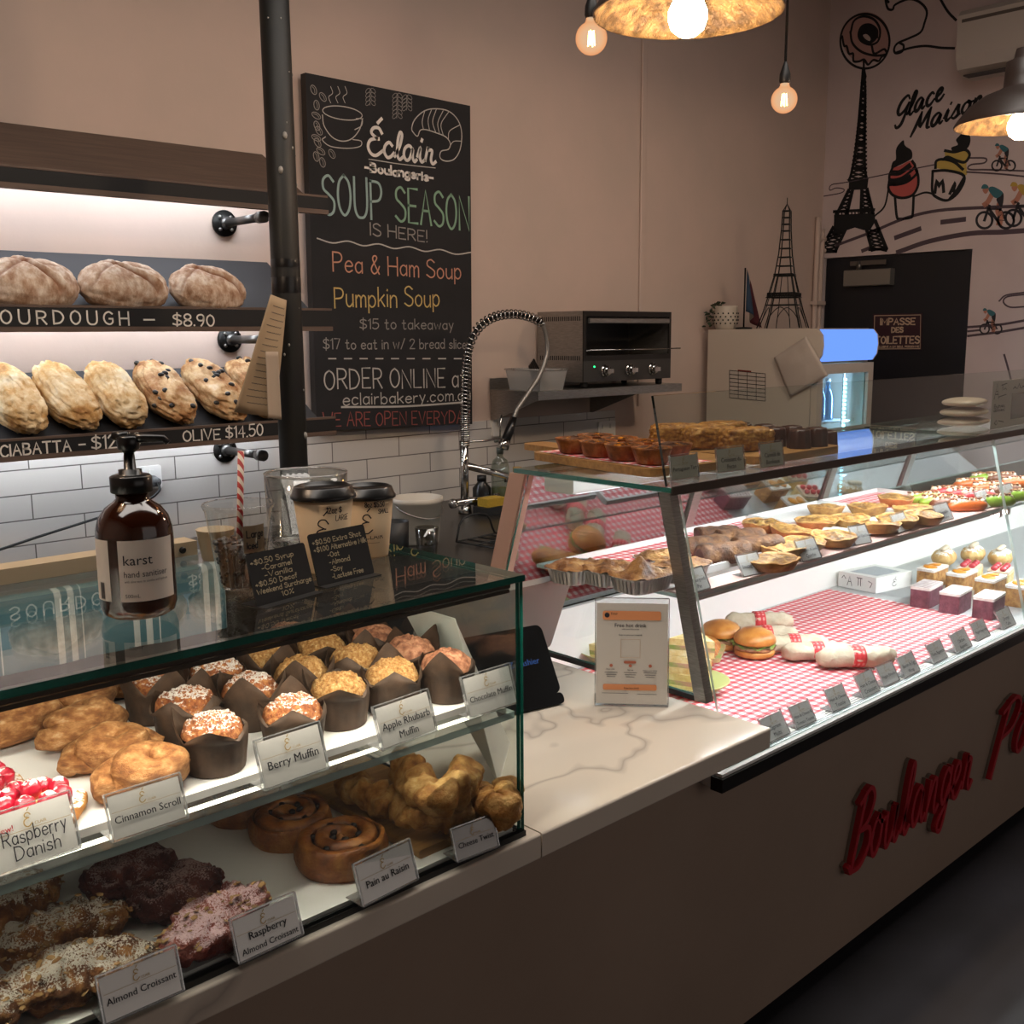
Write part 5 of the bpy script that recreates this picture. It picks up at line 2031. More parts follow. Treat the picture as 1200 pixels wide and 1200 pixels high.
sp0, sp1 = Vector((-.004, .0, .012)), Vector((.006, -.004, .182))
n = 22
for i in range(n):
    b.tube([sp0.lerp(sp1, i/n), sp0.lerp(sp1, (i+1)/n)], .0042, 14)
b = MB()
m_straw = NT('striped_straw')
_s = m_straw.n('ShaderNodeSeparateXYZ')
m_straw.l(m_straw.coord('Object'), _s.inputs[0])
_fr = m_straw.math('FRACT', m_straw.math('ADD', m_straw.math('MULTIPLY', m_straw.math('ADD', _s.outputs[2], m_straw.math('MULTIPLY', _s.outputs[0], 1.6)), 60), 50.0))
m_straw.bsdf(m_straw.ramp(m_straw.math('LESS_THAN', _fr, .5), [(.4, 'd9c9b6'), (.6, 'a8302c')], 'CONSTANT'), .6)
b.tube([sp0, sp1], .0042, 14)
b.build('straw', m_straw.m, t)
b = MB()
a0 = math.atan2(-p.y, -p.x)
wrap(b, a0+.12, a0+1.02, .052, .088, .0365, 10)
b.build('size_card', M('kraft_card', 'a58e70', .7), t)
lt = MB()
for s, z, hh in (('Large', .0725, .009), ('Iced', .058, .008)):
    st, w = strokes_of(s, GL)
    k = hh/10
    for q in st:
        pts = [Vector((.0368*math.cos(a0+.24+v.x*k/.037), .0368*math.sin(a0+.24+v.x*k/.037), z+v.y*k)) for v in q]
        for j in range(len(pts)-1):
            lt.ribbon([pts[j], pts[j+1]], .0014, Vector((pts[j].x, pts[j].y, 0)).normalized(), lift=.0003)
lt.build('handwriting', m_ink, t)

# clear jug behind, paper punnet
p = oz(350, 634, CT)
dep = (p-CP).dot(CF)
t = thing('clear_canister', 'empty clear plastic canister behind the coffee cups', 'container', (p.x, p.y-.03, TOP), 0)
r_ = 47*dep/FPX
hz = .115
MB().lathe([(0, .003), (r_*.9, .0025), (r_*.93, 0), (r_*.95, .004), (r_, hz), (r_*.97, hz), (r_*.92, .006), (0, .006)], 40, cap=False).build('canister_wall', M_glass('canister_plastic', 'e9e9e7', .08), t)
ring = [Vector((r_*.985*math.cos(2*PI*i/48), r_*.985*math.sin(2*PI*i/48), hz)) for i in range(48)]
MB().tube(ring, .002, 6, closed=True).build('rim', m_acryl_edge, t)
p = oz(254, 655, CT)
o = MB().lathe([(0, .002), (.020, .0), (.021, .002), (.0275, .045), (.0285, .046), (.0265, .046), (.0195, .004), (0, .004)], 32, rf=lambda a, i: 1+.03*math.cos(a*12), cap=False).build('paper_punnet', m_cream)
o.location = (p.x, min(p.y, 1.475), TOP)
tag(o, 'small cream fluted paper punnet behind the iced cup', 'punnet')

# two little black price boards
def mini_board(label, lines, BL, BR, TL, grp):
    z = CT
    A, B = oz(*BL, z), oz(*BR, z)
    A.z = B.z = z
    w = (B-A).length
    rz = math.atan2(B.y-A.y, B.x-A.x)
    ti = R(16)
    up = Vector((-math.sin(rz)*math.sin(ti), math.cos(rz)*math.sin(ti), math.cos(ti)))
    lo, hi = .01, .3
    for _ in range(30):
        h = (lo+hi)/2
        if pr(A+up*h)[1] > TL[1]:
            lo = h
        else:
            hi = h
    c = (A+B)/2
    t = thing('counter_sign', label, 'sign', (c.x, c.y, TOP), rz, grp)
    X = rotm(rx=-ti, loc=(0, 0, .001))
    b = MB()
    b.rbox(-w/2, w/2, 0, .002, 0, h, .004, axis='y', X=X)
    b.build('black_plate', m_black, t)
    b = MB()
    b.box(-w/2, w/2, -.014, .03, 0, .0015)
    b.build('foot', m_black, t)
    lt = MB()
    n = len(lines)
    N = (X.to_3x3() @ NY).normalized()
    for i, (s, xi, ww) in enumerate(lines):
        zz = h*(.86-.84*(i+.55)/n)
        write(lt, s, X @ Vector((-w/2+w*xi, -.0004, zz)), X @ Vector((-w/2+w*(xi+ww), -.0004, zz)), h*.56/n, .0011, N, up=X.to_3x3() @ Vector((0, 0, 1)), jit=.4)
    lt.build('chalk_lettering', M('tan_chalk', 'b3a283', .9) if 'tan_chalk' not in bpy.data.materials else bpy.data.materials['tan_chalk'], t)
    return t


mini_board('small black chalk sign listing syrup, decaf and weekend surcharge', [('+$0.50 Syrup', .04, .72), ('-Caramel', .2, .5), ('-Vanilla', .22, .46), ('+$0.50 Decaf', .04, .7), ('Weekend Surcharge', .04, .92), ('10%', .42, .2)], (302, 713), (370, 694), (291, 652), 'black chalk signs on the cake showcase')
mini_board('small black chalk sign listing extra shot and milks', [('+$0.50 Extra Shot', .04, .86), ('+$1.00 Alternative Milk', .04, .93), ('-Oat', .25, .2), ('-Almond', .25, .36), ('-Soy', .25, .2), ('-Lactose Free', .25, .55)], (374, 689), (439, 673), (364, 628), 'black chalk signs on the cake showcase')

# ------------------------------------------------------------------ on the stone worktop
WZ = WT+.0004
A, B = oz(553, 848, WT+.004), oz(662, 823, WT+.004)
rz = math.atan2(B.y-A.y, B.x-A.x)
w = (B-A).length
t = thing('payment_tablet', 'black payment tablet tilted on the stone worktop, screen reading Cashier', 'tablet', ((A.x+B.x)/2, (A.y+B.y)/2, WZ), rz)
ti = R(32)
up = Vector((-math.sin(rz)*math.sin(ti), math.cos(rz)*math.sin(ti), math.cos(ti)))
lo, hi = .02, .4
for _ in range(30):
    h = (lo+hi)/2
    if pr(B+up*h)[1] > 731:
        lo = h
    else:
        hi = h
X = rotm(rx=-ti, loc=(0, 0, .003))
MB().rbox(-w/2, w/2, 0, .012, .022, h, .014, axis='y', X=X).build('screen_body', m_blackgloss, t)
MB().rbox(-w/2, w/2, -.002, .016, 0, .022, .008, axis='y', X=X).build('lower_bezel', m_blackgloss, t)
b = MB()
b.add([(-w*.3, .01, 0), (w*.3, .01, 0), (w*.3, .01+h*.55, 0), (-w*.3, .01+h*.55, 0), (-w*.3, .02+math.sin(ti)*h*.5, math.cos(ti)*h*.45), (w*.3, .02+math.sin(ti)*h*.5, math.cos(ti)*h*.45)], [(0, 3, 2, 1), (0, 1, 5, 4), (3, 4, 5, 2), (0, 4, 3), (1, 2, 5)])
b.build('stand', m_black, t)
lt = MB()
printed(lt, 'EZ Cashier', w*.18, h*.53, .0175, -.0003, None, X)
lt.build('screen_lettering', M_emit('screen_text_blue', '4a6aa8', .5), t)

tR, bR = ox(671, 675, 1.585), ox(645, 758, 1.585)
t = thing('till_screen', 'silver back of the till monitor leaning over the worktop', 'monitor', (1.30, bR.y, WZ))
b = MB()
w = .40
dv = Vector((0, tR.y-bR.y, tR.z-bR.z))
ln = dv.length
an = math.atan2(dv.y, dv.z)
b.rbox(1.585-w-1.30, 1.585-1.30, 0, .018, 0, ln, .010, axis='y', X=rotm(rx=-an, loc=(0, 0, bR.z-WZ)))
b.build('monitor_shell', M('silver_plastic', '8e8883', .4, .3), t)
b = MB()
b.rbox(.02, .10, .03, .05, .004, bR.z-WZ+.06, .008, axis='z').rbox(-.06, .18, .0, .16, 0, .006, .02, axis='z')
b.build('stand', m_darkalu, t)

# free drink sign in an acrylic stand
A, B = oz(697, 827, WT), oz(783, 829, WT)
w = (B-A).length
rz = math.atan2(B.y-A.y, B.x-A.x)
t = thing('acrylic_sign', 'acrylic stand with white free hot drink flyer and orange bars', 'sign', ((A.x+B.x)/2, (A.y+B.y)/2, WZ), rz)
h = w*1.475
X = rotm(rx=-R(6), loc=(0, 0, .002))
b = MB()
b.box(-w/2, w/2, .0012, .003, 0, h, 0, X).box(-w/2, w/2, -.002, -.001, 0, h, 0, X)
b.build('stand_faces', m_acryl, t)
b = MB()
b.box(-w/2, w/2, -.0022, .07, 0, .0018)
for s in (-1, 1):
    b.box(s*w/2-.0008, s*w/2+.0008, -.0022, .0032, 0, h, 0, X)
b.box(-w/2, w/2, -.0022, .0032, h, h+.0015, 0, X)
b.build('stand_edges', m_acryl_edge, t)
b = MB()
b.box(-w*.485, w*.485, -.0006, .0006, .003, h*.955, 0, X)
b.build('flyer', m_paper, t)
b = MB()
b.rbox(-w*.40, w*.39, -.0026, -.0022, h*.80, h*.885, .004, axis='y', X=X)
b.build('header_bar', M('flyer_orange', 'd08a5c', .6), t)
b = MB()
b.rbox(-w*.39, w*.34, -.0026, -.0022, h*.145, h*.20, .003, axis='y', X=X)
b.build('footer_bar', bpy.data.materials['flyer_orange'], t)
b = MB()
b.rbox(-w*.11, w*.06, -.0026, -.0022, h*.395, h*.42, .003, axis='y', X=X)
b.build('badge', M('flyer_rust', 'b3654c', .6), t)
b = MB()
N = (X.to_3x3() @ NY).normalized()
fr = [(-.15, .45), (.11, .45), (.11, .62), (-.15, .62), (-.15, .45)]
b.ribbon([X @ Vector((w*x, -.0024, h*y)) for x, y in fr], .0012, N)
b.build('code_frame', M('flyer_tan', 'c9b39c', .7), t)
lt = MB()
for s, x, z, sz in (('Free hot drink', -.02, .735, .0105), ('with your first order', -.02, .71, .004), ('Scan to join our rewards', -.02, .655, .0045), ('Free hot drink', 0, .158, .005), ('Scan code', -.29, .335, .004), ('Sign up', -.02, .33, .004), ('Enjoy your drink', .25, .325, .004)):
    printed(lt, s, w*x, h*z, sz, -.0029, None, X)
printed(lt, 'Éclair', -w*.24, h*.85, .006, -.0029, None, X)
for cx in (-.28, -.02, .25):
    for k in range(3):
        z = h*(.31-.02*k)
        lt.ribbon([X @ Vector((w*(cx-.085+.015*k), -.0024, z)), X @ Vector((w*(cx+.085-.015*k), -.0024, z))], .0009, N)
lt.ribbon([X @ Vector((-w*.40, -.0024, h*.115)), X @ Vector((-w*.05, -.0024, h*.115))], .0008, N)
lt.ribbon([X @ Vector((w*.08, -.0024, h*.11)), X @ Vector((w*.34, -.0024, h*.11))], .0008, N)
for cx, cz in ((-.34, .845),):
    lt.add([X @ Vector((w*cx+.005*math.cos(a), -.0029, h*cz+.005*math.sin(a))) for a in [2*PI*i/14 for i in range(14)]], [tuple(range(14))])
lt.build('lettering', m_ink, t)
lt = MB()
for cx in (-.28, -.02, .25):
    lt.add([X @ Vector((w*cx+.0032*math.cos(a), -.0026, h*.375+.0032*math.sin(a))) for a in [2*PI*i/12 for i in range(12)]], [tuple(range(12))])
lt.build('step_dots', bpy.data.materials['flyer_rust'], t)

# tall menu card leaning on the end glass of the showcase
A, B = oz(585, 921, WT), oz(598, 870, WT)
t = thing('menu_card', 'white menu card leaning outside the end glass of the cake showcase', 'card', ((A.x+B.x)/2, (A.y+B.y)/2, WZ))
c = Vector(((A.x+B.x)/2, (A.y+B.y)/2, WZ))
top0, top1 = ox(497, 731, CX1+.004), ox(523, 704, CX1+.004)
P = [A, B, Vector((CX1+.003, B.y+(top1.y-A.y)*.0+.02, .5*(top0.z+top1.z)+.0)), Vector((CX1+.003, A.y, .5*(top0.z+top1.z)))]
P = [q_-c+Vector((0, 0, .0004)) for q_ in P]
b = MB()
b.slab(P, .0012)
b.build('card', [m_paper, m_paper], t)

# ------------------------------------------------------------------ food showcase contents
m_ging = M_gingham('gingham_paper', .025)
m_ging2 = M_gingham('gingham_liner', .024)
# deck papers
a_, b_ = fy(FD)+.035, 1.765
gp = MB()


def paper_grid(mb, x0, x1, y0, y1, z, seed, wav=.0015):
    mb.grid(lambda u, v: (x0+(x1-x0)*u, y0+(y1-y0)*v, z+wav*(1+nz((u*5, v*4, seed), 1))*(.2+.8*abs(math.sin(u*9+v*4+seed)))), 40, 20)
    return mb


paper_grid(gp, 1.66, 2.44, a_, b_, FD+.0012, 1)
o = tag(gp.build('gingham_paper', m_ging), 'red gingham paper sheet on the deck under the burgers', 'paper', 'gingham deck papers')
gp = MB()
paper_grid(gp, 2.43, 3.10, a_, b_, FD+.0025, 2, .0008)
o = tag(gp.build('gingham_paper', m_ging), 'empty red gingham paper sheet on the deck right of the wraps', 'paper', 'gingham deck papers')
gp = MB()
paper_grid(gp, 3.17, 4.9, a_+.02, b_, FD+.0010, 3, .0006)
o = tag(gp.build('deck_liner', M('steel_tray_surface', 'b9bcbf', .3, .5)), 'plain steel tray under the cakes', 'tray')
# front strip of printed paper below the tickets
gp = MB()
gp.box(1.64, 3.12, fy(FD)+.012, fy(FD)+.034, FD+.0005, FD+.0012)
t = thing('printed_strip', 'white printed paper strip under the bottom tickets', 'paper', (0, 0, 0))
gp.build('strip', m_paper, t)
b = MB()
UP = Vector((0, 0, 1))
for i in range(12):
    x = 1.70+.115*i
    for k in range(2):
        b.ribbon([(x, fy(FD)+.018+.008*k, FD+.0014), (x+.04, fy(FD)+.018+.008*k, FD+.0014)], .0022, UP)
b.build('print', m_ink, t)

# trays on the middle shelf
m_tray = M('white_melamine', 'eceae6', .3)


def tray(label, x0, x1, y0, y1, paper=True):
    t = thing('white_tray', label, 'tray', ((x0+x1)/2, (y0+y1)/2, FS+.0035), 0, 'white trays on the middle shelf')
    w, d = (x1-x0)/2, (y1-y0)/2
    b = MB()
    b.box(-w, w, -d, d, 0, .003)
    for s in (-1, 1):
        b.box(min(s*w, s*(w-.006)), max(s*w, s*(w-.006)), -d, d, .003, .016)
        b.box(-w+.006, w-.006, min(s*d, s*(d-.006)), max(s*d, s*(d-.006)), .003, .016)
    b.build('tray_body', m_tray, t)
    if paper:
        b = MB()
        paper_grid(b, -w+.008, w-.008, -d+.008, d-.008, .0035, x0, .001)
        b.build('gingham_liner', m_ging2, t)
    return t


tray('white tray with gingham liner under the foil pies', 1.665, 2.06, 1.335, 1.62)
tray('white tray with gingham liner under the sausage rolls', 2.075, 2.43, 1.335, 1.65)
tray('white tray under the nearer quiches', 2.445, 2.80, 1.335, 1.65, False)
tray('white tray with gingham liner under the further quiches', 2.815, 3.17, 1.335, 1.65)
TZ = FS+.0035+.0058

# foil pies
m_foil = M('crinkled_foil', 'b9b8b6', .28, .95, None, 8, .5, 120, .003)
m_pie = M_food('pie_crust', [(.28, '41230f'), (.46, '7c5028'), (.62, 'a87c48'), (.78, 'c8a672')], 30, .5, .9, 110, .005)


def foil_pie(label, loc, rz, s, seed, peak):
    t = thing('foil_pie', label, 'pie', loc, rz, 'pies in foil dishes')
    t.scale = (s, s, s)
    n = 72

    def sq(a, rx, ry):
        k = (abs(math.cos(a)/rx)**4+abs(math.sin(a)/ry)**4)**-.25
        return k*math.cos(a), k*math.sin(a)
    b = MB()
    rows = [(.050, .036, 0), (.052, .038, .002), (.058, .044, .028), (.064, .050, .030), (.065, .051, .033), (.061, .047, .032)]
    vs = []
    for j, (rx, ry, z) in enumerate(rows):
        for k in range(n):
            a = 2*PI*k/n
            x, y = sq(a, rx, ry)
            w = 1+(.018*(1 if k % 2 else -1) if 0 < j < 5 else 0)
            vs.append((x*w, y*w, z))
    b.add(vs, [(j*n+k, j*n+(k+1) % n, (j+1)*n+(k+1) % n, (j+1)*n+k) for j in range(len(rows)-1) for k in range(n)])
    b.f.append(tuple(range(n-1, -1, -1)))
    b.mi.append(0)
    b.sm.append(False)
    b.build('foil_dish', m_foil, t)
    c = MB()

    def top(u, v):
        a = 2*PI*u
        x, y = sq(a, .063*v+1e-5, .049*v+1e-5)
        e = fbm((x, y, 0), 38, seed, 4)
        pk = peak*max(0, 1-math.hypot(x+.005, y)/.032)**1.2
        return x*(1+.06*e*v), y*(1+.06*e*v), .033+.009*(1-v*v)+.008*e+pk
    c.grid(top, 60, 24, wrapu=True)
    c.build('crust', m_pie, t)
    return t


for i, (u, v, rz, s, pk, lb) in enumerate(((676, 662, -.3, 1.0, 0, 'flat topped pie in a foil dish at the left end of the shelf'), (716, 664, -.3, 1.0, .004, 'cracked pie in a foil dish, second from the left end'), (752, 672, -.35, 1.02, .026, 'pointed top pie in a foil dish by the steel post'), (797, 660, -.35, 1.0, .006, 'pie in a foil dish right of the steel post'), (776, 650, -.3, .95, .0, 'pie in a foil dish at the back behind the pointed one'))):
    p = oz(u, v, TZ+.033)
    foil_pie(lb, Vector((p.x, p.y, TZ)), rz+.3, s, i+2, pk)

# sausage rolls
m_saus = M_food('sausage_roll_pastry', [(.28, '26130a'), (.46, '54331c'), (.64, '7e5632'), (.8, 'a07648')], 50, .5, 1.0, 140, .007)
m_meat = M('sausage_filling', '3b2018', .6, 0, '55302a', 60, .4, 120)


def roll_obj(label, loc, rz, s, seed):
    t = thing('sausage_roll', label, 'pastry', loc, rz, 'sausage rolls')
    t.scale = (s, s, s)
    b = MB()
    n = 24
    pts = [(-.055+.11*i/n, 0, .021) for i in range(n+1)]
    b.tube(pts, .0225, 28, prof=lambda q, a: 1+.03*math.sin(q*16+a*1.5)+.06*math.sin(3*a+seed)-.10*max(0, abs(q-.5)-.3)*3)
    b.v = [(x, y*1.15+nz((x, y, z), 50, seed)*.003, max(0, z+nz((x, y, z), 60, seed+2)*.003)) for x, y, z in b.v]
    b.build('pastry', m_saus, t)
    for sx in (-1, 1):
        MB().ball((sx*.0545, 0, .021), .004, .016, .014, 16, 8).build('filling', m_meat, t)


for i, (u, v, rz, s, lb) in enumerate(((848, 650, .5, 1.1, 'sausage roll in front, left of its ticket'), (826, 640, .5, 1.0, 'sausage roll behind the front one, left'), (868, 632, .6, 1.05, 'round ended sausage roll at the back'), (888, 640, .55, 1.05, 'sausage roll right of the ticket'), (840, 626, .6, .95, 'sausage roll furthest back in the tray'))):
    p = oz(u, v, TZ+.02)
    roll_obj('dark brown '+lb, Vector((p.x, p.y, TZ)), -rz*.8, s, i+1)

# quiches
m_qcrust = M_food('quiche_crust', [(.3, '80501f'), (.5, 'b08044'), (.7, 'cfa868')], 40, .5, .6, 120, .003)
m_qfill = M_food('quiche_filling', [(.32, '3e2612'), (.44, '7c5424'), (.58, 'aa8240'), (.74, 'ccb070')], 48, .45, .9, 160, .004)
m_qherb = M('quiche_greens', '5a4c22', .6, 0, '6e4420', 60)


def quiche_src():
    t = thing('quiche', 'x', 'quiche', (0, 0, -5))
    n = 48
    b = MB()
    fl = lambda a, i: 1+(.02*math.cos(16*a)+.05*nz((math.cos(a)*2, math.sin(a)*2, 3)) if i in (2, 3, 4) else 0)
    b.lathe([(.034, 0), (.037, .001), (.0455, .022), (.0475, .025), (.044, .026), (.042, .021)], n, rf=fl, cap=False)
    b.f.append(tuple(range(n-1, -1, -1)))
    b.mi.append(0)
    b.sm.append(False)
    b.v = [(x*(1+.10*nz((x, y, z), 30, 3)), y*(1+.10*nz((x, y, z), 30, 5)), max(0, z+.006*nz((x, y, 0), 40, 8)*(z > .01))) for x, y, z in b.v]
    b.build('crust', m_qcrust, t)
    c = MB()
    c.grid(lambda u, v: (.0428*v*math.cos(2*PI*u), .0428*v*math.sin(2*PI*u), .023+.006*(1-v*v)+.006*fbm((v*math.cos(2*PI*u), v*math.sin(2*PI*u), 0), 3.5, 2, 4)), 48, 16, wrapu=True)
    c.build('filling', m_qfill, t)
    return t


qs = quiche_src()
qp = [(892, 613, 'flat pink edged one at the left of the tray'), (926, 620, 'second from the left in the middle row'), (958, 609, 'in the middle of the left tray'), (968, 594, 'with a dark herb top in the back row'), (976, 627, 'herb topped one at the front behind the Vegan ticket'), (996, 607, 'in the middle of the pile'), (1017, 593, 'in the back row centre'), (1030, 614, 'front row, left of the third ticket'), (1050, 583, 'at the far back'), (1070, 595, 'back row, right side'), (1082, 603, 'at the right end of the pile'), (916, 641, 'front left, behind the Chicken ticket'), (940, 634, 'right of the Chicken ticket'), (1052, 607, 'front row by the third ticket'), (905, 655, 'nearest one, left of the Chicken ticket')]
for i, (u, v, w) in enumerate(qp):
    p = oz(u, v, TZ+.022)
    lift = .0
    if i == 0:
        qs.location = (p.x, p.y, TZ+lift)
        qs['label'] = 'golden quiche, '+w
        qs['group'] = 'golden quiches'
        qs.rotation_euler = (0, 0, .3)
        qs.scale = (1.12, 1, 1)
    else:
        dup(qs, (p.x, p.y, TZ+lift), i*1.3, 'golden quiche, '+w, None, (1.22+.05*math.sin(i), 1.08, .95), .06*math.sin(i*2), .06*math.cos(i*3))

# eclairs
m_shell = {k: M('eclair_'+k, c, .4, 0, None) for k, c in dict(green='7d9a2c', orange='c05a1c', brown='6a3a1e', red='a82a2c').items()}
m_cream = M('piped_cream', 'd8c4ac', .5)
m_nut = M_food('eclair_topping', [(.3, '4a2412'), (.48, '8a4a2a'), (.62, 'b88a5a'), (.75, 'd6c0a4')], 120, .5, .8, 200, .003)
tr_ = MB()
tr_.box(3.23, 4.7, fy(FS)+.06, by(FS)-.13, FS+.0005, FS+.004)
tag(tr_.build('clear_tray', M_glass('clear_tray_plastic', 'e6e8e2', .06)), 'clear tray under the coloured eclairs', 'tray')
esrc = {}


def eclair(kind, loc, rz, label):
    if kind not in esrc:
        t = thing('eclair', label, 'eclair', loc, rz, 'coloured eclairs')
        n = 18
        pts = [(-.062+.124*i/n, 0, .014) for i in range(n+1)]
        rr = [.0215*(max(.12, 1-abs(i/n*2-1)**4))**.5 for i in range(n+1)]
        b = MB()
        b.tube(pts, rr, 20)
        b.v = [(x, y, max(0, z*.9)) for x, y, z in b.v]
        b.build('shell', m_shell[kind], t)
        b = MB()
        for k in range(7):
            b.ball((-.045+.015*k, 0, .026+.002*math.sin(k*2)), .010, .0105, .009, 12, 8)
        b.build('cream', m_cream, t)
        rg = random.Random(len(kind))
        b = MB()
        for k in range(26):
            b.ball((rg.uniform(-.05, .05), rg.uniform(-.008, .008), .0345), .0045, .004, .003, 6, 4)
        tag(b.build('topping', m_nut, t), kind='stuff')
        esrc[kind] = t
    else:
        dup(esrc[kind], loc, rz, label)


for u, v, k, w in ((1083, 578, 'green', 'at the left end of the row'), (1100, 581, 'green', 'second from the left end'), (1113, 583, 'brown', 'beside the front orange one'), (1134, 586, 'orange', 'front one by the ticket'), (1110, 571, 'red', 'in the second row, left'), (1128, 573, 'red', 'in the middle of the second row'), (1146, 575, 'red', 'in the second row behind the ticket'), (1168, 581, 'green', 'between the last two tickets'), (1138, 562, 'orange', 'in the third row, left'), (1158, 566, 'orange', 'in the middle of the third row'), (1178, 569, 'brown', 'in the third row, right'), (1194, 575, 'green', 'at the right edge in front'), (1156, 555, 'green', 'in the back row, left'), (1174, 555, 'brown', 'in the middle of the back row'), (1192, 560, 'orange', 'in the back row at the right edge')):
    p = oz(u, v, FS+.035)
    eclair(k, (p.x, p.y, FS+.0045), -.55, k+' eclair with cream '+w)

# burgers, croissant roll, wraps, green plates on the deck
PZ = FD+.0058
m_bun = M_food('seeded_bun', [(.3, '9a531c'), (.5, 'c07a34'), (.72, 'dba45c')], 18, .35, .3, 120, .002)
m_cheese = M('cheese_slice', 'd9a53c', .45)
m_lettuce = M('lettuce', '6c8a34', .5, 0, '8fa651', 40)
m_patty = M('burger_filling', 'c59a72', .6, 0, '7a4a30', 50, .5, 100)


def burger(label, loc, rz):
    t = thing('burger', label, 'burger', loc, rz, 'filled burger buns')
    MB().lathe([(.046, 0), (.053, .004), (.055, .012), (.052, .018), (0, .019)], 36, cap=True).build('bottom_bun', m_bun, t)
    b = MB()
    b.lathe([(.0, .019), (.052, .019), (.054, .024), (.052, .029), (0, .030)], 40, rf=lambda a, i: 1+.03*math.sin(a*7)+.02*math.sin(a*13))
    b.build('filling', m_patty, t)
    b = MB()
    b.grid(lambda u, v: ((.02+.038*v)*math.cos(2*PI*u), (.02+.038*v)*math.sin(2*PI*u), .031+.004*v*math.sin(u*2*PI*9)), 90, 5, wrapu=True)
    b.build('lettuce', m_lettuce, t)
    b = MB()
    b.add([(.055, 0, .030), (0, .055, .034), (-.055, 0, .033), (0, -.055, .026), (0, 0, .036), (.060, 0, .022), (0, -.060, .019)], [(0, 1, 4), (1, 2, 4), (2, 3, 4), (3, 0, 4)])
    b.build('cheese', m_cheese, t)
    MB().lathe([(.0, .035), (.053, .035), (.056, .040), (.054, .050), (.045, .062), (.026, .071), (0, .074)], 40, rf=lambda a, i: 1+.015*math.sin(a*3)).build('top_bun', m_bun, t)


for u, v, rz, lb in ((884, 752, .6, 'filled burger bun in front, beside the wraps'), (845, 743, 1.6, 'filled burger bun behind, against the croissant')):
    p = oz(u, v, PZ+.035)
    burger(lb, (p.x, p.y, PZ), rz)
p = oz(822, 763, PZ+.03)
t = thing('filled_croissant', 'golden filled croissant left of the burgers', 'pastry', (p.x, p.y, PZ), .5)
mb = croissant_mesh(3, .20, .042, .3, .75, .02, 8)
mb.build('croissant', m_plaincro, t)
mb = MB().rbox(-.07, .07, -.055, -.02, .024, .034, .01)
mb.build('filling', M('ham_filling', 'c98a80', .5, 0, '8a9a4c', 30), t)
# green plates with sandwiches
m_plate = M('green_plate', 'b9bd7a', .35)
m_bread = M_food('sandwich_bread', [(.3, 'c99a50'), (.5, 'e6cc8c'), (.7, 'f2e6bc')], 30, .6, .4, 200, .002)
for i, (u, v, lb, n) in enumerate(((812, 803, 'pale green plate in the near corner of the food showcase', 3), (716, 768, 'pale green plate behind the free drink flyer', 1))):
    p = oz(u, v, FD+.02)
    t = thing('green_plate', lb, 'plate', (p.x, p.y, FD+.0065), 0, 'pale green plates')
    MB().lathe([(.045, 0), (.05, .001), (.085, .028), (.087, .030), (.084, .030), (.05, .006), (0, .005)], 48).build('plate', m_plate, t)
    for k in range(n):
        o = thing('sandwich', ['yellow sandwich stacked on the near green plate, lowest', 'yellow sandwich stacked on the near green plate, middle', 'yellow sandwich stacked on the near green plate, topmost'][k] if i == 0 else 'yellow sandwich on the green plate behind the flyer', 'sandwich', (p.x-.012+.006*k, p.y+.01, FD+.0125+.0006+.042*k), .9+.06*k, 'yellow bread sandwiches')
        sh = lambda mb, z0, z1, s: mb.plate([(-.05*s, -.035*s), (.05*s, -.035*s), (0, .05*s)], z1-z0, X=Matrix.Translation((0, 0, z1)) @ Matrix.Rotation(-PI/2, 4, 'X'))
        b = MB()
        sh(b, 0, .0145, 1.1)
        b.build('lower_slice', m_bread, o)
        b = MB()
        sh(b, .0145, .0255, 1.12)
        b.build('filling', bpy.data.materials['ham_filling'], o)
        b = MB()
        sh(b, .0255, .041, 1.1)
        b.build('upper_slice', m_bread, o)

# wrapped rolls with red band
m_wrap = M('wrap_paper', 'd2c3aa', .75, 0, 'bfae93', 30, .8, 45, .008)
m_band = M_gingham('red_band', .012, 'e39b96', 'd03a3c', 'c4262c')


def wrap_roll(label, loc, rz, s, seed, rx=0, ry=0):
    t = thing('wrapped_roll', label, 'wrap', loc, rz, 'paper wrapped rolls')
    t.scale = (s, s, s)
    t.rotation_euler = (rx, ry, rz)
    n = 40
    b = MB()
    pts = [(-.10+.2*i/n, 0, .028) for i in range(n+1)]
    rr = []
    for i in range(n+1):
        q = abs(i/n*2-1)
        rr.append(.0255*(1-.06*q**2-(.42*max(0, (q-.80)/.20)**1.2)))
    b.tube(pts, rr, 26, prof=lambda q, a: 1+.05*math.cos(2*a+seed)+.035*abs(math.cos(2.5*a+q*9))+.05*(abs(q-.5)*2)**3*math.cos(3*a+seed))
    b.v = [(x+nz((x, y, z), 30, seed)*.006, y*1.2+(.5-abs(nz((x*.6, y, z), 45, seed+1)))*.010-.003, max(0, z+(.5-abs(nz((x*.6, y, z), 45, seed+2)))*.010-.004)) for x, y, z in b.v]
    b.build('paper_wrap', m_wrap, t)
    b = MB()
    b.tube([(-.016+.008*i, 0, .028) for i in range(5)], .0278, 30, prof=lambda q, a: 1+.05*math.cos(2*a+seed))
    b.v = [(x, y*1.21, max(.0005, z)) for x, y, z in b.v]
    b.build('red_band', m_band, t)


for i, (u, v, rz, s, lb) in enumerate(((889, 727, -.75, .95, 'lying behind the burgers'), (898, 741, -.72, .85, 'second from the back'), (930, 752, -.75, .9, 'in the middle of the row'), (957, 761, -.72, .9, 'second from the front'), (1003, 769, -.68, 1.0, 'in front at the right end of the row'))):
    p = oz(u, v, PZ+.028)
    wrap_roll('white wrapped roll with red check band '+lb, (p.x, p.y, PZ), rz, s, i+1)

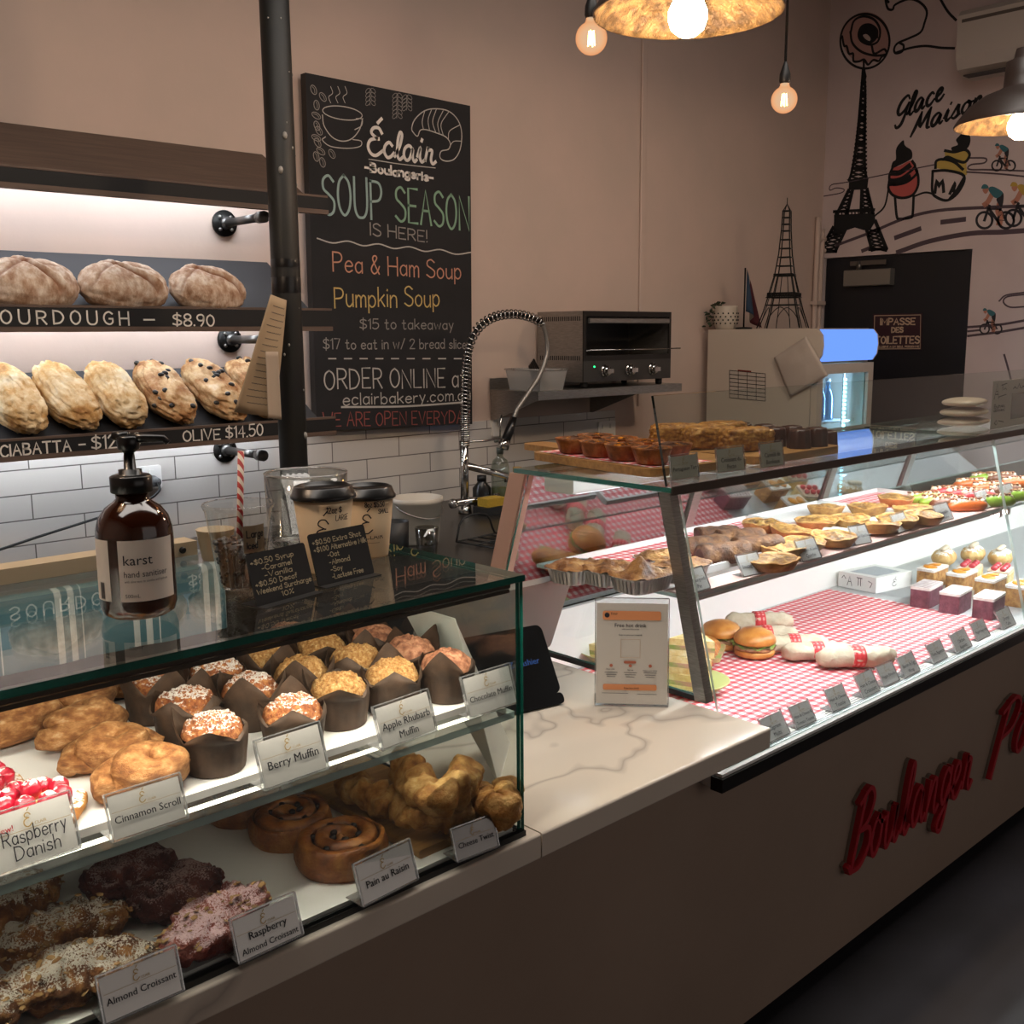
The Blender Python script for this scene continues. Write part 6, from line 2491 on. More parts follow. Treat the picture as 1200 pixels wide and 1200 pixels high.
# cake box
A, B, C_ = oz(982, 687, FD), oz(1026, 696, FD), oz(1068, 687, FD)
t = thing('cake_box', 'white printed cake box with window lid on the deck', 'box', (B.x, B.y, FD+.0012))
ex, ey = A-B, C_-B
hgt = .052
b = MB()
ex.z = ey.z = 0
zt = Vector((0, 0, hgt))
vs = [Vector((0, 0, 0)), ey, ex+ey, ex]
b.add(vs+[v_+zt for v_ in vs], [(0, 3, 2, 1), (4, 5, 6, 7), (0, 1, 5, 4), (1, 2, 6, 5), (2, 3, 7, 6), (3, 0, 4, 7)])
b.build('box', m_whitelam, t)
b = MB()
L_ = lambda u, v, h=0: ex*u+ey*v+zt*(1+h)
b.add([L_(.12, .15, .01), L_(.12, .8, .01), L_(.85, .85, .01), L_(.8, .1, .01)], [(0, 1, 2, 3)])
b.build('window_film', M_glass('window_film', 'c8d0dc', .12, 0, .25, 'aab4c4'), t)
b = MB()
N = ex.cross(zt).normalized()
N = N if N.dot(CP-B) > 0 else -N
face = lambda u, z: ex*u+zt*z
for pts in ([(.75, .2), (.69, .8), (.63, .2)], [(.72, .45), (.66, .45)], [(.4, .3), (.4, .8)], [(.46, .3), (.46, .8)], [(.36, .8), (.5, .8)], [(.15, .3), (.1, .6), (.2, .7)], [(.9, .6), (.85, .8), (.8, .6)]):
    b.ribbon([face(*q_) for q_ in pts], .0025, N, lift=.0004)
N2 = ey.cross(zt).normalized()
N2 = N2 if N2.dot(CP-B) > 0 else -N2
st, w = strokes_of('É', GLC, 0, 0)
for q_ in st:
    b.ribbon([ey*(.45+.02*v_.x)+zt*(.25+.045*v_.y) for v_ in q_], .002, N2, lift=.0004)
b.build('printed_drawings', m_ink, t)

# cakes
m_ccr = M_food('white_cake_cream', [(.3, 'd8c8c0'), (.6, 'f4ece6')], 60, .5, .5, 160, .003)
m_spg = M_food('brown_sponge', [(.3, '7a4a26'), (.5, 'b07c44'), (.7, 'd4a666')], 60, .65, .7, 200, .003)
m_vel = M_food('plum_sponge', [(.3, '4a2230'), (.5, '6e3a48'), (.7, '8a5664')], 60, .65, .7, 200, .003)
m_org = M('orange_slice', 'd98a1e', .3)


def slice_obj(kind, label, loc, rz, grp, s=1):
    t = thing('cake_slice', label, 'cake', loc, rz, grp)
    t.scale = (s, s, s)
    body = m_vel if kind == 'plum' else m_spg
    MB().rbox(-.06, .06, -.03, .03, 0, .058, .006).build('sponge', body, t)
    b = MB()
    b.rbox(-.061, .061, -.031, .031, .058, .066, .006)
    b.build('cream_layer', m_ccr, t)
    b = MB()
    rg = random.Random(len(label))
    if kind == 'plum':
        for k in range(7):
            b.ribbon([(-.055+.016*k, -.026, .0668), (-.048+.016*k, 0, .0668), (-.055+.016*k, .026, .0668)], .004, UP)
        b.build('icing_lines', m_vel, t)
    else:
        b.lathe([(0, .004), (.022, .003), (.023, 0), (0, 0)], 20, rotm(rx=.15, loc=(-.02, 0, .0665)))
        b.lathe([(0, .004), (.020, .003), (.021, 0), (0, 0)], 20, rotm(rx=-.1, loc=(.026, .004, .0665)))
        b.build('orange_slices', m_org, t)
    return t


CZ = FD+.0018
for i, (u, v, k, lb) in enumerate(((1085, 706, 'plum', 'plum coloured cake slice at the left of the cake tray'), (1119, 713, 'plum', 'plum coloured cake slice, second from the left'), (1158, 719, 'plum', 'plum coloured cake slice in front by the last ticket'), (1092, 684, 'brown', 'brown cake slice with orange on top, behind the left plum slice'), (1126, 690, 'brown', 'brown cake slice with orange on top, second in its row'), (1160, 697, 'brown', 'brown cake slice with orange on top, third in its row'), (1196, 705, 'brown', 'brown cake slice with orange on top, at the right edge'))):
    p = oz(u, v, CZ+.006)
    slice_obj(k, lb, (p.x, p.y, CZ), .10 if k == 'plum' else .05, k+' cake slices')
m_puff = M_food('sugared_puff', [(.3, 'b9803e'), (.6, 'e0bc80')], 30, .6, .6, 120, .004, sugar=.36)
m_berry = M('red_berries', 'a81c2c', .3, 0, 'c4404c', 60)
for i, (u, v, k, lb) in enumerate(((1106, 656, 'puff', 'sugared cream puff roll at the back left of the cake tray'), (1136, 672, 'tart', 'cream tart with red berries in the back row'), (1172, 676, 'tart', 'cream tart with red berries at the right of the back row'), (1140, 652, 'puff', 'sugared cream puff roll behind the berry tarts'), (1172, 656, 'puff', 'sugared cream puff roll at the back right'))):
    p = oz(u, v, CZ+.02)
    t = thing('cream_puff' if k == 'puff' else 'berry_tart', lb, 'pastry', (p.x, p.y, CZ), .2, 'cream pastries in the back row')
    if k == 'puff':
        mb = croissant_mesh(i+3, .13, .036, .05, .9, .04, 5)
        mb.build('puff', m_puff, t)
        b = MB()
        for q in range(5):
            b.ball((-.03+.015*q, 0, .064), .010, .012, .008, 10, 6)
        b.build('cream', m_cream, t)
    else:
        MB().rbox(-.055, .055, -.035, .035, 0, .038, .012).build('custard_base', m_bread, t)
        MB().rbox(-.054, .054, -.034, .034, .0385, .048, .014).build('cream', m_cream, t)
        b0 = None
        for q in range(6):
            l_ = (-.035+.035*(q % 3), -.014+.028*(q//3), .055)
            if b0 is None:
                b0 = MB().ball((0, 0, 0), .011, .011, .009, 14, 9).build('berry', m_berry, t)
                o = b0
            else:
                o = b0.copy()
                COL.objects.link(o)
                o.parent = t
            o.location = l_

# tickets of the food showcase
TU, TB, TT = 'tickets on the middle shelf of the food showcase', 'tickets along the bottom of the food showcase', 'tickets on top of the food showcase'
m_gcard = M('far_ticket_card', 'f2eeea', .75)
for lines, BL, BR, TL, lb in (
    (['Beef Burgundy', 'Pie'], (810, 697), (832, 690), (806, 672), 'Beef Burgundy Pie ticket beside the steel post'),
    (['Sausage Roll'], (872, 677), (895, 672), (869, 653), 'Sausage Roll ticket on the middle shelf'),
    (['Chicken & Leek', 'Quiche'], (941, 659), (962, 654), (937, 636), 'Chicken and Leek Quiche ticket on the middle shelf'),
    (['Vegan Quiche'], (1003, 640), (1021, 636.5), (1000, 619), 'Vegan Quiche ticket, fourth on the middle shelf'),
    (['Quiche Lorraine'], (1053, 626), (1067, 621), (1050, 606), 'fifth ticket on the middle shelf, before the quiche pile'),
    (['Vegetable', 'Quiche'], (1102, 613), (1117, 608.5), (1098, 594), 'sixth ticket on the middle shelf, before the glass joint'),
    (['Éclair'], (1151, 598), (1163, 594.5), (1149, 578), 'seventh ticket on the middle shelf, by the orange eclair'),
    (['Éclair'], (1180, 591.5), (1193, 588), (1177, 571), 'eighth ticket on the middle shelf at the right edge')):
    ticket(lb, lines, BL, BR, TL, FS+.003, 29, TU, m_gcard, logo=True)
for lines, BL, BR, TL, lb in (
    (['Caprese', 'Melts'], (901, 872), (925, 860), (899, 845), 'first ticket of the bottom row, half behind the stone worktop'),
    (['Ham & Cheese &', 'Tomato Toastie'], (934.5, 855), (956, 845.5), (929, 830), 'Ham and Cheese and Tomato Toastie ticket in the bottom row'),
    (['Ham & Cheese', 'Toastie'], (976.5, 835), (996, 826.5), (971, 810), 'Ham and Cheese Toastie ticket, third in the bottom row'),
    (['Ham & Cheese', 'Croissant'], (1012.5, 819), (1031, 810), (1008, 793.5), 'Ham and Cheese Croissant ticket, fourth in the bottom row'),
    (['Veggie Brioche'], (1036.5, 805.5), (1053.6, 798), (1031, 783), 'Veggie Brioche ticket, fifth in the bottom row'),
    (['Bacon & Egg', 'Wrap'], (1061, 795), (1077.6, 786.6), (1056.6, 772.5), 'Bacon and Egg Wrap ticket, sixth in the bottom row'),
    (['Tuna Baguette'], (1095, 778.5), (1110, 771), (1090.5, 757.5), 'Tuna Baguette ticket, seventh in the bottom row'),
    (['Chicken', 'Baguette'], (1122.6, 766.5), (1138.5, 757.5), (1117.5, 745.5), 'eighth ticket in the bottom row'),
    (['Vegan Baguette'], (1146, 752), (1160, 745.5), (1141.5, 732), 'ninth ticket in the bottom row'),
    (['Orange', 'Cake'], (1176, 738.6), (1190, 732), (1171.5, 718.5), 'last ticket of the bottom row, before the plum cake')):
    ticket(lb, lines, BL, BR, TL, FD+.0015, 30, TB, m_gcard)
for lines, BL, BR, TL, lb in (
    (['Portuguese Tart'], (788, 564), (818, 559.5), (783, 537), 'Portuguese Tart ticket on top of the food showcase'),
    (['Croissant du', 'Pecan'], (842, 555), (872, 551), (837, 528), 'shiny ticket in the middle on top of the food showcase'),
    (['Cannelé de', 'Bordeaux'], (893, 549.5), (918, 545.5), (887, 522), 'Bordeaux ticket before the dark canelés on top')):
    ticket(lb, lines, BL, BR, TL, FT+.0005, 8, TT, M('dim_ticket_card', 'e2dac8', .75) if 'dim_ticket_card' not in bpy.data.materials else bpy.data.materials['dim_ticket_card'])

# ------------------------------------------------------------------ on top of the food showcase
TFZ = FT+.0012
BYAW = -R(8)
t = thing('serving_board', 'wooden paddle board of custard tarts on top of the food showcase', 'board', (1.70, 1.392, TFZ), BYAW)
b = MB()
b.rbox(0, .31, 0, .43, 0, .018, .03, axis='z')
b.build('board', m_board, t)
b = MB()
b.rbox(.11, .19, .425, .62, .001, .017, .025, axis='z')
b.build('handle', m_board, t)
b = MB()
paper_grid(b, .015, .20, .015, .41, .0186, 4, .0012)
b.build('gingham_liner', m_ging2, t)
t = thing('serving_board', 'second wooden board under the glazed pastries on top of the food showcase', 'board', (2.04, 1.345, TFZ))
b = MB()
b.rbox(0, .36, 0, .36, 0, .018, .03, axis='z')
b.build('board', m_board, t)
BM = Matrix.Translation((1.70, 1.392, 0)) @ Matrix.Rotation(BYAW, 4, 'Z')
BZ = TFZ+.0186+.0026
m_tartc = M_food('tart_pastry', [(.3, '4e260c'), (.5, '80481c'), (.7, 'a8703a')], 40, .4, .5, 120, .003)
m_tartf = M_food('burnt_custard', [(.34, '120804'), (.48, '3e1c08'), (.58, '8a5210'), (.72, 'c08a20')], 60, .22, .3, 90, .002, spec=.7)
tsrc = None
for i, (u, v, w) in enumerate(((.055, .055, 'in front at the glass edge'), (.055, .145, 'second from the front along the board edge'), (.055, .235, 'third from the front along the board edge'), (.055, .325, 'at the back end of the board edge'), (.145, .085, 'in front beside the pastry slabs'), (.145, .175, 'second in the inner column'), (.145, .265, 'third in the inner column'), (.145, .355, 'at the back of the inner column'))):
    loc = BM @ Vector((u, v, BZ))
    if tsrc is None:
        t = thing('custard_tart', 'x', 'tart', loc, 0, 'burnt topped custard tarts')
        b = MB()
        b.lathe([(.026, 0), (.030, .002), (.0385, .028), (.040, .032), (.037, .031), (.035, .027)], 40, cap=False, rf=lambda a, i: 1+.02*math.sin(9*a)*(i > 1))
        b.f.append(tuple(range(39, -1, -1)))
        b.mi.append(0)
        b.sm.append(False)
        b.build('pastry_shell', m_tartc, t)
        c = MB()
        c.grid(lambda u_, v_: (.0362*v_*math.cos(2*PI*u_), .0362*v_*math.sin(2*PI*u_), .0285+.006*(1-v_*v_)+.002*fbm((v_*math.cos(2*PI*u_), v_*math.sin(2*PI*u_), 0), 3, 1)), 40, 14, wrapu=True)
        c.build('custard', m_tartf, t)
        t['label'] = 'dark glazed custard tart '+w
        t.scale = (1.12,)*3
        tsrc = t
    else:
        dup(tsrc, loc, i*1.4, 'dark glazed custard tart '+w, None, 1.12)
m_slabp = M_food('glazed_slab_pastry', [(.3, '5a3312'), (.48, '946428'), (.62, 'b88c48'), (.76, 'd0ac6c')], 80, .3, .8, 150, .004)
for i, (x, y, lb) in enumerate(((2.11, 1.64, 'long glazed nut pastry at the back of the second board'), (2.115, 1.545, 'long glazed nut pastry in the middle of the second board'), (2.13, 1.45, 'long glazed nut pastry before the middle one'), (2.24, 1.60, 'long glazed nut pastry at the back right of the second board'))):
    mb = MB()
    mb.ball((0, 0, .028), .075, .036, .032, 60, 40, lambda d: (abs(d.x)**6+abs(d.y)**5+abs(d.z)**5)**(-1/5.5)*(1+.10*fbm(d, 5, i, 4))*.9)
    mb.v = [(a1, b1, max(0, c1)) for a1, b1, c1 in mb.v]
    o = mb.build('glazed_pastry', m_slabp)
    o.location = (x, y, TFZ+.0182)
    o.rotation_euler = (0, 0, -.5+.1*i)
    tag(o, lb, 'pastry', 'long glazed pastries')
m_can = M('canele_crust', '24110b', .35, 0, '38190f', 40, .3, 80)
csrc = None
for i in range(9):
    x = 2.345+.066*(i % 5)-.10*0
    y = 1.385+.066*(i//5)
    x, y = ((2.27, 1.39), (2.34, 1.385), (2.27, 1.46), (2.34, 1.455), (2.33, 1.53), (2.33, 1.60), (2.335, 1.67), (2.45, 1.42), (2.45, 1.50))[i]
    if x > 2.52 or True:
        b = MB()
        if csrc is None:
            b.lathe([(.028, 0), (.029, .002), (.026, .04), (.024, .046), (.014, .048), (.010, .042), (0, .041)], 36, rf=lambda a, j: 1+.05*math.cos(9*a))
            csrc = b.build('canele', m_can)
            o = csrc
        else:
            o = csrc.copy()
            COL.objects.link(o)
        o.location = (x, y, TFZ+(.0182 if x < 2.4 else 0))
        tag(o, 'dark fluted canelé '+['front left on the second board', 'front right on the second board', 'second row left on the board', 'second row right on the board', 'third along the board edge', 'fourth along the board edge', 'at the back end of the board', 'on the glass right of the board, front', 'on the glass right of the board, rear'][i], 'pastry', 'dark canelés')
# gift boxes and cookie bags at the far end
A, B, C_ = oz(1160, 504, FT), oz(1178, 501, FT), oz(1250, 488, FT)
t = thing('gift_box', 'white printed gift box with window standing on the showcase at the right edge', 'box', (B.x, B.y, TFZ))
ex, ey = A-B, C_-B
ex.z = ey.z = 0
ey = ey.normalized()*.30
hgt = (pr(B)[1]-446)/FPX*(B-CP).dot(CF)
zt = Vector((0, 0, hgt))
b = MB()
vs = [Vector((0, 0, 0)), ey, ex+ey, ex]
b.add(vs+[v_+zt for v_ in vs], [(0, 3, 2, 1), (4, 5, 6, 7), (0, 1, 5, 4), (1, 2, 6, 5), (2, 3, 7, 6), (3, 0, 4, 7)])
b.build('box', M('gift_box_card', 'cfc3b6', .7), t)
N = ex.cross(zt).normalized()
N = N if N.dot(CP-B) > 0 else -N
N2 = ey.cross(zt).normalized()
N2 = N2 if N2.dot(CP-B) > 0 else -N2
b = MB()
b.add([ey*.12+zt*.15+N2*.0006, ey*.9+zt*.15+N2*.0006, ey*.9+zt*.7+N2*.0006, ey*.12+zt*.7+N2*.0006], [(0, 1, 2, 3)])
b.build('window', M('box_window', '5b5750', .2), t)
b = MB()
face = lambda u, z: ex*(1-u)+zt*z
for pts in ([(.12, .62), (.28, .95), (.42, .62)], [(.2, .72), (.36, .72)], [(.24, .78), (.32, .78)], [(.55, .9), (.9, .93)], [(.6, .8), (.62, .9), (.72, .8), (.8, .84), (.9, .8)], [(.4, .66), (.9, .7)], [(.25, .12), (.35, .18), (.45, .1), (.35, .08), (.25, .12)], [(.5, .16), (.85, .12)]):
    b.ribbon([face(*q_) for q_ in pts], .0028, N, lift=.0006)
for s_, z_ in (('Enjoyer', .44), ('dinner!', .36)):
    write(b, s_, face(.15, z_), face(.85, z_), hgt*.07, .0025, N, font=GLC, lift=.0006, gap=.5)
for k in range(6):
    u0 = .15+.12*k
    b.ribbon([ey*u0+zt*.8, ey*(u0+.04)+zt*(.9 if k % 2 else .84), ey*(u0+.09)+zt*.8], .004, N2, lift=.0006)
b.build('printed_drawings', m_ink, t)
m_bag = M_glass('cellophane', 'e4ddd0', .12, .1, .5, 'c9bdac')
for i in range(3):
    p = oz(1140, 500, FT)
    t = thing('cookie_bag', ['flat cookie bag with gold sticker, lowest of the stack by the gift box', 'flat cookie bag with gold sticker, middle of the stack by the gift box', 'flat cookie bag, topmost of the stack by the gift box'][i], 'bag', (p.x, p.y+.03, TFZ+.031*i), .1*i, 'stacked cookie bags')
    b = MB()
    b.ball((0, 0, .014), .095, .06, .014, 24, 12, lambda d: (abs(d.x)**4+abs(d.y)**4+abs(d.z)**2)**(-.25))
    b.build('bag', M('cookie_bag_cream', 'b9ad9c', .4) if i == 0 else bpy.data.materials['cookie_bag_cream'], t)
    if i < 2:
        b = MB()
        b.ball((-.02, -.055, .016), .009, .003, .006, 10, 6)
        b.build('gold_sticker', m_gold, t)

# ------------------------------------------------------------------ loaves on the bread shelves
def slope(i):
    zt, zb, zk = SL[i]
    return math.atan2(zk-zb-.012, YB-.002-SHY)


m_sour = M_food('floured_sourdough_crust', [(.28, '8a6448'), (.42, 'ae8c72'), (.54, 'cab29c'), (.68, 'e6d8c8')], 26, .7, .7, 60, .005, stretch=(1.6, 1, 1), attr='fill', attr_col='7a4a2a')
m_ciab = M_food('floured_ciabatta_crust', [(.26, '8a5526'), (.42, 'c2965a'), (.58, 'e0c79c'), (.76, 'f0e4cc')], 16, .7, .8, 55, .006)
m_olv = M_food('olive_loaf_crust', [(.26, '6a3c1c'), (.42, 'a87848'), (.58, 'd0b084'), (.76, 'e8d8bc')], 18, .7, .8, 60, .006)
m_olive = M('black_olive', '16120f', .35)
for i, (u, v, L, Wd, H, lb) in enumerate(((30, 337, .122, .085, .062, 'floured round sourdough loaf at the left edge of the middle shelf'), (140, 339, .122, .085, .062, 'floured round sourdough loaf in the middle of the shelf'), (237, 341, .112, .085, .060, 'floured round sourdough loaf at the right of the row'))):
    y = 2.945
    p = oy(u, v, y)
    z = shelf_z(1, y)
    mb = MB()

    def fn(d, i=i):
        k = (abs(d.x)**2.3+abs(d.y)**2.3+abs(d.z)**2.3)**(-1/2.3)
        s1 = d.x*.8+d.y*.55+.10*math.sin(d.x*4+i)
        cut = math.exp(-((s1-.05)/.055)**2)*max(0, d.z)**.5
        s2 = d.x*.75-d.y*.65+.1*i
        cut2 = math.exp(-((s2+.25)/.05)**2)*max(0, d.z)**.5
        ear = math.exp(-((s1-.17)/.06)**2)*max(0, d.z)**.5
        s3 = d.x*.2+d.y*.95-.25+.1*math.sin(d.x*5)
        cut3 = math.exp(-(s3/.05)**2)*max(0, d.z)**.5*(abs(d.x) < .6)
        cuts.append(min(1, cut*1.1+cut2*.8+cut3*.7+.25*max(0, fbm(d, 5, i+9, 3))))
        return k*(1+.05*fbm(d, 2.2, i*4+1, 4)-.10*cut-.07*cut2-.05*cut3+.09*ear)
    cuts = []
    mb.ball((0, 0, H*.9), L, Wd, H, 96, 64, fn)
    mb.at['fill'] = dict(enumerate(cuts))
    mb.v = [(a, b, max(c, 0)) for a, b, c in mb.v]
    o = mb.build('sourdough_loaf', m_sour)
    o.location = (p.x, y, z+.001)
    o.rotation_euler = (slope(1), 0, .05*(i-1))
    tag(o, lb, 'bread', 'sourdough loaves')
for i, (u, kind, lb) in enumerate(((12, 'c', 'pale floured ciabatta at the left edge of the bottom shelf'), (74, 'c', 'pale floured ciabatta, second from the left'), (132, 'c', 'pale floured ciabatta beside the first olive loaf'), (189, 'o', 'olive studded loaf beside the ciabattas'), (246, 'o', 'olive studded loaf left of the hanging sheet'), (297, 'o', 'olive studded loaf half hidden by the hanging sheet'))):
    y = 3.02
    p = oy(u, 468, y)
    z = shelf_z(2, y)
    t = thing('ciabatta_loaf' if kind == 'c' else 'olive_loaf', lb, 'bread', (p.x, y, z+.001), 0, 'ciabatta loaves' if kind == 'c' else 'olive loaves')
    t.rotation_euler = (slope(2), 0, R(4)*math.sin(i*2))
    mb = MB()

    def fn2(d, i=i):
        k = (abs(d.x)**2.2+abs(d.y)**2.8+abs(d.z)**2.2)**(-1/2.4)
        w = abs(nz((d.x*2.2+i, d.y*1.1, d.z*2.0), 1.6, i))
        crease = math.exp(-(w/.07)**2)
        return k*(1+.09*fbm(d, 1.8, i*3+2, 4)-.11*crease+.05*fbm(d, 6, i, 3))
    mb.ball((0, 0, .047), .066, .150, .052, 60, 60, fn2)
    mb.v = [(a, b, max(c, 0)) for a, b, c in mb.v]
    mb.build('crust', m_ciab if kind == 'c' else m_olv, t)
    if kind == 'o':
        rg = random.Random(i)
        ups = [q for q in mb.v if q[2] > .05]
        f0 = None
        for k in range(13):
            q = rg.choice(ups)
            if f0 is None:
                f0 = MB().ball((0, 0, 0), .010, .008, .006, 12, 8).build('olive', m_olive, t)
                o = f0
            else:
                o = f0.copy()
                COL.objects.link(o)
                o.parent = t
            o.location = (q[0], q[1], q[2])
            o.rotation_euler = (0, 0, k)

# ------------------------------------------------------------------ kitchen corner
OS = 1.33
t = thing('wall_shelf', 'steel wall shelf carrying the grill oven', 'shelf', (2.867, YB, OS))
b = MB()
b.box(0, .90, -.288, -.012, -.003, 0).box(0, .90, -.29, -.286, -.034, 0)
b.build('shelf_plate', m_steel, t)
b = MB()
b.box(0, .90, -.012, -.010, 0, .045)
b.build('upstand', m_steel, t)
for x in (.004, .60):
    b = MB()
    b.add([(x, -.010, -.004), (x, -.28, -.004), (x, -.28, -.035), (x, -.03, -.125), (x, -.010, -.125)]+[(x+.004, -.010, -.004), (x+.004, -.28, -.004), (x+.004, -.28, -.035), (x+.004, -.03, -.125), (x+.004, -.010, -.125)],
          [(0, 1, 2, 3, 4), (9, 8, 7, 6, 5)]+[(i, 5+i, 5+(i+1) % 5, (i+1) % 5) for i in range(5)])
    b.build('bracket', m_steel, t)
# grill oven
ox0, ox1, oy0, oy1, oz0, oz1 = 3.136, 3.698, 2.925, 3.185, OS+.026, 1.642
t = thing('grill_oven', 'stainless grill oven with three knobs on the wall shelf', 'oven', (ox0, oy0, OS+.0006))
OX = Matrix.Translation((-ox0, -oy0, -OS-.0006))
zs = oz0+.085
b = MB()
b.box(ox0, ox0+.012, oy0+.002, oy1, oz0, oz1).box(ox1-.012, ox1, oy0+.002, oy1, oz0, oz1).box(ox0+.012, ox1-.012, oy0+.002, oy1, oz1-.012, oz1).box(ox0+.012, ox1-.012, oy0+.002, oy1, oz0, zs).box(ox0+.012, ox1-.012, oy1-.01, oy1, zs, oz1-.012)
b.build('casing', m_steel, t, OX)
b = MB()
b.box(ox0, ox1, oy0-.004, oy0+.0015, oz0, zs)
b.build('control_panel', M('oven_panel_grey', '4b4845', .35, .7), t, OX)
b = MB()
b.box(ox0, ox1, oy0-.004, oy0+.0015, oz1-.022, oz1).box(ox0, ox0+.016, oy0-.004, oy0+.0015, zs, oz1-.022).box(ox1-.016, ox1, oy0-.004, oy0+.0015, zs, oz1-.022).box(ox0+.016, ox1-.016, oy0-.004, oy0+.0015, zs, zs+.022)
b.build('door_frame', M('oven_frame', '33302e', .3, .7), t, OX)
b = MB()
b.box(ox0+.012, ox1-.012, oy1-.03, oy1-.0105, zs, oz1-.012)
b.build('oven_cavity', m_black, t, OX)
b = MB()
b.rbox(ox0+.022, ox1-.03, oy0-.018, oy0-.006, oz1-.05, oz1-.028, .005, axis='x')
b.build('door_handle', m_steel, t, OX)
b = MB()
for k in range(12):
    y = oy0+.012+.018*k
    b.cyl((ox0+.02, y, zs+.042), (ox1-.02, y, zs+.042), .0014, n=6)
b.cyl((ox0+.02, oy0-.02, zs+.044), (ox1+.045, oy0-.02, zs+.044), .003, n=8).cyl((ox1+.045, oy0-.02, zs+.044), (ox1+.045, oy0+.0, zs+.044), .003, n=8)
b.build('wire_rack', m_chrome, t, OX)
for k, x in enumerate((ox0+.13, ox0+.285, ox0+.435)):
    b = MB()
    b.cyl((x, oy0-.005, oz0+.043), (x, oy0-.009, oz0+.043), .026, n=28)
    b.cyl((x, oy0-.009, oz0+.043), (x, oy0-.024, oz0+.043), .019, n=24)
    b.box(x-.019, x+.019, oy0-.036, oy0-.022, oz0+.034, oz0+.052)
    b.build('knob', m_chrome, t, OX)
b = MB()
b.ball((ox0+.064, oy0-.005, oz0+.062), .004, .003, .004, 10, 6)
b.build('green_pilot_light', M_emit('green_led', '2cff8a', 3.0), t, OX)
b = MB()
for s in (0, 1):
    for k in range(20):
        y = oy0+.016+.0118*k
        z = oz1-.03 if s else zs+.012
        b.box(ox0-.0006, ox0+.0005, y, y+.005, z-.009, z+.009)
b.build('vent_slots', m_black, t, OX)
for x in (ox0+.04, ox1-.04):
    for y in (oy0+.03, oy1-.03):
        MB().cyl((x, y, OS+.0008), (x, y, oz0), .014, .016, 14).build('foot', m_black, t, OX)
# clear container
t = thing('storage_box', 'clear plastic storage box with utensils beside the oven', 'container', (2.965, 3.02, OS+.0006))
b = MB()
W_, D_, H_ = .075, .10, .082
pr_ = lambda s, z: [(-W_*s, -D_*s, z), (W_*s, -D_*s, z), (W_*s, D_*s, z), (-W_*s, D_*s, z)]
b.add(pr_(.86, 0)+pr_(1, H_), [(3, 2, 1, 0)]+[(i, (i+1) % 4, 4+(i+1) % 4, 4+i) for i in range(4)])
b.build('box_wall', m_frost, t)
b = MB()
b.tube(pr_(1.02, H_), .004, 6, closed=True)
b.build('rim', m_frost, t)
b = MB()
rg = random.Random(8)
for k in range(5):
    x = -.03+.016*k
    b.tube([(x, -.03, .01), (x+.02, .03+.01*k, .095+.006*k)], [.006, .004], 8)
b.build('utensils', m_iron, t)
# pre-rinse tap
FY = 2.9
F = lambda u, v: oy(u, v, FY)
base = F(545, 600)
t = thing('spring_tap', 'tall chrome pre-rinse tap with spring arch and spray head', 'tap', (base.x, FY, .9006))
FX_ = Matrix.Translation((-base.x, -FY, -.9006))
bx_ = base.x
b = MB()
b.cyl((bx_, FY, .9006), (bx_, FY, .93), .026, .022, 20).cyl((bx_, FY, .93), (bx_, FY, 1.17), .0155, n=20)
b.build('riser', m_chrome, t, FX_)
za = F(545, 588).z
b = MB()
b.cyl((bx_-.05, FY-.0, za), (bx_+.13, FY-.02, za), .014, n=14).cyl((bx_-.05, FY, za), (bx_-.065, FY, za), .018, n=14).cyl((bx_+.13, FY-.02, za), (bx_+.145, FY-.022, za), .018, n=14)
b.build('valve_body', m_chrome, t, FX_)
b = MB()
e = F(584, 558)
b.tube([(bx_, FY, F(545, 545).z), (e.x, FY-.04, e.z+.005), (e.x+.006, FY-.043, e.z-.016)], [.014, .0125, .012], 12)
b.build('spout', m_chrome, t, FX_)
path = smooth([(bx_, FY, 1.17), F(545, 520), F(545, 480), F(546, 440), F(549, 408), F(560, 385), F(578, 372), F(600, 368), F(620, 371), F(635, 378)], 14)
b = MB()
b.tube(path, .0085, 10)
b.build('inner_hose', m_iron, t, FX_)
# spring coil: tight on the riser, open on the arch
L_ = [0]
for i in range(1, len(path)):
    L_.append(L_[-1]+(path[i]-path[i-1]).length)
tot = L_[-1]


def on_path(s):
    for i in range(1, len(path)):
        if L_[i] >= s:
            f = (s-L_[i-1])/(L_[i]-L_[i-1])
            return path[i-1].lerp(path[i], f), (path[i]-path[i-1]).normalized()
    return path[-1], (path[-1]-path[-2]).normalized()


sp = []
s, ang = .0, 0
while s < tot:
    c, T_ = on_path(s)
    N_ = T_.cross(Vector((0, 1, 0))).normalized()
    sp.append(c+(N_*math.cos(ang)+Vector((0, 1, 0))*math.sin(ang))*.0165)
    pitch = .008 if s < .13 else (.0135 if s < .38 else .021)
    ang += 2*PI/12
    s += pitch/12
b = MB()
b.tube(sp, .0028, 5)
b.build('spring_coil', m_chrome, t, FX_)
b = MB()
b.tube(smooth([F(635, 378), F(640, 395), F(641, 415), F(632, 440), F(618, 462), F(607, 478), F(602, 490)], 8), .0095, 10)
b.build('spray_hose', M('steel_braid', '8d8983', .4, .8), t, FX_)
b = MB()
b.tube([F(602, 489), F(597, 505), F(591, 520)], [.013, .018, .017], 16)
b.build('spray_grip', m_blackgloss, t, FX_)
b = MB()
b.tube([F(592, 516), F(589, 526)], [.022, .022], 18)
b.tube([F(586, 512), F(586, 500), F(588, 486)], .003, 6)
b.build('spray_head', m_chrome, t, FX_)
b = MB()
b.tube([(bx_, FY, 1.165), (bx_+.10, FY-.01, 1.163), (bx_+.165, FY-.02, 1.168)], .0042, 8)
b.build('hose_hook', m_chrome, t, FX_)
